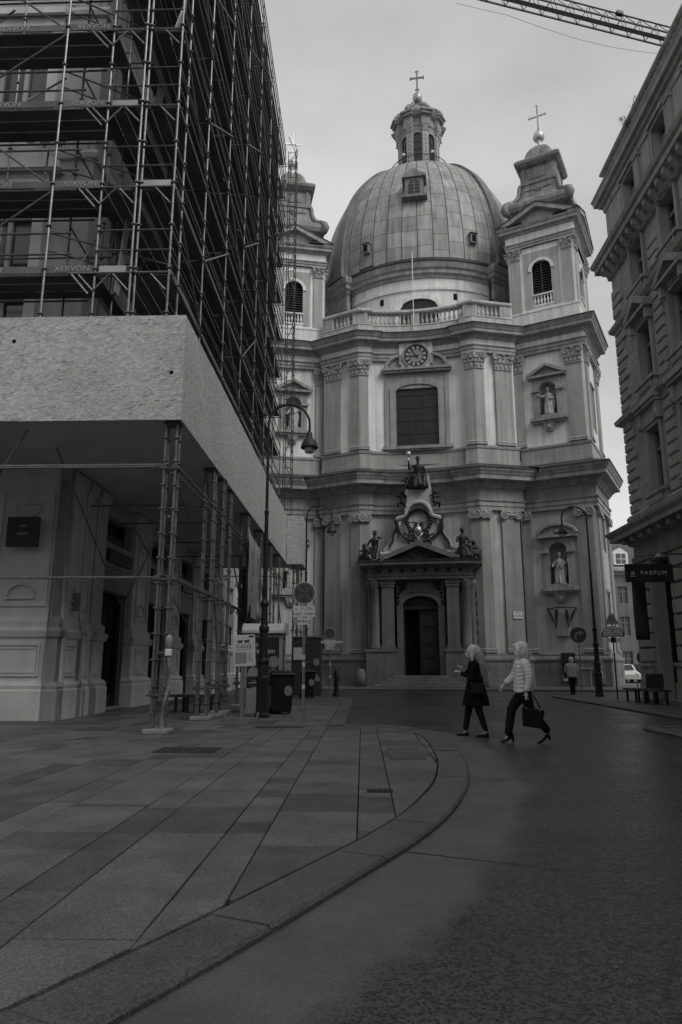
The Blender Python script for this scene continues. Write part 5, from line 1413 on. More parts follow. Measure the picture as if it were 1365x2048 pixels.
# ------------------------------------------------------------------ house on the right
RX, RY = 11.75, 30.5; RL = 44.0
house_r = thing('palace_house', 'tall rusticated grey stone house with pedimented windows on the right', 'building', S(RX, RY, 0), -STREET)
Mr_ = wallM((0,0),(0,-RL)); Mr2 = wallM((20,0),(0,0))
RP = [(20,0),(0,0),(0,-RL)]
colsR = [3.05+3.15*k for k in range(8)]
ww = .62
rowsR = [(8.15,10.75),(12.75,15.2),(17.05,18.95),(20.6,22.3)]
m = MB(); holewall(m, RL, 6.3, 22.6, [(c-ww,c+ww,a,b) for c in colsR for a,b in rowsR], M=Mr_, depth=.38); holewall(m, 20, 0, 22.6, [], M=Mr2)
m.build('upper_wall', 'house_right', house_r)
for c in colsR[:4]:
    for ri, (a, b) in enumerate(rowsR):
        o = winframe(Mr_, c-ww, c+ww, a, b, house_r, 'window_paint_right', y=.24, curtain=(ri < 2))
        q = MB(Mr_); t = .2
        q.box(c-ww-t,c-ww-.003,-.1,.0,a-.05,b+.15); q.box(c+ww+.003,c+ww+t,-.1,.0,a-.05,b+.15); q.box(c-ww,c+ww,-.1,0,b+.003,b+.15); q.build('surround', 'house_right_trim', o)
        q = MB(Mr_)
        if ri == 0:
            q.box(c-1.05,c+1.05,-.42,0,b+.95,b+1.15); q.box(c-1.0,c+1.0,-.34,0,b+.8,b+.947); q.box(c-.9,c+.9,-.16,0,b+.16,b+.797)
            for k in (-1,1): q.box(*sorted((c+k*.68,c+k*.95)),-.26,0,b+.1,b+.78); q.box(*sorted((c+k*.66,c+k*.98)),-.2,-.101,a-.1,a+.0); q.ell((c+k*.81,-.26,b+.3),(.13,.1,.2),6)
        elif ri == 1:
            q.xz([(c-1.1,b+.5),(c-1.1,b+.66),(c,b+1.3),(c+1.1,b+.66),(c+1.1,b+.5),(c+.85,b+.5),(c,b+1.0),(c-.85,b+.5)], -.42, 0) if True else None
            q.box(c-1.1,c+1.1,-.4,0,b+.36,b+.497); q.box(c-.88,c+.88,-.14,0,b+.16,b+.357)
            for k in range(9): q.box(c-.84+k*.2,c-.76+k*.2,-.2,-.141,b+.24,b+.355)
            for k in (-1,1): q.box(*sorted((c+k*.72,c+k*.92)),-.3,0,b-.1,b+.36)
        elif ri == 2:
            q.box(c-.28,c+.28,-.22,0,b+.16,b+.42); q.ell((c-.35,-.15,b+.25),(.12,.08,.16),6); q.ell((c+.35,-.15,b+.25),(.12,.08,.16),6)
        else:
            q.box(c-.95,c+.95,-.2,0,b+.16,b+.3)
        q.build('window_crown', 'house_right_trim', o)
        q = MB(Mr_); q.box(c-.95,c+.95,-.3,0,a-.18,a-.053); q.box(c-.85,c+.85,-.18,0,a-.55,a-.183)
        for k in range(7): q.lathe([(.05,a-.5),(.08,a-.38),(.04,a-.25),(.06,a-.185)], 6, (c-.6+k*.2,-.22))
        if ri < 2: q.build('window_apron', 'house_right_trim', o)
        else: q.build('sill', 'house_right_trim', o)
# rusticated strips: corner and between windows, course by course
src_q = None
z = 7.75
while z < 18.2:
    for k, s_ in enumerate((.0, 4.15, 7.3)):
        long = (int(z/.46)+k) % 2
        L = 1.25 if (s_ == 0 and long) else (.95 if s_ == 0 else .9)
        if any(abs(z-zz) < .3 for zz in (11.95,16.5)): continue
        q = MB(Mr_); p_ = .1
        q.frust(s_+.01,s_+L-.01,-.03,0,z+.02, s_+.01,s_+L-.01,-.03,0,z+.43)
        q = MB(Mr_); a, b = s_+.01, s_+L-.01
        q.add([(a,0,z+.02),(b,0,z+.02),(b,0,z+.44),(a,0,z+.44),(a+.05,-p_,z+.07),(b-.05,-p_,z+.07),(b-.05,-p_,z+.39),(a+.05,-p_,z+.39)] , [(0,1,5,4),(1,2,6,5),(2,3,7,6),(3,0,4,7),(4,5,6,7)])
        q.build('quoin_block', 'rustic', house_r)
        if s_ == 0:
            q = MB(Mr2); a, b = 19.2, 19.99
            q.add([(a,0,z+.02),(b,0,z+.02),(b,0,z+.44),(a,0,z+.44),(a+.05,-p_,z+.07),(b+.05,-p_,z+.07),(b+.05,-p_,z+.39),(a+.05,-p_,z+.39)] , [(0,1,5,4),(1,2,6,5),(2,3,7,6),(3,0,4,7),(4,5,6,7)]); q.build('quoin_block', 'rustic', house_r)
    z += .46
# joints of the smooth courses: slim raised ashlar bands between strips
z = 7.75; 
while z < 18.2:
    for a, b in ((1.3,2.1),(4.0,4.14),(5.1,5.3)):
        if any(abs(z-zz) < .3 for zz in (11.95,16.5)): continue
        q = MB(Mr_); q.box(a+.01,b-.01,-.018,0,z+.012,z+.448); q.build('ashlar_block', 'rustic', house_r)
    z += .46
def course(prof, nm, mt='house_right_trim'):
    q = MB(); q.sweep(RP, prof, cap=False); return q.build(nm, mt, house_r)
course([(0,11.75),(.12,11.78),(.3,11.9),(.34,12.08),(.1,12.15),(.0,12.2)], 'string_course')
course([(0,16.2),(.1,16.22),(.24,16.35),(.28,16.5),(.0,16.6)], 'string_course')
course([(0,7.35),(.16,7.38),(.2,7.6),(.1,7.72),(0,7.75)], 'string_course')
course([(0,18.95),(.12,19.0),(.16,19.3),(.3,19.34),(.32,19.5),(.56,19.54),(.56,19.78),(.66,19.86),(.72,20.05),(.3,20.2),(0,20.2)], 'main_cornice')
q = None
for k in range(30):                        # consoles under the main cornice
    if q is None:
        q = MB(Mr_); q.yz([(-.0,18.95),(-.2,19.0),(-.34,19.15),(-.48,19.3),(-.5,19.52),(0,19.52)], .1, .32); con = q.build('console', 'house_right_trim', house_r)
    else: inst(con, house_r, (0,-.62*k,0))
course([(0,22.5),(.06,22.55),(.1,22.8),(.22,22.86),(.26,23.0),(.4,23.04),(.42,23.22),(.5,23.4),(.1,23.55),(0,23.55)], 'attic_cornice')
# attic pilasters
for c in colsR[:4]:
    for k in (-1.0,1.0):
        q = MB(Mr_); q.box(c+k*1.0-.2,c+k*1.0+.2,-.12,0,20.2,22.3); q.box(c+k*1.0-.25,c+k*1.0+.25,-.18,0,22.303,22.5); q.build('attic_pilaster', 'house_right_trim', house_r)
# roof balustrade
q = MB(); q.sweep(RP, [(-.3,23.5),(.06,23.5),(.06,23.8),(-.3,23.8)], cap=False); q.build('roof_parapet', 'house_right_trim', house_r)
q = MB(); q.sweep(RP, [(-.22,24.52),(.06,24.52),(.12,24.6),(.1,24.72),(-.24,24.74)], ring=True); q.build('roof_rail', 'house_right_trim', house_r)
bs = None
for k in range(62):
    if bs is None:
        q = MB(); q.lathe([(.08,23.8),(.05,23.88),(.1,24.1),(.05,24.38),(.08,24.52)], 7, (.07,-.2)); bs = q.build('baluster', 'house_right_trim', house_r)
    else: inst(bs, house_r, (0,-.3*k,0))
q = MB(); q.add([(0,0,23.5),(20,0,23.5),(20,-RL,23.5),(0,-RL,23.5)], [(0,1,2,3)]); q.build('roof', 'roof_tile', house_r)
# ground floor: banded piers and dark shop openings
ops = [(1.5,3.35),(5.0,8.4),(10.1,13.5),(15,19),(21,25)]
m = MB(); holewall(m, RL, 0, 6.3, [(a,b,.1,5.55) for a,b in ops], M=Mr_, depth=.7); m.build('ground_floor_wall', 'house_right', house_r)
for a, b in ops:
    q = MB(Mr_); q.box(a,b,.6,.68,.1,5.55); o = q.build('shop_front', 'glass_dark', house_r)
    q = MB(Mr_)
    for x in (a+.06,(a+b)/2,b-.06): q.box(x-.06,x+.06,.48,.58,.1,5.55)
    q.box(a,b,.46,.595,3.6,3.85); q.build('frame', 'iron_black', o)
    q = MB(Mr_); q.box(a-.14,a-.003,-.06,.3,.1,5.6); q.box(b+.003,b+.14,-.06,.3,.1,5.6); q.build('jamb', 'house_right_trim', o)
for s0, s1 in ((.05,1.32),(3.5,4.85),(8.55,9.95),(13.65,14.85)):
    q = MB(Mr_); q.box(s0-.06,s1+.06,-.3,0,.0,.75); q.box(s0-.03,s1+.03,-.24,0,.753,1.35); q.box(s0-.07,s1+.07,-.3,0,1.353,1.5); q.build('pier_base', 'house_right_trim', house_r)
    z = 1.52
    while z < 5.5:
        q = MB(Mr_); p_ = .17
        q.add([(s0,0,z),(s1,0,z),(s1,0,z+.56),(s0,0,z+.56),(s0+.0,-p_,z+.05),(s1-.0,-p_,z+.05),(s1-.0,-p_,z+.52),(s0+.0,-p_,z+.52)], [(0,1,5,4),(1,2,6,5),(2,3,7,6),(3,0,4,7),(4,5,6,7)]); q.build('rustic_block', 'rustic', house_r); z += .58
    if s0 < 1: 
        q = MB(Mr2); q.box(18.9,20.17,-.15,0,1.52,5.5); q.build('corner_return', 'rustic', house_r)
course([(0,5.62),(.12,5.66),(.16,5.85),(.06,5.9),(.06,6.35),(.2,6.4),(.26,6.6),(.8,6.64),(.8,6.82),(.92,6.95),(.95,7.05),(.15,7.3),(0,7.35)], 'shop_cornice')
for k in range(22):
    q = MB(Mr_); s_ = .2+k*.9; q.box(s_,s_+.3,-.62,-.22,6.42,6.6); q.build('modillion', 'house_right_trim', house_r)
q = MB(Mr_); q.box(.45,.95,-.22,-.171,2.95,3.4); q.build('wall_plaque', 'sign_dark', house_r)

# projecting black sign with white lettering, lamp above it
sg = thing('projecting_sign', 'black hanging sign box with white capital letters on the right house', 'sign', S(9.75, 24.3, 4.1), -STREET)
q = MB(); q.box(-.8,.78,-.07,.07,.05,.66); q.build('box', 'iron_black', sg, bevel=.01)
text_mesh('PARFUM', .19, 'print_white', sg, T4((.12,-.074,.35)), spacing=1.35, ext=.002)
text_mesh('LE', .15, 'print_white', sg, T4((-.58,-.074,.34)), spacing=.8, ext=.002)
q = MB(); q.box(-.69,-.47,-.074,-.07,.23,.245); q.build('underline', 'print_white', sg)
q = MB(); q.tube([(.7,0,.66),(.7,0,1.0),(2.3,0,1.0)], .025, 6); q.tube([(-.5,0,.66),(-.5,0,.9),(.7,0,1.0)], .012, 5); q.build('bracket', 'iron_black', sg)
q = MB(); q.tube([(.35,-.1,1.25),(.35,-.1,1.0)], .015, 5); q.lathe([(.02,1.02),(.08,.98),(.2,.88),(.2,.86)], 14, (.35,-.1)); q.build('lamp_shade', 'pole_grey', sg)
# long dark shop flags
for i, (x, y, z0, z1, lab) in enumerate(((9.7, 25.2, 2.25, 4.75, 'long dark vertical shop flag left of the black sign box'), (11.0, 23.0, 2.45, 4.6, 'dark vertical shop flag hanging below and right of the black sign box'))):
    fl = thing('shop_flag', lab, 'flag', S(x, y, z0), -STREET, 'shop flags')
    q = MB(); n = 8
    vs = [(-.24+.48*j/5, .03*math.sin(j*1.1+k*.6), (z1-z0)*k/n) for k in range(n+1) for j in range(6)]
    q.add(vs, [(k*6+j,k*6+j+1,(k+1)*6+j+1,(k+1)*6+j) for k in range(n) for j in range(5)]); o = q.build('cloth', 'sign_dark', fl, smooth=True)
    md = o.modifiers.new('s','SOLIDIFY'); md.thickness = .006
    q = MB(); q.tube([(-.28,0,z1-z0+.02),(RX-x-.0,0,z1-z0+.02)], .018, 6); q.build('rod', 'iron_black', fl)

# ------------------------------------------------------------------ house far behind, between church and right house
far_h = thing('mansard_house', 'distant house with a tiled mansard roof and white dormers beyond the church', 'building', (33, 76, -.7), R(4))
m = MB(); cols_ = [-12+3*k for k in range(9)]
Mf_ = wallM((-14,0),(14,0)); rw = [(1.2,3.6),(5.2,7.2),(8.6,10.4)]
holewall(m, 28, 0, 12.0, [(c+14-.55,c+14+.55,a,b) for c in cols_ for a,b in rw], M=Mf_, depth=.25); m.box(-14,14,.3,12,0,12); m.build('wall', 'net', far_h)
for c in cols_:
    for a, b in rw: winframe(Mf_, c+14-.55, c+14+.55, a, b, far_h, 'net', y=.12, glass='glass_house')
q = MB(); q.sweep([(-14,.0),(14,.0)], [(0,11.6),(.15,11.65),(.3,11.9),(.6,12.0),(.65,12.3),(0,12.4)]); q.build('cornice', 'house_right_trim', far_h)
q = MB(); q.add([(-14,-.3,12.4),(14,-.3,12.4),(14,1.4,15.2),(-14,1.4,15.2),(14,5,17.0),(-14,5,17.0)], [(0,1,2,3),(3,2,4,5)]); q.build('roof', 'roof_tile', far_h)
for k, (x, z) in enumerate([(c, 12.7) for c in cols_] + [(c+1.5, 15.0) for c in cols_[::2]]):
    s_ = 1.0 if z < 14 else .7; y_ = -.3+(z-12.4)*.6
    q = MB(); q.xz([(x-.8*s_,z),(x-.8*s_,z+1.3*s_),(x,z+1.85*s_),(x+.8*s_,z+1.3*s_),(x+.8*s_,z)], y_-.15, y_+2); d_ = q.build('dormer', 'white_paint', far_h)
    q = MB(); q.box(x-.52*s_,x+.52*s_,y_-.2,y_-.151,z+.15,z+1.2*s_); q.build('pane', 'glass_house', d_)
    q = MB(); q.box(x-.03,x+.03,y_-.22,y_-.201,z+.15,z+1.2*s_); q.box(x-.5*s_,x+.5*s_,y_-.215,y_-.203,z+.6*s_,z+.66*s_); q.build('glazing_bar', 'white_paint', d_)
for x, y in ((-6.5,4.5),(-4.3,5),(-2.6,4.2),(3,4.5)):
    q = MB(); q.box(x-.5,x+.5,y-.4,y+.4,15.5,18.0); q.box(x-.6,x+.6,y-.5,y+.5,18.003,18.2); q.lathe([(.14,18.2),(.14,18.6),(.22,18.65),(.1,18.8)], 8, (x,y)); q.build('chimney', 'house_right_trim', far_h)
# house left of the church, closing the tunnel view
lf = thing('side_house', 'plain grey house glimpsed under the hoarding left of the church', 'building', (-15.2, 47.5, 0), -CH_ROT)
Ml_ = wallM((-9,0),(7.5,0)); m = MB(); cs = [1.6+2.6*k for k in range(6)]; rw = [(.3,3.3),(5.2,7.2),(9,11),(12.8,14.8)]
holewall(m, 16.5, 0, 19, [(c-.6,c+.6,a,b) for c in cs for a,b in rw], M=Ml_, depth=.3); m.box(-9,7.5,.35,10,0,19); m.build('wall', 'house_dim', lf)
for c in cs:
    for a, b in rw: winframe(Ml_, c-.6, c+.6, a, b, lf, 'window_paint', y=.15)
q = MB(); q.sweep([(-9,0),(7.5,0)], [(0,4.2),(.2,4.3),(.25,4.6),(0,4.7)]); q.build('string_course', 'house_right_trim', lf)
q = MB(); q.sweep([(-9,0),(7.5,0)], [(0,18.4),(.5,18.8),(.6,19.1),(0,19.2)]); q.build('cornice', 'house_right_trim', lf)

# unseen house added behind the camera: closes the street, darkens lower walls and ground
oh = thing('added_shade_house', 'long unseen house added behind the viewpoint to shade the street', 'building', S(-20,-24,0), -STREET)
Mo = wallM((32,0),(-32,0)); m = MB(); cs = [2.0+3.2*k for k in range(19)]; rw = [(.4,4.0),(6,8.4),(10,12.2),(14,16),(17.8,19.6)]
holewall(m, 64, 0, 24, [(c-.6,c+.6,a,b) for c in cs for a,b in rw], M=Mo, depth=.3); m.box(-32,32,-12,-.35,0,24); m.build('wall', 'house_right', oh)
for c in cs:
    for a, b in rw: 
        q = MB(Mo); q.box(c-.6,c+.6,.2,.24,a,b); q.build('window', 'glass_house', oh)
q = MB(); q.sweep([(32,0),(-32,0)], [(0,23),(.6,23.6),(.7,24),(0,24.1)]); q.build('cornice', 'house_right_trim', oh)

# ------------------------------------------------------------------ street lamps
def street_lamp(label, loc, side, h=8.35):
    t = thing('street_lamp', label, 'street lamp', loc, 0, 'arched street lamps')
    q = MB(); q.lathe([(.19,0),(.19,.08),(.165,.12),(.16,.85),(.175,.9),(.175,.98),(.15,1.02)], 8); q.build('base', 'iron_black', t)
    q = MB(); q.lathe([(.14,1.0),(.13,1.3),(.15,1.34),(.15,1.4),(.115,1.46),(.10,2.1),(.13,2.16),(.13,2.24),(.09,2.3),(.085,2.75),(.11,2.8),(.11,2.86),(.065,2.95),(.05,5.2),(.062,5.24),(.062,5.3),(.042,5.35),(.036,h-.9)], 12); q.build('pole', 'iron_black', t, smooth=False)
    r_ = .56; q = MB(); pts = [(0,0,h-1.0),(0,0,h-.6)] + [(side*(r_-r_*math.cos(R(a))), 0, h-.6+r_*math.sin(R(a))) for a in range(10,181,10)] + [(side*2*r_,0,h-.85)]
    q.tube(pts, .032, 7); q.build('arm', 'iron_black', t, smooth=True)
    x = side*2*r_; zz = h-.85
    q = MB(); q.lathe([(.03,zz+.02),(.07,zz),(.085,zz-.05),(.085,zz-.14),(.11,zz-.17),(.17,zz-.24),(.22,zz-.34),(.24,zz-.42),(.24,zz-.44),(.2,zz-.44),(.16,zz-.36)], 18, (x,0)); sh = q.build('shade', 'iron_dark', t, smooth=True)
    q = MB(); q.lathe([(.13,zz-.36),(.135,zz-.5),(.12,zz-.57),(.02,zz-.58)], 14, (x,0)); q.build('glass', 'booth_roof', sh, smooth=True)
    return t
street_lamp('tall black arched street lamp standing beside the poster booth', (-1.98, 18.51, .1), 1)
street_lamp('black arched street lamp behind the end of the hoarding, arm to the right', (-1.53, 31.0, .1), 1)
street_lamp('black arched street lamp on the right pavement, arm over the church niche', (11.05, 31.3, .1), -1)

def disc(m, r_, y0, y1, z, x=0, n=28): m.lathe([(0,y0),(r_,y0),(r_,y1),(0,y1)], n, M=T4((x,0,z)) @ Matrix.Rotation(R(90),4,'X'))
def pole(t, h, r_=.03, mt='pole_grey', bands=()):
    q = MB(); q.tube([(0,0,0),(0,0,h)], r_, 8); q.build('pole', mt, t)
    for z in bands:
        q = MB(); q.tube([(0,0,z),(0,0,z+.09)], r_+.003, 8); q.build('sticker', 'print_white', t)
def nostop(label, loc, rz, top, lines, bottom, s_=1.0, extra=False):
    t = thing('no_stopping_sign', label, 'traffic sign', loc, rz, 'round no-stopping signs')
    pole(t, top+.25, .035, bands=(.75,1.25,1.42) if s_ == 1 else (.8,1.3))
    z = top; q = MB(); disc(q, .27*s_, .035, .045, z); d = q.build('disc', 'print_white', t)
    q = MB(); disc(q, .255*s_, .046, .048, z); q.build('ring', 'sign_red', d)
    q = MB(); disc(q, .205*s_, .0485, .0505, z); q.build('field', 'sign_blue', d)
    for a in (45,-45):
        q = MB(T4((0,-.052,z)) @ Matrix.Rotation(R(a),4,'Y')); q.box(-.2*s_,.2*s_,-.001,.001,-.03*s_,.03*s_); q.build('bar', 'sign_red', d)
    q = MB(); q.box(-.26*s_,.26*s_,-.046,-.036,z-.56*s_,z-.3*s_); p1_ = q.build('plate', 'print_white', t)
    text_mesh(lines[0], .11*s_, 'print_black', p1_, T4((0,-.047,z-.365*s_)), ext=.001); text_mesh(lines[1], .085*s_, 'print_black', p1_, T4((0,-.047,z-.485*s_)), ext=.001)
    q = MB(); q.box(-.17*s_,.17*s_,-.046,-.036,z-.74*s_,z-.58*s_); p2_ = q.build('plate', 'print_white', t)
    text_mesh(bottom, .12*s_, 'print_black', p2_, T4((0,-.047,z-.66*s_)), ext=.001)
    if extra:
        q = MB(); disc(q, .33*s_, .01, .02, z-.2); q.build('rear_disc', 'pole_grey', t)
    return t
nostop('round no-stopping sign with start plate on the pole before the bins', (-.87,16.88,.1), R(-3), 2.95, ('v. 11-22h','ausgen. 2 Fiaker'), '·Anfang·')
nostop('smaller no-stopping sign with end plate by the far kerb', (-.46,30.3,.1), R(-3), 2.62, ('v. 11-22h','ausgen. 2 Fiaker'), '·Ende·', .9, True)

# ------------------------------------------------------------------ carriage-ride notice board
t = thing('notice_stand', 'white notice board on a grey post with carriage horses and lettering', 'notice board', (-2.34,17.3,.1), R(6))
q = MB(); q.tube([(0,0,.06),(0,0,1.4)], .05, 10); q.build('post', 'pole_grey', t)
q = MB(); q.box(-.36,.36,-.12,.12,0,.08); q.frust(-.38,-.34,-.12,.12,.06,-.42,-.37,-.12,.12,.2); q.frust(.34,.38,-.12,.12,.06,.37,.42,-.12,.12,.2); q.build('foot', 'pole_grey', t)
Mb = T4((.02,-.06,1.62)) @ Matrix.Rotation(R(-2.5),4,'Y')
q = MB(Mb); q.box(-.27,.27,-.012,.012,-.37,.37); bd = q.build('board', 'paper', t, bevel=.02)
text_mesh('FIAKER', .105, 'print_black', bd, Mb @ T4((0,-.014,.09)), spacing=1.15, ext=.001)
text_mesh('RUNDFAHRTEN', .04, 'print_black', bd, Mb @ T4((0,-.014,.02)), spacing=1.3, ext=.001)
for x in (-.09,.07):                       # two little horses
    q = MB(Mb @ T4((x,-.014,.2)));
    q.xz([(-.06,.02),(-.05,.045),(.03,.04),(.055,.06),(.075,.045),(.05,.02),(.045,-.02),(.04,-.05),(.03,-.05),(.028,-.01),(-.03,-.01),(-.04,-.05),(-.05,-.05),(-.05,0)], -.001, .001); q.build('horse', 'print_black', bd)
q = MB(Mb); q.box(-.21,.06,-.0145,-.0135,-.3,-.04); mp_ = q.build('map', 'print_grey', bd)
for k in range(9):
    q = MB(Mb); z = -.06-.025*k; q.box(.09,.09+rng.uniform(.07,.13),-.0145,-.0135,z-.005,z+.004); q.build('text_line', 'print_grey', bd)
q = MB(Mb); q.box(.12,.24,-.0145,-.0135,.31,.35); q.build('stamp', 'print_black', bd)

# ------------------------------------------------------------------ poster booth
t = thing('poster_booth', 'grey glazed booth with a curved pale roof and a dark film poster', 'booth', (-2.17,20.7,.1), R(-2))
W2, D2, H2 = .54, .42, 2.05
q = MB(); q.box(-W2,W2,-D2,D2,0,.08); q.box(-W2,W2,-D2,-D2+.05,.08,.66); q.build('base', 'booth_grey', t)
for x in (-1,1):
    for y in (-1,1):
        q = MB(); q.box(*sorted((x*W2,x*(W2-.09))), *sorted((y*D2,y*(D2-.09))), .08, H2); q.build('post', 'booth_grey', t)
q = MB(); q.box(-W2,W2,-D2,D2,H2,H2+.1); q.build('lintel', 'booth_grey', t)
q = MB(); pr = [(-D2-.06,H2+.1),(-D2-.05,H2+.2),(-D2+.08,H2+.36),(-D2+.2,H2+.4),(D2-.2,H2+.4),(D2,H2+.3),(D2+.04,H2+.1)]; q.yz(pr,-W2-.08,W2+.08); rf = q.build('roof', 'booth_roof', t)
q = MB(); 
for x in (-W2-.09,W2+.03): q.tube([(x+.03,p[0],p[1]) for p in pr], .02, 5)
q.tube([(-W2-.08,-D2-.06,H2+.12),(W2+.08,-D2-.06,H2+.12)], .022, 6); q.build('roof_frame', 'pole_grey', rf)
q = MB(); q.box(-W2+.09,W2-.09,-D2+.02,-D2+.03,.7,H2-.0); po = q.build('poster', 'sign_dark', t)
text_mesh('Die', .2, 'print_white', po, T4((-.28,-D2+.018,1.86)), ext=.001); text_mesh('grantigen', .2, 'print_white', po, T4((-.0,-D2+.018,1.68)), ext=.001, spacing=.92)
q = MB(); q.lathe([(0,0),(.16,0),(.16,.001)], 24, M=T4((.3,-D2+.017,1.38)) @ Matrix.Rotation(R(90),4,'X')); q.build('printed_disc', 'print_grey', po)
def flat(pts, mt, y=-D2+.017):
    q = MB(); q.xz(pts, y-.001, y+.001); q.build('printed_shape', mt, po)
def oval(cx, cz, a, b, n=14): return [(cx+a*math.cos(2*math.pi*i/n), cz+b*math.sin(2*math.pi*i/n)) for i in range(n)]
flat(oval(-.27,1.36,.085,.12), 'print_grey'); flat([(-.44,.98),(-.4,1.16),(-.3,1.24),(-.2,1.22),(-.08,1.12),(-.06,.98)], 'booth_grey', -D2+.0175); flat(oval(-.27,1.45,.09,.05), 'print_black', -D2+.016)
flat([(.1,.98),(.16,1.1),(.3,1.2),(.42,1.12),(.44,.98)], 'print_grey', -D2+.0175); flat([(-.4,.8),(-.05,.8),(-.05,.815),(-.4,.815)], 'print_white'); flat([(-.3,.85),(-.12,.85),(-.12,.86),(-.3,.86)], 'print_white')
q = MB(); q.box(-W2+.02,-W2+.03,-D2+.1,D2-.1,.2,H2); q.box(W2-.03,W2-.02,-D2+.1,D2-.1,.2,H2); q.build('side_glazing', 'glass_dark', t)

# ------------------------------------------------------------------ waste bins
def bin_(label, loc, rz):
    t = thing('waste_bin', label, 'bin', loc, rz, 'black wheeled bins')
    q = MB(); q.frust(-.24,.24,-.28,.28,.06,-.31,.31,-.36,.34,1.02); q.build('body', 'plastic_black', t, bevel=.03)
    q = MB(); q.frust(-.34,.34,-.4,.38,1.02,-.33,.33,-.38,.38,1.08); q.frust(-.3,.3,-.34,.36,1.083,-.24,.24,-.2,.36,1.15); q.build('lid', 'plastic_black', t, bevel=.02)
    for x in (-.26,.26):
        q = MB(T4((x,.3,.1)) @ Matrix.Rotation(R(90),4,'Y')); q.lathe([(.03,-.03),(.1,-.03),(.1,.03),(.03,.03)], 14); q.build('wheel', 'plastic_black', t)
    q = MB(); q.tube([(-.2,.42,1.05),(.2,.42,1.05)], .02, 6); q.build('handle', 'plastic_black', t)
    q = MB(T4((.14,-.345,.62)) @ Matrix.Rotation(R(90),4,'X') @ Matrix.Rotation(R(5),4,'X')); q.lathe([(0,0),(.1,0),(.1,.004)], 20, mod=lambda a, z: 1+.35*abs(math.sin(a))); q.build('label_oval', 'print_grey', t)
    return t
bin_('black wheeled bin with an oval label beside the poster booth', (-1.62,19.9,.1), R(12))
bin_('black wheeled bin standing farther back behind the no-stopping pole', (-1.38,29.8,.1), R(8))
# standpipe by the kerb
t = thing('standpipe', 'dark cast-iron standpipe hydrant at the far kerb', 'hydrant', (-.2,31.2,.1), 0)
q = MB(); q.lathe([(.14,0),(.14,.1),(.1,.14),(.095,.78),(.12,.8),(.12,.9),(.1,.95),(.12,1.0),(.09,1.08),(0,1.1)], 12); q.build('column', 'iron_black', t)
q = MB(); q.tube([(.08,0,.7),(.18,0,.72)], .05, 8); q.build('outlet', 'iron_black', t)
for x in (-.04,.06):
    q = MB(); q.tube([(x,0,1.05),(x*2.2,0,1.22)], .018, 6); q.build('lug', 'iron_black', t)
# dark site cabinet with small signs under the end of the hoarding
t = thing('site_cabinet', 'dark metal site cabinet with small warning signs below the far hoarding', 'cabinet', S(-2.45,33.4,.1), -STREET)
q = MB(); q.box(-.75,.55,-.4,.6,0,2.55); q.build('body', 'iron_dark', t, bevel=.02)
q = MB(); q.box(-.8,.6,-.45,.65,2.553,2.62); q.build('top', 'pole_grey', t)
q = MB(); q.box(-.7,-.25,-.42,-.402,1.55,2.1); q.build('notice', 'paper', t)
q = MB(T4((.35,-.41,1.45)) @ Matrix.Rotation(R(90),4,'X')); q.lathe([(0,0),(.13,0),(.13,.01)], 20, mod=lambda a, z: 1+.3*abs(math.sin(a))); q.build('round_notice', 'print_grey', t)
q = MB(); q.xz([(.2,.6),(.55,.6),(.375,.95)], -.415, -.402); q.build('triangle', 'print_grey', t)
q = MB(); q.box(.55,1.55,-.4,-.33,2.3,2.4); q.build('awning_rail', 'booth_roof', t)

# ------------------------------------------------------------------ hanging banner on the tunnel side
t = thing('banner', 'large printed cloth banner hanging on the props below the hoarding', 'banner', S(-3.58,22.1,2.75), -STREET)
q = MB(); n = 10; vs = [(.018*math.sin(k*.9+j*.5)+.015*math.sin(j*1.7), 2.7*k/n, (2.95-.25*k/n)*j/6 + .12*math.sin(math.pi*k/n)*(j/6)*-1) for j in range(7) for k in range(n+1)]
q.add(vs, [(j*(n+1)+k, j*(n+1)+k+1, (j+1)*(n+1)+k+1, (j+1)*(n+1)+k) for j in range(6) for k in range(n)]); o = q.build('cloth', 'banner', t, smooth=True); md = o.modifiers.new('s','SOLIDIFY'); md.thickness = .008
q = MB(); q.box(.09,.1,.2,1.2,.1,.6); o = q.build('printed_block', 'print_grey', t)

# ------------------------------------------------------------------ benches and a chair
def bench(label, loc, rz, L):
    t = thing('bench', label, 'bench', loc, rz, 'flat dark benches')
    for k in range(4):
        q = MB(); q.box(-.26+k*.132,-.26+k*.132+.12,-L/2,L/2,.42,.48); q.build('slat', 'bench_wood', t)
    for k in range(4):
        y = -L/2+.25+k*(L-.5)/3
        for x in (-.22,.2):
            q = MB(); q.box(x-.03,x+.03,y-.035,y+.035,0,.42); q.build('leg', 'iron_black', t)
    return t
bench('long flat dark bench on the right pavement by the shop', S(9.95,26.0,.1), -STREET+R(3), 2.7)
bench('low dark bench under the hoarding behind the notice board', S(-4.6,20.3,.1), R(70), 1.6)
t = thing('arm_chair', 'dark outdoor armchair behind the flat bench on the right', 'chair', S(11.0,28.3,.1), R(8))
q = MB(); q.box(-.33,.33,-.3,.3,.38,.44); q.build('seat', 'bench_wood', t)
q = MB(); q.box(-.35,.35,-.36,-.31,.46,.98); q.build('backrest', 'bench_wood', t)
for x in (-.34,.34):
    q = MB(); q.tube([(x,-.33,.0),(x,-.33,.64),(x,.3,.64),(x,.3,0)], .02, 6); q.build('arm', 'iron_black', t)

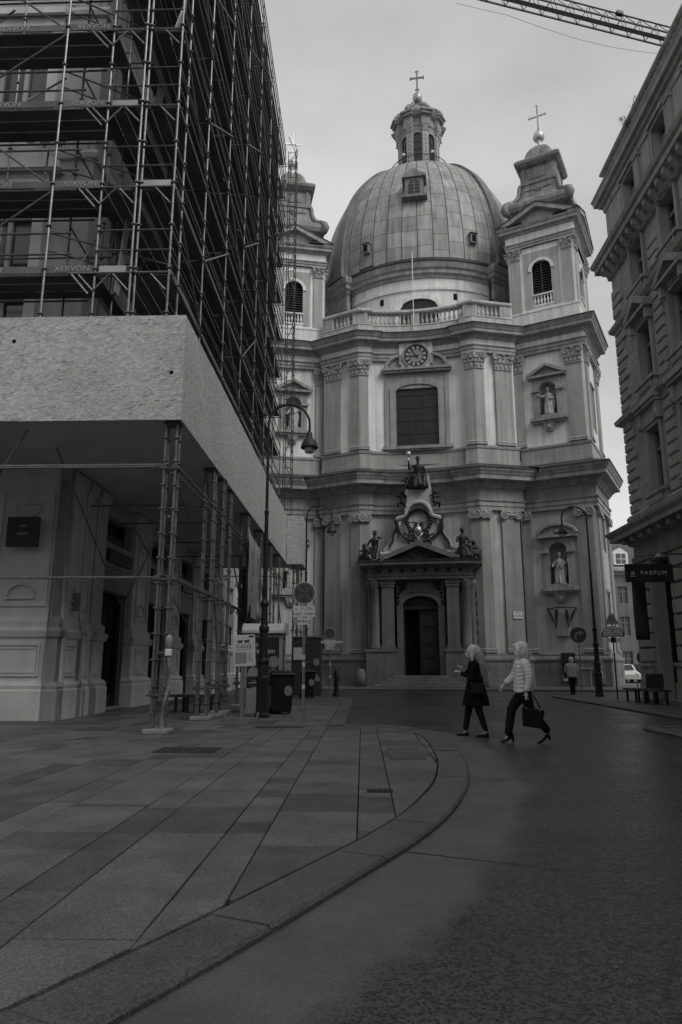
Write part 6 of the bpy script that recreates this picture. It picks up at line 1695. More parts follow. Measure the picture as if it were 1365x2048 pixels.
# ------------------------------------------------------------------ signs on the right pavement
t = thing('bus_stop_sign', 'bus stop sign with half-round lettered plate and a triangular top plate', 'bus stop sign', (10.91,28.91,.1), R(-14))
pole(t, 3.0, .03, 'iron_black')
half = lambda r_, z: [(r_*math.cos(R(a)), z+r_*math.sin(R(a))) for a in range(0,181,10)]
q = MB(); q.xz(half(.43,2.42), -.05, -.03); pl_ = q.build('plate_frame', 'iron_black', t)
q = MB(); q.xz(half(.375,2.46), -.056, -.0505); q.build('plate', 'print_white', pl_)
for i, ch in enumerate('AUTOBUS'):
    a = R(140-80*i/6*1.0); text_mesh(ch, .095, 'print_black', pl_, T4((.29*math.cos(a), -.058, 2.46+.29*math.sin(a)-.02)) @ Matrix.Rotation(-(a-math.pi/2),4,'Y'), ext=.001)
text_mesh('HALTESTELLE', .09, 'print_black', pl_, T4((0,-.058,2.53)), ext=.001, spacing=1.02)
q = MB(T4((0,-.058,2.64)) @ Matrix.Rotation(R(90),4,'X')); q.lathe([(0,0),(.05,0),(.05,.001)], 12); q.build('emblem', 'print_grey', pl_)
q = MB(); q.xz([(-.27,2.9),(.27,2.9),(.23,3.0),(.1,3.28),(.05,3.34),(-.05,3.34),(-.1,3.28),(-.23,3.0)], -.03, -.01); tp = q.build('top_plate', 'booth_grey', t)
text_mesh('H', .13, 'print_black', tp, T4((0,-.033,3.13)), ext=.001)
q = MB(); q.tube([(.095*math.cos(R(a)),-.034,3.13+.095*math.sin(R(a))) for a in range(0,361,20)], .008, 4, cap=False); q.build('emblem_ring', 'print_black', tp)
for x in (-.19,.19):
    q = MB(); disc(q, .085, .03, .045, 2.28, x); q.build('route_disc', 'print_white', t)
q = MB(); q.box(-.1,.1,-.045,-.03,2.18,2.4); q.build('clip', 'iron_black', t)
t = thing('turn_right_sign', 'round dark sign with a pale right-turn arrow on a thin pole', 'traffic sign', (10.85,32.94,.1), R(-14))
pole(t, 2.55, .03); q = MB(); disc(q, .36, .035, .05, 2.66); d = q.build('disc', 'sign_blue', t)
ar = [(-.17,-.24),(-.17,-.02)] + [(-.17+.2*(1-math.cos(R(a))), -.02+.14*math.sin(R(a))) for a in range(15,91,15)] + [(.03,.2),(.27,.07),(.03,-.06),(.03,.03)] + [(.0-.07*math.sin(R(a)), -.03+.06*math.cos(R(a))) for a in range(15,91,25)] + [(-.07,-.24)]
q = MB(T4((0,-.052,2.68))); q.xz(ar, -.002, 0); q.build('arrow', 'print_grey', d)
q = MB(); disc(q, .045, .05, .06, 2.32); q.build('bolt_cap', 'pole_grey', t)
t = thing('sign_reverse', 'back of a round traffic sign beside the corner of the right house', 'traffic sign', (17.3,41.5,.1), R(-20))
pole(t, 1.9, .03, 'iron_black'); q = MB(); disc(q, .36, -.03, -.02, 1.75); q.build('disc', 'iron_dark', t)

# ------------------------------------------------------------------ things fixed to the church front
CHM = T4(CH_ORG) @ RZ(-CH_ROT)
def on_wall(t, Mloc): t.matrix_world = CHM @ Mloc
Mpier = wallM(PIER[1], PIER[2])
t = thing('street_name_plate', 'small white street name plate in old lettering on the church pilaster', 'street sign'); on_wall(t, Mpier @ T4((2.25,-.19,4.35)))
q = MB(); q.box(-.36,.36,-.02,0,0,.5); pl_ = q.build('plate', 'print_white', t, bevel=.02)
q = MB(); 
for a in ((-.345,.345,.012,.03),(-.345,.345,.47,.488),(-.345,-.327,.03,.47),(.327,.345,.03,.47)): q.box(a[0],a[1],-.023,-.0205,a[2],a[3])
q.build('border', 'print_grey', pl_)
text_mesh('1. Bezirk', .085, 'print_black', pl_, T4((0,-.022,.4)), ext=.001); text_mesh('Peters-Platz', .135, 'print_black', pl_, T4((0,-.022,.2)), ext=.001, spacing=.92)
MfR, _ = tower_frames(1)
t = thing('memorial_tablet', 'stone tablet hung with a dark draped garland below the church niche', 'memorial'); on_wall(t, MfR @ T4((2.35,-.01,3.35)))
q = MB(); q.frust(-.36,.36,-.16,0,0,-.44,.44,-.12,0,1.35); q.build('tablet', 'trim', t); q = MB(); q.box(-.42,.42,-.2,0,-.1,-.003); q.build('tablet_foot', 'trim', t)
text_mesh('W', .22, 'print_grey', t, T4((0,-.165,.72)), ext=.004)
q = MB(); q.tube([(-.95,-.12,1.62),(-.3,-.2,1.72),(.3,-.2,1.72),(.95,-.12,1.66)], .04, 6); q.build('garland_rail', 'bronze', t)
for x0, x1 in ((-.95,-.3),(.95,.3)):
    for k in range(2):
        q = MB(); pts = []; xa, xb = (x0, x0*.42) if k == 0 else (x1, x1*.9+x0*.1)
        pts = [(xa+(xb-xa)*t_**(.8), -.14-.05*k, 1.6-1.15*t_**(1.4)+(.0 if k else .0)) for t_ in [i/8 for i in range(9)]]
        q.tube(pts, [.03+.07*math.sin(math.pi*min(1,i/8*1.0+.15)) for i in range(9)], 7, squash=(1,.6)); q.build('drape', 'bronze', t, smooth=True)
t = thing('notice_case', 'pair of dark framed notice cases on the church plinth', 'notice board'); on_wall(t, MfR @ T4((2.6,-.34,.35)))
q = MB(); q.box(-.42,.42,-.08,0,1.05,1.85); c1 = q.build('case', 'iron_dark', t); q = MB(); q.box(-.36,.36,-.085,-.081,1.1,1.7); q.build('glass', 'sign_dark', c1)
q = MB(); q.box(-.42,.42,-.08,0,.05,.98); c2 = q.build('case', 'iron_dark', t); q = MB(); q.box(-.36,.36,-.085,-.081,.1,.52); q.build('sheet', 'paper', c2)
q = MB(); q.box(.05,.12,-.086,-.082,.62,.85); q.build('sheet', 'paper', c2)
t = thing('corner_poster', 'pale worn relief panel on the corner of the church plinth', 'panel'); on_wall(t, MfR @ T4((4.45,-.36,.3)))
q = MB(); q.xz([(-.3,0),(.3,0),(.3,1.1),(.2,1.4),(0,1.5),(-.2,1.4),(-.3,1.1)], -.05, 0); q.build('slab', 'trim', t); q = MB(); q.ell((0,-.05,.95),(.13,.06,.17),8); q.ell((0,-.05,.5),(.2,.07,.35),8); q.build('relief', 'trim', t, smooth=True)
t = thing('stone_counter', 'stone block with a pale top against the church plinth', 'block'); on_wall(t, MfR @ T4((3.55,-.55,.13)))
q = MB(); q.box(-.4,.4,-.2,.2,0,1.05); q.build('block', 'plinth_stone', t); q = MB(); q.box(-.48,.48,-.26,.2,1.053,1.15); q.build('top', 'portal_pale', t)

# ------------------------------------------------------------------ tower crane
cr = thing('tower_crane', 'lattice jib of a tower crane crossing the sky at the top right', 'crane', (0,0,0), 0)
A_ = Vector((22.2,58.6,65.0)); B_ = Vector((40.9,63.5,65.0)); dv = (B_-A_); Lj = dv.length; ang = math.atan2(dv.y, dv.x)
Mj = T4(A_) @ RZ(ang)
q = MB(); L = 2.0; w_ = .75; h_ = 1.7
for y in (-w_,w_): q.box(0,L,y-.07,y+.07,-.07,.07)
q.tube([(0,0,h_),(L,0,h_)], .08, 6)
for y in (-w_,w_): q.tube([(0,y,0),(L/2,0,h_)], .035, 5); q.tube([(L,y,0),(L/2,0,h_)], .035, 5)
q.tube([(0,-w_,0),(0,w_,0)], .035, 5); q.tube([(0,-w_,0),(L,w_,0)], .025, 5)
sec = None
for k in range(-6, 34):
    if sec is None: sec = q.build('jib_section', 'iron_dark', cr); sec.matrix_local = Mj @ T4((k*L,0,0))
    else: inst(sec, cr, M=Mj @ T4((k*L,0,0)))
q = MB(Mj); q.box(-12,66,-.25,.25,-.02,.03); q.build('walkway', 'pole_grey', cr)
for x in (6.2, 14.5):
    q = MB(Mj); q.box(x,x+.7,-.2,.2,h_-.1,h_+.25); q.build('fixing', 'iron_dark', cr)
q = MB(); pts = []
P0 = Vector((16.6,58.3,65.4)); P1 = Vector((35.6,62.8,65.2))
for i in range(-4, 22):
    t_ = i/14; p = P0.lerp(P1, t_); pts.append((p.x, p.y, p.z-1.6*math.sin(math.pi*max(0,min(1,t_)))*.6-1.0))
q.tube(pts, .02, 4); q.build('cable', 'iron_dark', cr)
mx_ = (Mj @ Vector((66,0,0)))
q = MB()
for a in (-1,1):
    for b in (-1,1): q.box(mx_.x+a-.1,mx_.x+a+.1,mx_.y+b-.1,mx_.y+b+.1,0,68)
q.build('mast', 'iron_dark', cr)

# ------------------------------------------------------------------ roof shrub on the right house
t = thing('roof_shrub', 'small leafy shrub growing on the roof balustrade of the right house', 'plant', S(RX+.2,RY-3.6,24.1), 0)
q = MB(); st = []
for k in range(7):
    a = rng.uniform(0,6.3); e = (rng.uniform(-.55,.25), rng.uniform(-.4,.4), rng.uniform(.7,1.35)); st.append(e); q.tube([(0,0,0),(e[0]*.4,e[1]*.4,e[2]*.55),e], .012, 4)
q.build('stem', 'wood_dark', t)
q = MB()
for k in range(260):
    e = rng.choice(st); f = rng.uniform(.45,1.05); c = Vector((e[0]*f+rng.gauss(0,.09), e[1]*f+rng.gauss(0,.09), e[2]*f+rng.gauss(0,.09)))
    u_ = Vector((rng.gauss(0,1),rng.gauss(0,1),rng.gauss(0,1))).normalized(); v_ = u_.orthogonal().normalized(); s_ = rng.uniform(.03,.06)
    q.add([c-u_*s_*1.4, c+v_*s_*.6, c+u_*s_*1.4, c-v_*s_*.6], [(0,1,2,3)])
tag(q.build('foliage', 'leaf', t), kind='stuff')

# ------------------------------------------------------------------ parked cars in the lane beyond the church
def car(label, loc, rz, mt):
    t = thing('parked_car', label, 'car', loc, rz, 'cars parked in the far lane')
    prof = [(-2.1,.35),(-2.15,.7),(-2.0,.95),(-1.1,1.02),(-.6,1.45),(.9,1.5),(1.7,1.1),(2.1,1.0),(2.15,.6),(2.1,.35)]
    q = MB(); q.loft([[(p[0]*s1, y, .35+(p[1]-.35)*s2) for p in prof] for y, s1, s2 in ((-.86,.97,.6),(-.84,.99,.66),(-.66,1,.97),(-.5,1,1),(.5,1,1),(.66,1,.97),(.84,.99,.66),(.86,.97,.6))]); q.build('body', mt, t, smooth=False)
    for y in (-.72,.72):
        q = MB(); q.xz([(-.95,1.04),(-.55,1.36),(.8,1.4),(1.3,1.08)], y-.03, y+.03); q.build('side_window', 'glass_dark', t)
    for x in (-1.35,1.35):
        for y in (-.85,.85):
            q = MB(T4((x,y,.32)) @ Matrix.Rotation(R(90),4,'X')); q.lathe([(.0,-.1),(.32,-.1),(.32,.1),(0,.1)], 16); wh = q.build('wheel', 'plastic_black', t)
            q = MB(T4((x,y,.32)) @ Matrix.Rotation(R(90),4,'X')); q.lathe([(0,-.105),(.2,-.105),(.2,.105),(0,.105)], 12); q.build('rim', 'pole_grey', wh)
    q = MB(); q.add([(-1.12,-.6,1.04),(-1.12,.6,1.04),(-.64,.52,1.42),(-.64,-.52,1.42)], [(0,1,2,3)]); q.build('windscreen', 'glass_dark', t)
    for y in (-.6,.6):
        q = MB(); q.ell((-2.1,y,.75),(.08,.16,.09),8); q.build('headlight', 'booth_roof', t)
car('white car parked in the lane beyond the church corner', (22.3,57.5,.055), R(80), 'car_white')
car('dark car parked in the lane nearer the right house', (24.0,58.0,.055), R(95), 'car_dark')

# ------------------------------------------------------------------ site lamp and barrier tape on the corner prop
t = thing('site_lamp', 'small white site lamp box clamped to the corner prop with a strip of tape', 'lamp', S(-3.74,13.9,1.55), -STREET)
q = MB(); q.box(-.07,.05,-.06,.05,0,.13); q.build('box', 'white_paint', t, bevel=.01)
q = MB(); q.lathe([(.04,.13),(.045,.2),(.07,.27),(.065,.36),(.02,.41)], 12, (-.01,0)); q.build('bulb', 'booth_grey', t, smooth=True)
q = MB(); q.box(-.2,-.07,-.02,.02,.04,.09); q.build('clamp', 'steel_dull', t)
q = MB(); n = 12; vs = []
for k in range(n+1):
    z = -.02-1.4*k/n; x = .0+.05*math.sin(k*.5)-.03*k/n; wd = .035*math.cos(k*.55)
    vs += [(x-wd,-.03+.03*math.sin(k*.55),z),(x+wd,-.03-.03*math.sin(k*.55),z)]
q.add(vs, [(2*k,2*k+1,2*k+3,2*k+2) for k in range(n)]); o = q.build('tape', 'print_grey', t); md = o.modifiers.new('s','SOLIDIFY'); md.thickness = .002

# ------------------------------------------------------------------ figures: overlapping limbs fused into one skin
def limb(q, pts, rs, n=10, M=None):
    q.tube(pts, list(rs), n, M)
    for p, r_ in zip(pts, rs): q.ell(p, r_*.995, n, M)
def fuse(q, name, mt, parent, voxel=.02, it=4, disp=0.0, dscale=.1):
    o = q.build(name, mt, parent, smooth=True)
    m = o.modifiers.new('fuse', 'REMESH'); m.mode = 'VOXEL'; m.voxel_size = voxel; m.use_smooth_shade = True
    m = o.modifiers.new('soft', 'SMOOTH'); m.iterations = it; m.factor = .5
    if disp:
        tx = bpy.data.textures.get('folds') or bpy.data.textures.new('folds', 'CLOUDS'); tx.noise_scale = dscale
        m = o.modifiers.new('folds', 'DISPLACE'); m.texture = tx; m.strength = disp; m.mid_level = .5; m.texture_coords = 'LOCAL'
    return o
def hand(q, wrist, fwd, up, side, curl=.6, s_=1.0):
    f = Vector(fwd).normalized(); u_ = Vector(up).normalized(); w = Vector(wrist); sd = f.cross(u_).normalized()*side
    palm = w + f*.05*s_; q.ell(tuple(palm), (.032*s_,)*3, 8); q.ell(tuple(w+f*.075*s_), (.034*s_,.034*s_,.03*s_), 8)
    for i, (o, L) in enumerate(((-.028,.062),(-.01,.072),(.009,.068),(.027,.054))):
        b = w + f*.09*s_ + sd*o*s_; m_ = b + (f*(1-.3*curl) - u_*curl*.5).normalized()*L*.55*s_; e = m_ + (f*(1-curl) - u_*curl).normalized()*L*.5*s_
        q.tube([tuple(b),tuple(m_),tuple(e)], [.0095*s_,.0088*s_,.0075*s_], 6)
    b = w + f*.035*s_ - sd*.03*s_; e = b + (f*.7 - sd*.7 - u_*.3*curl).normalized()*.05*s_
    q.tube([tuple(w+f*.02*s_), tuple(b), tuple(e)], [.013*s_,.011*s_,.009*s_], 6)
def head(q, c, r_=.1, M=None, face=-1):
    # skull, jaw, nose, brow, ears; faces local -y
    x, y, z = c
    q.ell((x,y+.01,z+.02), (r_*.76,r_*.95,r_*1.02), 14, M); q.ell((x,y-.025,z-.045), (r_*.6,r_*.68,r_*.78), 12, M)
    q.ell((x,y-.105*r_/.1,z-.012), (.013,.022,.022), 8, M); q.ell((x,y-.075,z+.03), (.055,.025,.016), 8, M); q.ell((x,y-.088,z-.058), (.024,.014,.011), 8, M)
    for k in (-1,1): q.ell((x+k*r_*.76,y+.015,z-.01), (.012,.022,.03), 8, M); q.ell((x+k*.033,y-.082,z+.012), (.012,.01,.008), 6, M)

# ---- stone figures in the niches
def robed(q, arms, lean=.0, seed=0, beard=True):
    k = random.Random(seed); ph = k.uniform(0,6)
    q.lathe([(.30,.02),(.31,.1),(.28,.4),(.25,.8),(.2,1.05),(.21,1.25),(.19,1.36),(.08,1.44)], 40, mod=lambda a, z: 1+(.11*max(0,1.15-z))*math.sin(9*a+ph+1.5*z)+.05*math.sin(5*a-2*z))
    q.ell((lean,0,1.2),(.23,.15,.22),12); limb(q, [(lean,0,1.4),(lean,0,1.52)], [.07,.065])
    head(q, (lean*1.4,-.02,1.66), .115)
    q.ell((lean*1.4,.02,1.72),(.11,.12,.11),10)
    if beard: q.ell((lean*1.4,-.08,1.55),(.05,.05,.09),8)
    limb(q, [(-.16,-.12,.75),(-.18,-.18,.35),(-.12,-.16,.04)], [.1,.08,.07]); limb(q, [(.1,-.05,.05),(.1,-.14,.03)], [.06,.05])
    pts = [(-.26,-.05,.55),(-.1,-.2,.85),(.1,-.2,1.05),(.22,-.08,1.3),(.1,.1,1.42)]; limb(q, pts, [.05,.07,.07,.07,.05]); limb(q, [(.22,-.08,1.25),(.3,.02,.8),(.28,.05,.4)], [.07,.1,.07])
    for a in arms: limb(q, [p[:3] for p in a], [p[3] for p in a], 8)
def niche_statue(label, sgn, low, arms, seed, lean=0, extra=None):
    Mf, _ = tower_frames(sgn); z0 = (6.35 if low else 17.95)+.22
    t = thing('niche_statue', label, 'statue', group='saints in the church niches')
    Mw = Mf @ T4((sx(sgn, NC), .12, z0)) @ Matrix.Scale(1.18 if low else 1.14, 4)
    t.matrix_world = CHM @ Mw
    q = MB(); robed(q, arms, lean, seed); fuse(q, 'figure', 'statue_stone', t, .026, 3, .03, .07)
    q = MB(); q.box(-.36,.36,-.26,.24,-.06,.04); q.build('plinth', 'statue_stone', t, bevel=.02)
    if extra: extra(t)
SH = .19
def book(t):
    q = MB(T4((.2,-.26,1.02)) @ Matrix.Rotation(R(25),4,'Y')); q.box(-.1,.1,-.03,.03,-.14,.14); q.build('book', 'statue_stone', t)
def halo(t):
    q = MB(); q.tube([(.2*math.cos(R(a)),.06,1.74+.2*math.sin(R(a))) for a in range(0,361,24)], .012, 5, cap=False); q.build('halo', 'gilt', t)
niche_statue('pale stone saint with outstretched arm in the upper right niche', 1, False, [[(-SH,0,1.3,.08),(-.36,-.12,1.2,.07),(-.55,-.3,1.28,.05),(-.62,-.36,1.3,.04)],[(SH,0,1.3,.08),(.3,-.08,1.05,.07),(.2,-.25,.98,.055)]], 3, -.02)
niche_statue('dark stone saint with raised hands in the lower right niche', 1, True, [[(-SH,0,1.3,.08),(-.34,-.08,1.08,.07),(-.3,-.28,.98,.055)],[(SH,0,1.3,.08),(.36,-.1,1.12,.07),(.48,-.3,1.24,.05),(.5,-.34,1.3,.045)]], 7, .02, book)
niche_statue('pale stone saint in the upper left niche beside the scaffolding', -1, False, [[(-SH,0,1.3,.08),(-.33,-.08,1.05,.07),(-.42,-.2,.92,.055)],[(SH,0,1.3,.08),(.34,-.12,1.15,.07),(.5,-.25,1.28,.05)]], 12, -.03, halo)
niche_statue('stone saint in the lower left niche behind the hoarding', -1, True, [[(-SH,0,1.3,.08),(-.33,-.1,1.05,.07),(-.15,-.28,1.0,.055)],[(SH,0,1.3,.08),(.34,-.1,1.1,.07),(.2,-.28,1.05,.055)]], 19, .0)

# ---- dark lead figures on the portico
def seated(q, arms, turn=0, hz=0):
    q.ell((0,.0,.42),(.3,.26,.24),12); q.lathe([(.42,.02),(.44,.15),(.36,.4),(.24,.6)], 28, (0,-.18), mod=lambda a, z: 1+.1*math.sin(8*a+3*z))
    limb(q, [(-.14,0,.5),(-.22,-.5,.52),(-.2,-.52,.05)], [.15,.12,.09]); limb(q, [(.14,0,.5),(.24,-.46,.56),(.2,-.6,.05)], [.15,.12,.09])
    limb(q, [(0,.02,.5),(0,.0,.8),(0,-.02,1.05)], [.2,.17,.19]); q.ell((0,-.02,1.1),(.23,.14,.13),10)
    limb(q, [(0,-.02,1.2),(.0,-.05,1.32)], [.065,.06]); head(q, (.0,-.06,1.45), .115); q.ell((0,-.02,1.5),(.11,.12,.1),10); q.ell((0,.1,1.42),(.06,.06,.09),8)
    limb(q, [(-.3,.05,.3),(-.45,.0,.1),(-.4,-.2,.03)], [.12,.12,.08])
    for a in arms: limb(q, [p[:3] for p in a], [p[3] for p in a], 8)
def putto(q, arms, wing=True):
    q.ell((0,0,.32),(.15,.13,.17),10); q.ell((0,0,.52),(.14,.11,.13),10); limb(q, [(0,0,.6),(0,-.01,.66)], [.05,.05]); q.ell((0,-.02,.76),(.1,.11,.115),10); q.ell((0,-.12,.75),(.02,.02,.02),6); q.ell((0,.0,.82),(.11,.11,.07),8)
    limb(q, [(-.07,0,.26),(-.13,-.2,.24),(-.12,-.2,.02)], [.09,.075,.05]); limb(q, [(.07,0,.26),(.16,-.16,.2),(.2,-.05,.02)], [.09,.075,.05])
    if wing:
        for k in (-1,1): limb(q, [(k*.06,.1,.56),(k*.26,.16,.66),(k*.36,.2,.5)], [.04,.06,.02])
    for a in arms: limb(q, [p[:3] for p in a], [p[3] for p in a], 8)
def lead_figure(label, u, v, z, rz, s_, fn, arms, extra=None, nm='portico_statue', grp='dark figures on the portico'):
    t = thing(nm, label, 'statue', group=grp)
    t.matrix_world = CHM @ T4((u,v,z)) @ RZ(R(rz)) @ Matrix.Scale(s_, 4)
    q = MB(); fn(q, arms); fuse(q, 'figure', 'bronze', t, .03, 2, .035, .08)
    if extra: extra(t)
    return t
def chalice(t):
    q = MB(); q.lathe([(.09,0),(.03,.04),(.02,.16),(.05,.2),(.1,.28),(.11,.4),(.09,.4),(0,.25)], 12, M=T4((-.42,-.22,1.32))); q.build('chalice', 'gilt', t, smooth=True)
    q = MB(T4((.38,.1,.35)) @ Matrix.Rotation(R(-8),4,'Y')); q.xz([(-.17,-.3),(.17,-.3),(.17,.32),(.1,.42),(0,.45),(-.1,.42),(-.17,.32)], -.05, .05); q.build('tablet', 'portal_pale', t)
def anchor(t):
    q = MB(T4((.42,-.62,-.02)) @ Matrix.Rotation(R(12),4,'Y')); q.tube([(0,0,0),(0,0,1.05)], .035, 6); q.tube([(-.2,0,1.0),(.2,0,1.0)], .025, 6)
    q.tube([(-.42,0,.16),(-.36,0,.04),(-.2,0,-.03),(0,0,-.05),(.2,0,-.03),(.36,0,.04),(.42,0,.16)], .035, 6)
    for k in (-1,1): q.tube([(k*.5,0,.12),(k*.36,0,.18)], .03, 5)
    q.build('anchor', 'gilt', t)
lead_figure('dark seated crowning figure raising a gilded chalice above the portal', 0, PF+1.2, 12.8, 8, 1.5, seated, [[(-.22,-.02,1.1,.075),(-.4,-.08,.98,.06),(-.42,-.2,1.25,.05)],[(.22,-.02,1.1,.075),(.34,.02,.85,.06),(.3,-.2,.62,.05)]], chalice)
lead_figure('dark seated figure with a gilded anchor on the left of the portico', -2.85, PF+.35, 7.99, -22, 1.28, seated, [[(-.22,-.02,1.1,.075),(-.36,-.1,.88,.06),(-.2,-.35,.72,.05)],[(.22,-.02,1.1,.075),(.42,-.08,1.12,.06),(.3,-.22,1.2,.05)]], anchor)
lead_figure('dark seated figure looking down on the right of the portico', 2.75, PF+.35, 7.99, 22, 1.3, seated, [[(-.22,-.02,1.1,.075),(-.34,-.12,.88,.06),(-.1,-.28,.85,.05)],[(.22,-.02,1.1,.075),(.36,-.1,.85,.06),(.15,-.32,.78,.05)]])
lead_figure('dark crouching child figure at the left edge of the portico roof', -3.55, PF+.45, 7.99, -40, 1.35, putto, [[(-.12,0,.58,.045),(-.2,-.15,.5,.04)],[(.12,0,.58,.045),(.2,-.18,.68,.035)]])
lead_figure('dark crouching child figure at the right edge of the portico roof', 3.45, PF+.45, 7.99, 35, 1.4, putto, [[(-.12,0,.58,.045),(-.2,-.18,.55,.04)],[(.12,0,.58,.045),(.24,-.1,.45,.035)]])
lead_figure('dark winged cherub left of the gilded tiara', -.55, PF-.1, 8.95, 20, 1.15, putto, [[(-.12,0,.58,.045),(-.26,-.05,.5,.04)],[(.12,0,.58,.045),(.28,-.08,.72,.035)]])
lead_figure('dark winged cherub right of the gilded tiara', .6, PF-.1, 8.9, -20, 1.15, putto, [[(-.12,0,.58,.045),(-.28,-.08,.72,.04)],[(.12,0,.58,.045),(.3,-.02,.5,.035)]])
lead_figure('dark flying cherub on the left shoulder of the crowning block', -1.05, PF+.9, 11.6, -30, 1.35, putto, [[(-.12,0,.58,.045),(-.34,-.05,.6,.04)],[(.12,0,.58,.045),(.26,-.2,.66,.035)]])
lead_figure('dark flying cherub on the right shoulder of the crowning block', 1.1, PF+.9, 11.55, 30, 1.35, putto, [[(-.12,0,.58,.045),(-.26,-.2,.66,.04)],[(.12,0,.58,.045),(.3,-.05,.62,.035)]])
lead_figure('dark small cherub at the feet of the crowning figure', -.72, PF+.85, 12.75, 10, 1.15, putto, [[(-.12,0,.58,.045),(-.16,-.18,.55,.04)],[(.12,0,.58,.045),(.18,-.16,.66,.035)]])

# ------------------------------------------------------------------ people
def oval_ring(cx, cy, z, rx, ry, n=20, f=None): return [(cx+rx*math.cos(2*math.pi*i/n)*(f(2*math.pi*i/n) if f else 1), cy+ry*math.sin(2*math.pi*i/n)*(f(2*math.pi*i/n) if f else 1), z) for i in range(n)]
def shoe(parent, ank, toe_dir, mt, heel=0.0, L=.24, pitch=0):
    d = Vector((toe_dir[0],toe_dir[1],0)).normalized(); s_ = Vector((-d.y,d.x,0)); a = Vector(ank)
    q = MB(); M = Matrix(((s_.x,-d.x,0,a.x),(s_.y,-d.y,0,a.y),(0,0,1,a.z),(0,0,0,1))) @ Matrix.Rotation(R(pitch),4,'X')
    rows = []
    for t_, w_, z0, z1 in ((-.065,.02,heel,heel+.06),(-.05,.034,heel,heel+.075),(0,.036,heel*.75,heel*.75+.06),(.07,.042,heel*.25,heel*.2+.045),(.13,.044,0,.038),(.17,.032,0,.03),(.195,.012,.004,.02)):
        y = -t_*L/.26; rows.append([(-w_,y,z0),(w_,y,z0),(w_*.8,y,z1),(-w_*.8,y,z1)])
    q.loft(rows, M)
    if heel: q.frust(-.016,.016,.03,.06,-.0,-.026,.026,.005,.062,heel+.01, M=M)
    return q.build('shoe', mt, parent, bevel=.006)

# --- woman in the black coat, reading her phone
wa = thing('person', 'person with long fair hair in a knee-length black coat looking at a phone', 'person', (2.56,14.0,.055), R(-100), 'pedestrians')
q = MB()
head(q, (0,-.05,1.555), .105); limb(q, [(0,.0,1.36),(0,-.02,1.48)], [.055,.05])
limb(q, [(0,.0,1.3),(0,.01,1.1),(0,.0,.92)], [.12,.11,.12])
limb(q, [(-.09,0,.9),(-.09,-.14,.5),(-.08,-.2,.1)], [.085,.055,.038]); limb(q, [(.09,0,.9),(.09,.05,.5),(.08,.17,.1)], [.085,.055,.038])
limb(q, [(-.08,-.2,.08),(-.08,-.26,.03)], [.026,.018]); limb(q, [(.08,.17,.08),(.08,.11,.03)], [.026,.018])
EL = (.24,-.05,1.07); WR = (.12,-.27,1.19); EL2 = (-.22,-.02,1.07); WR2 = (-.08,-.2,1.22)
limb(q, [(.16,.0,1.33),EL,WR], [.05,.038,.026]); limb(q, [(-.16,.0,1.33),EL2,WR2], [.05,.038,.026])
hand(q, WR, (-.25,-.95,.15), (0,.1,1), 1, .45); hand(q, WR2, (.2,-.6,.7), (0,1,.2), -1, .8)
fuse(q, 'body', 'skin', wa, .011, 3)
q = MB(); 
q.loft([oval_ring(0,.02,.57,.235,.26,28,lambda a: 1+.035*math.sin(7*a)), oval_ring(0,.02,.75,.215,.225,28,lambda a: 1+.03*math.sin(7*a)), oval_ring(0,.01,.95,.19,.17,28), oval_ring(0,.0,1.1,.17,.13,28), oval_ring(0,.0,1.25,.185,.13,28), oval_ring(0,.0,1.35,.175,.11,28), oval_ring(0,.0,1.41,.1,.08,28), oval_ring(0,-.01,1.46,.065,.065,28)])
limb(q, [(.165,0,1.34),EL,(.15,-.22,1.165)], [.075,.062,.05]); limb(q, [(-.165,0,1.34),EL2,(-.11,-.16,1.19)], [.075,.062,.05])
q.ell((0,.0,1.46),(.085,.085,.045),12); fuse(q, 'coat', 'cloth_black', wa, .014, 3, .012, .12)
q = MB(); limb(q, [(-.09,0,.85),(-.09,-.13,.5),(-.08,-.2,.14)], [.1,.075,.052]); limb(q, [(.09,0,.85),(.09,.06,.5),(.08,.17,.14)], [.1,.075,.052]); fuse(q, 'trousers', 'cloth_dark', wa, .014, 2, .01, .06)
shoe(wa, (-.08,-.2,.005), (-.05,-1), 'leather'); shoe(wa, (.08,.17,.005), (.05,-1), 'leather')
q = MB(); q.ell((0,.0,1.6),(.108,.125,.118),16); limb(q, [(0,.05,1.6),(0,.09,1.45),(.0,.13,1.3),(.01,.165,1.16),(.015,.19,1.04)], [.095,.085,.072,.05,.018]); limb(q, [(.07,.0,1.6),(.09,-.03,1.48),(.09,-.02,1.36)], [.05,.045,.025]); limb(q, [(-.07,.0,1.6),(-.09,-.03,1.48),(-.09,-.02,1.36)], [.05,.045,.025])
fuse(q, 'hair', 'hair_blonde', wa, .012, 5, .010, .04)
MA = Matrix.Translation((2.56,14.0,.055)) @ RZ(R(-100))
t = thing('phone', 'slim dark phone held by the person in the black coat', 'phone'); t.matrix_world = MA @ T4((.085,-.385,1.215)) @ Matrix.Rotation(R(-25),4,'X')
q = MB(); q.box(-.037,.037,-.075,.075,-.004,.004); q.build('case', 'plastic_black', t, bevel=.003); q = MB(); q.box(-.033,.033,-.07,.07,.0042,.005); q.build('screen', 'glass_dark', t)
t = thing('handbag', 'black handbag hanging at the hip of the person in the black coat', 'bag'); t.matrix_world = MA @ T4((.255,.06,.74)) @ Matrix.Rotation(R(-6),4,'Y')
q = MB(); q.frust(-.05,.05,-.15,.13,0.04,-.03,.03,-.12,.1,.24); q.build('body', 'leather', t, bevel=.02)
q = MB(); q.tube([(0,-.11,.25),(0,-.1,.38),(-.01,-.03,.45),(-.01,.04,.42),(0,.09,.34),(0,.1,.25)], .011, 6); q.build('handle', 'leather', t, smooth=True)
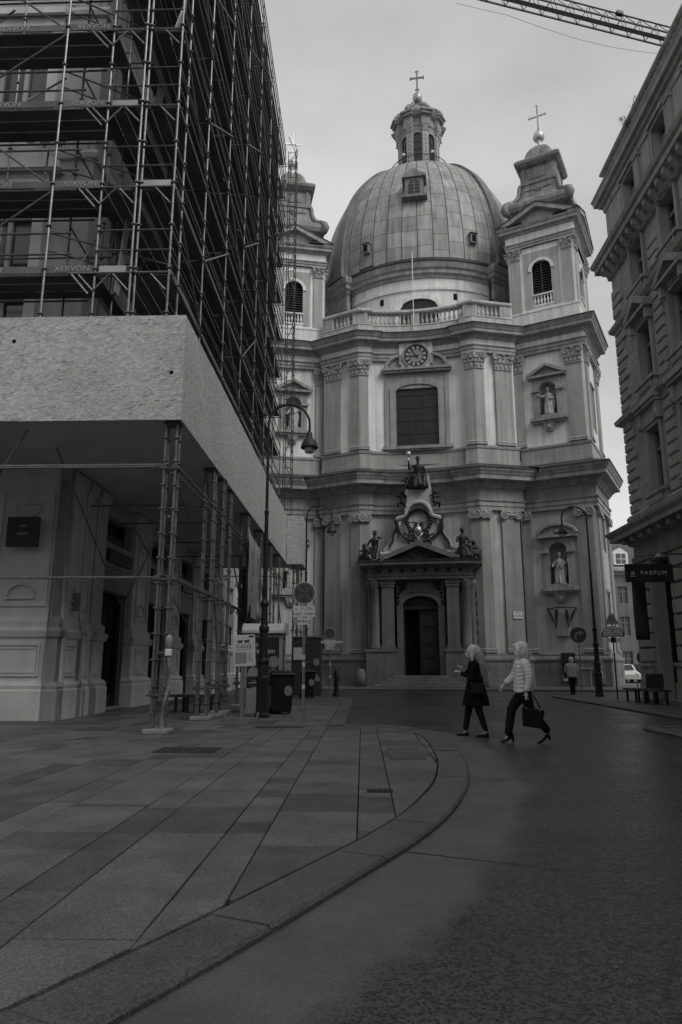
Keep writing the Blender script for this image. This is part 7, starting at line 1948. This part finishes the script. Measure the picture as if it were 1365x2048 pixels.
for y in (-.11,.1):
    q = MB(); q.ell((.02,y,.24),(.010,.012,.012),8); q.build('ring', 'pole_grey', t)

# --- woman in the quilted jacket, striding, bag in hand
wb = thing('person', 'person with short pale hair in a light quilted jacket and heeled shoes', 'person', (3.19,12.85,.055), R(-98), 'pedestrians')
HZ_ = .04
q = MB(); Hd = (-.0,-.03,1.58)
Mt = T4(Hd) @ RZ(R(-25)) @ T4((-Hd[0],-Hd[1],-Hd[2])); head(q, Hd, .108, Mt)
limb(q, [(0,.02,1.38),(0,-.01,1.5)], [.058,.052]); limb(q, [(0,.02,1.3),(0,.0,1.1),(0,.02,.95)], [.13,.12,.13])
limb(q, [(-.09,.02,.93),(-.09,-.22,.56),(-.08,-.27,.15)], [.09,.06,.04]); limb(q, [(.09,.02,.93),(.09,.1,.52),(.08,.38,.22)], [.09,.06,.04])
limb(q, [(-.08,-.27,.13),(-.08,-.33,.05)], [.028,.02]); limb(q, [(.08,.38,.2),(.08,.34,.09)], [.028,.02])
EB = (.245,.07,1.12); WB = (.25,.04,.87); EB2 = (-.22,-.1,1.1); WB2 = (-.2,-.3,.98)
limb(q, [(.18,.02,1.36),EB,WB], [.05,.04,.027]); limb(q, [(-.18,.02,1.36),EB2,WB2], [.05,.04,.027])
hand(q, WB, (0,.0,-1), (-1,0,0), 1, .75); hand(q, WB2, (0,-.5,-.85), (1,0,0), -1, .4)
fuse(q, 'body', 'skin_pale', wb, .011, 3)
q = MB(); rings = []
N = 46
for i in range(N):
    t_ = i/(N-1); z = .86+t_*.6; ph = abs(math.sin(math.pi*t_*9.0)); puff = 1+.065*ph**.6-.03
    base_ = [(0,.205,.165),(.12,.2,.16),(.4,.2,.155),(.7,.215,.155),(.86,.19,.13),(.95,.11,.09),(1,.075,.075)]
    for (a, rx, ry), (b, rx2, ry2) in zip(base_, base_[1:]):
        if a <= t_ <= b: k = (t_-a)/(b-a); RX_, RY_ = rx+(rx2-rx)*k, ry+(ry2-ry)*k; break
    rings.append([(p[0], p[1], p[2]+.012*math.sin(3*math.atan2(p[1],p[0]))) for p in oval_ring(0,.01,z,RX_*puff,RY_*puff,28)])
q.loft(rings); jk = q.build('jacket', 'puffer', wb, smooth=True)
def puff_arm(sh, el, wr):
    q = MB(); pts = []; rs = []; S_, E_, W_ = Vector(sh), Vector(el), Vector(wr); n = 40
    for i in range(n):
        t_ = i/(n-1); p = (S_*(1-t_)**2 + (E_*1.0)*2*t_*(1-t_) + W_*t_*t_); pts.append(tuple(p)); rs.append((.088-.03*t_)*(1+.1*abs(math.sin(math.pi*t_*8.5))**.6-.04))
    q.tube(pts, rs, 16); q.ell(sh, .086, 14); q.build('sleeve', 'puffer', jk, smooth=True)
puff_arm((.2,.04,1.35), (.31,.15,1.12), (.265,.05,.9)); puff_arm((-.185,.02,1.355), (-.25,-.12,1.08), (-.205,-.27,1.0))
q = MB(); q.loft([oval_ring(0,.0,1.43+.012*i,.088-.004*i,.085-.004*i,18) for i in range(5)]); q.build('collar', 'puffer', jk, smooth=True)
q = MB(); q.ell((0,.02,.9),(.175,.15,.14),14); limb(q, [(-.085,.02,.88),(-.09,-.2,.56),(-.08,-.27,.17)], [.115,.085,.07]); limb(q, [(.085,.02,.88),(.09,.11,.53),(.08,.36,.24)], [.115,.085,.07]); fuse(q, 'trousers', 'cloth_dark', wb, .014, 2, .014, .08)
shoe(wb, (-.08,-.24,.005), (0,-1), 'leather', .07); shoe(wb, (.08,.37,.05), (0,-1), 'leather', .065, pitch=16)
q = MB(); q.ell((0,.015,1.625),(.12,.135,.12),18,Mt); q.ell((0,.05,1.54),(.118,.11,.13),16,Mt); limb(q, [(.085,-.01,1.6),(.1,-.02,1.5),(.09,.0,1.44)], [.055,.05,.03], M=Mt); limb(q, [(-.085,-.01,1.6),(-.1,-.02,1.5),(-.09,.0,1.44)], [.055,.05,.03], M=Mt); q.ell((.03,-.08,1.66),(.07,.05,.045),10,Mt)
fuse(q, 'hair', 'hair_pale', wb, .012, 5, .012, .04)
MBm = Matrix.Translation((3.19,12.85,.055)) @ RZ(R(-98))
t = thing('tote_bag', 'large dark tote bag with two handles carried by the person in the quilted jacket', 'bag'); t.matrix_world = MBm @ T4((.275,.1,.285)) @ Matrix.Rotation(R(-8),4,'X')
q = MB(); q.frust(-.06,.06,-.16,.14,0,-.04,.04,-.2,.18,.31); q.build('body', 'leather', t, bevel=.015)
for x in (-.03,.03):
    q = MB(); q.tube([(x,-.13,.33),(x*.6,-.12,.45),(x*.4,-.09,.535),(x*.4,-.04,.535),(x*.6,.05,.42),(x,.1,.33)], .01, 6); q.build('handle', 'leather', t, smooth=True)
for y in (-.13,.1):
    q = MB(); q.ell((.04,y,.3),(.012,.014,.014),8); q.build('ring', 'pole_grey', t)

# --- walker in the distance, seen from behind
wc = thing('person', 'distant person in a pale jacket walking away with a dark shoulder bag', 'person', (10.52,33.2,.1), R(176), 'pedestrians')
q = MB(); head(q, (0,-.02,1.54), .105); limb(q, [(0,0,1.34),(0,0,1.46)], [.055,.05]); limb(q, [(0,0,1.28),(0,0,.95)], [.13,.13])
limb(q, [(-.08,0,.9),(-.08,-.1,.5),(-.07,-.05,.1)], [.085,.06,.04]); limb(q, [(.08,0,.9),(.08,0,.5),(.07,.12,.12)], [.085,.06,.04])
for k in (-1,1): limb(q, [(k*.18,0,1.32),(k*.26,.02,1.06),(k*.24,-.06,.84)], [.05,.04,.028]); hand(q, (k*.24,-.06,.84), (0,-.2,-1), (k*-1,0,0), k, .6)
fuse(q, 'body', 'skin', wc, .014, 3)
q = MB(); q.loft([oval_ring(0,0,.78,.22,.16), oval_ring(0,0,1.0,.205,.15), oval_ring(0,0,1.25,.215,.14), oval_ring(0,0,1.34,.18,.11), oval_ring(0,0,1.42,.08,.08)])
for k in (-1,1): limb(q, [(k*.185,0,1.32),(k*.26,.02,1.06),(k*.245,-.05,.88)], [.075,.062,.05])
fuse(q, 'jacket', 'jacket_pale', wc, .018, 3, .012, .1)
q = MB(); limb(q, [(-.08,0,.85),(-.08,-.1,.5),(-.07,-.05,.12)], [.11,.08,.06]); limb(q, [(.08,0,.85),(.08,0,.5),(.07,.12,.14)], [.11,.08,.06]); fuse(q, 'trousers', 'cloth_dark', wc, .018, 2)
shoe(wc, (-.07,-.05,.0), (0,-1), 'leather'); shoe(wc, (.07,.12,.02), (0,-1), 'leather')
q = MB(); q.ell((0,.01,1.58),(.112,.12,.115),14); q.ell((0,.05,1.51),(.1,.08,.09),12); fuse(q, 'hair', 'hair_pale', wc, .014, 3, .02, .05)
t = thing('shoulder_bag', 'dark shoulder bag carried by the distant person in the pale jacket', 'bag'); t.matrix_world = T4((10.52,33.2,.1)) @ RZ(R(176)) @ T4((.3,.02,.72))
q = MB(); q.frust(-.05,.05,-.14,.14,0,-.04,.04,-.12,.12,.24); q.build('body', 'leather', t, bevel=.015)
q = MB(); q.tube([(0,-.1,.24),(-.06,-.08,.5),(-.14,-.02,.68),(-.06,.08,.5),(0,.1,.24)], .012, 6); q.build('strap', 'leather', t)

# loose strands so that hair does not end in a smooth edge
def strands(person, guide, n, mt, spread, seed, M=None):
    k = random.Random(seed); hair = [c for c in person.children if c.name.startswith('hair')][0]
    q = MB(M)
    for i in range(n):
        a = k.uniform(-2.4, 2.4); pts = []; j = k.uniform(.75, 1.1); w = k.gauss(0, .012)
        for t_, (x, y, z, r_) in enumerate(guide):
            f = t_/(len(guide)-1)
            pts.append((x + r_*1.04*math.sin(a) + w*f + k.gauss(0,.003), y + r_*1.04*math.cos(a) + spread*f*k.uniform(.2,1.0) + k.gauss(0,.003), guide[0][2] + (z-guide[0][2])*j))
        q.tube(pts, [.0035,.004,.0038,.003,.0012][:len(pts)] + [.002]*(max(0,len(pts)-5)), 3, cap=False)
    tag(q.build('hair_strands', mt, hair), kind='stuff')
strands(wa, [(0,.0,1.66,.07),(0,.05,1.56,.1),(0,.1,1.42,.09),(0,.14,1.26,.075),(.01,.18,1.03,.045)], 170, 'hair_blonde', .05, 3)
strands(wb, [(0,.02,1.7,.06),(0,.02,1.64,.112),(0,.03,1.55,.12),(0,.04,1.47,.115),(0,.05,1.43,.1)], 130, 'hair_pale', .02, 5, Mt)
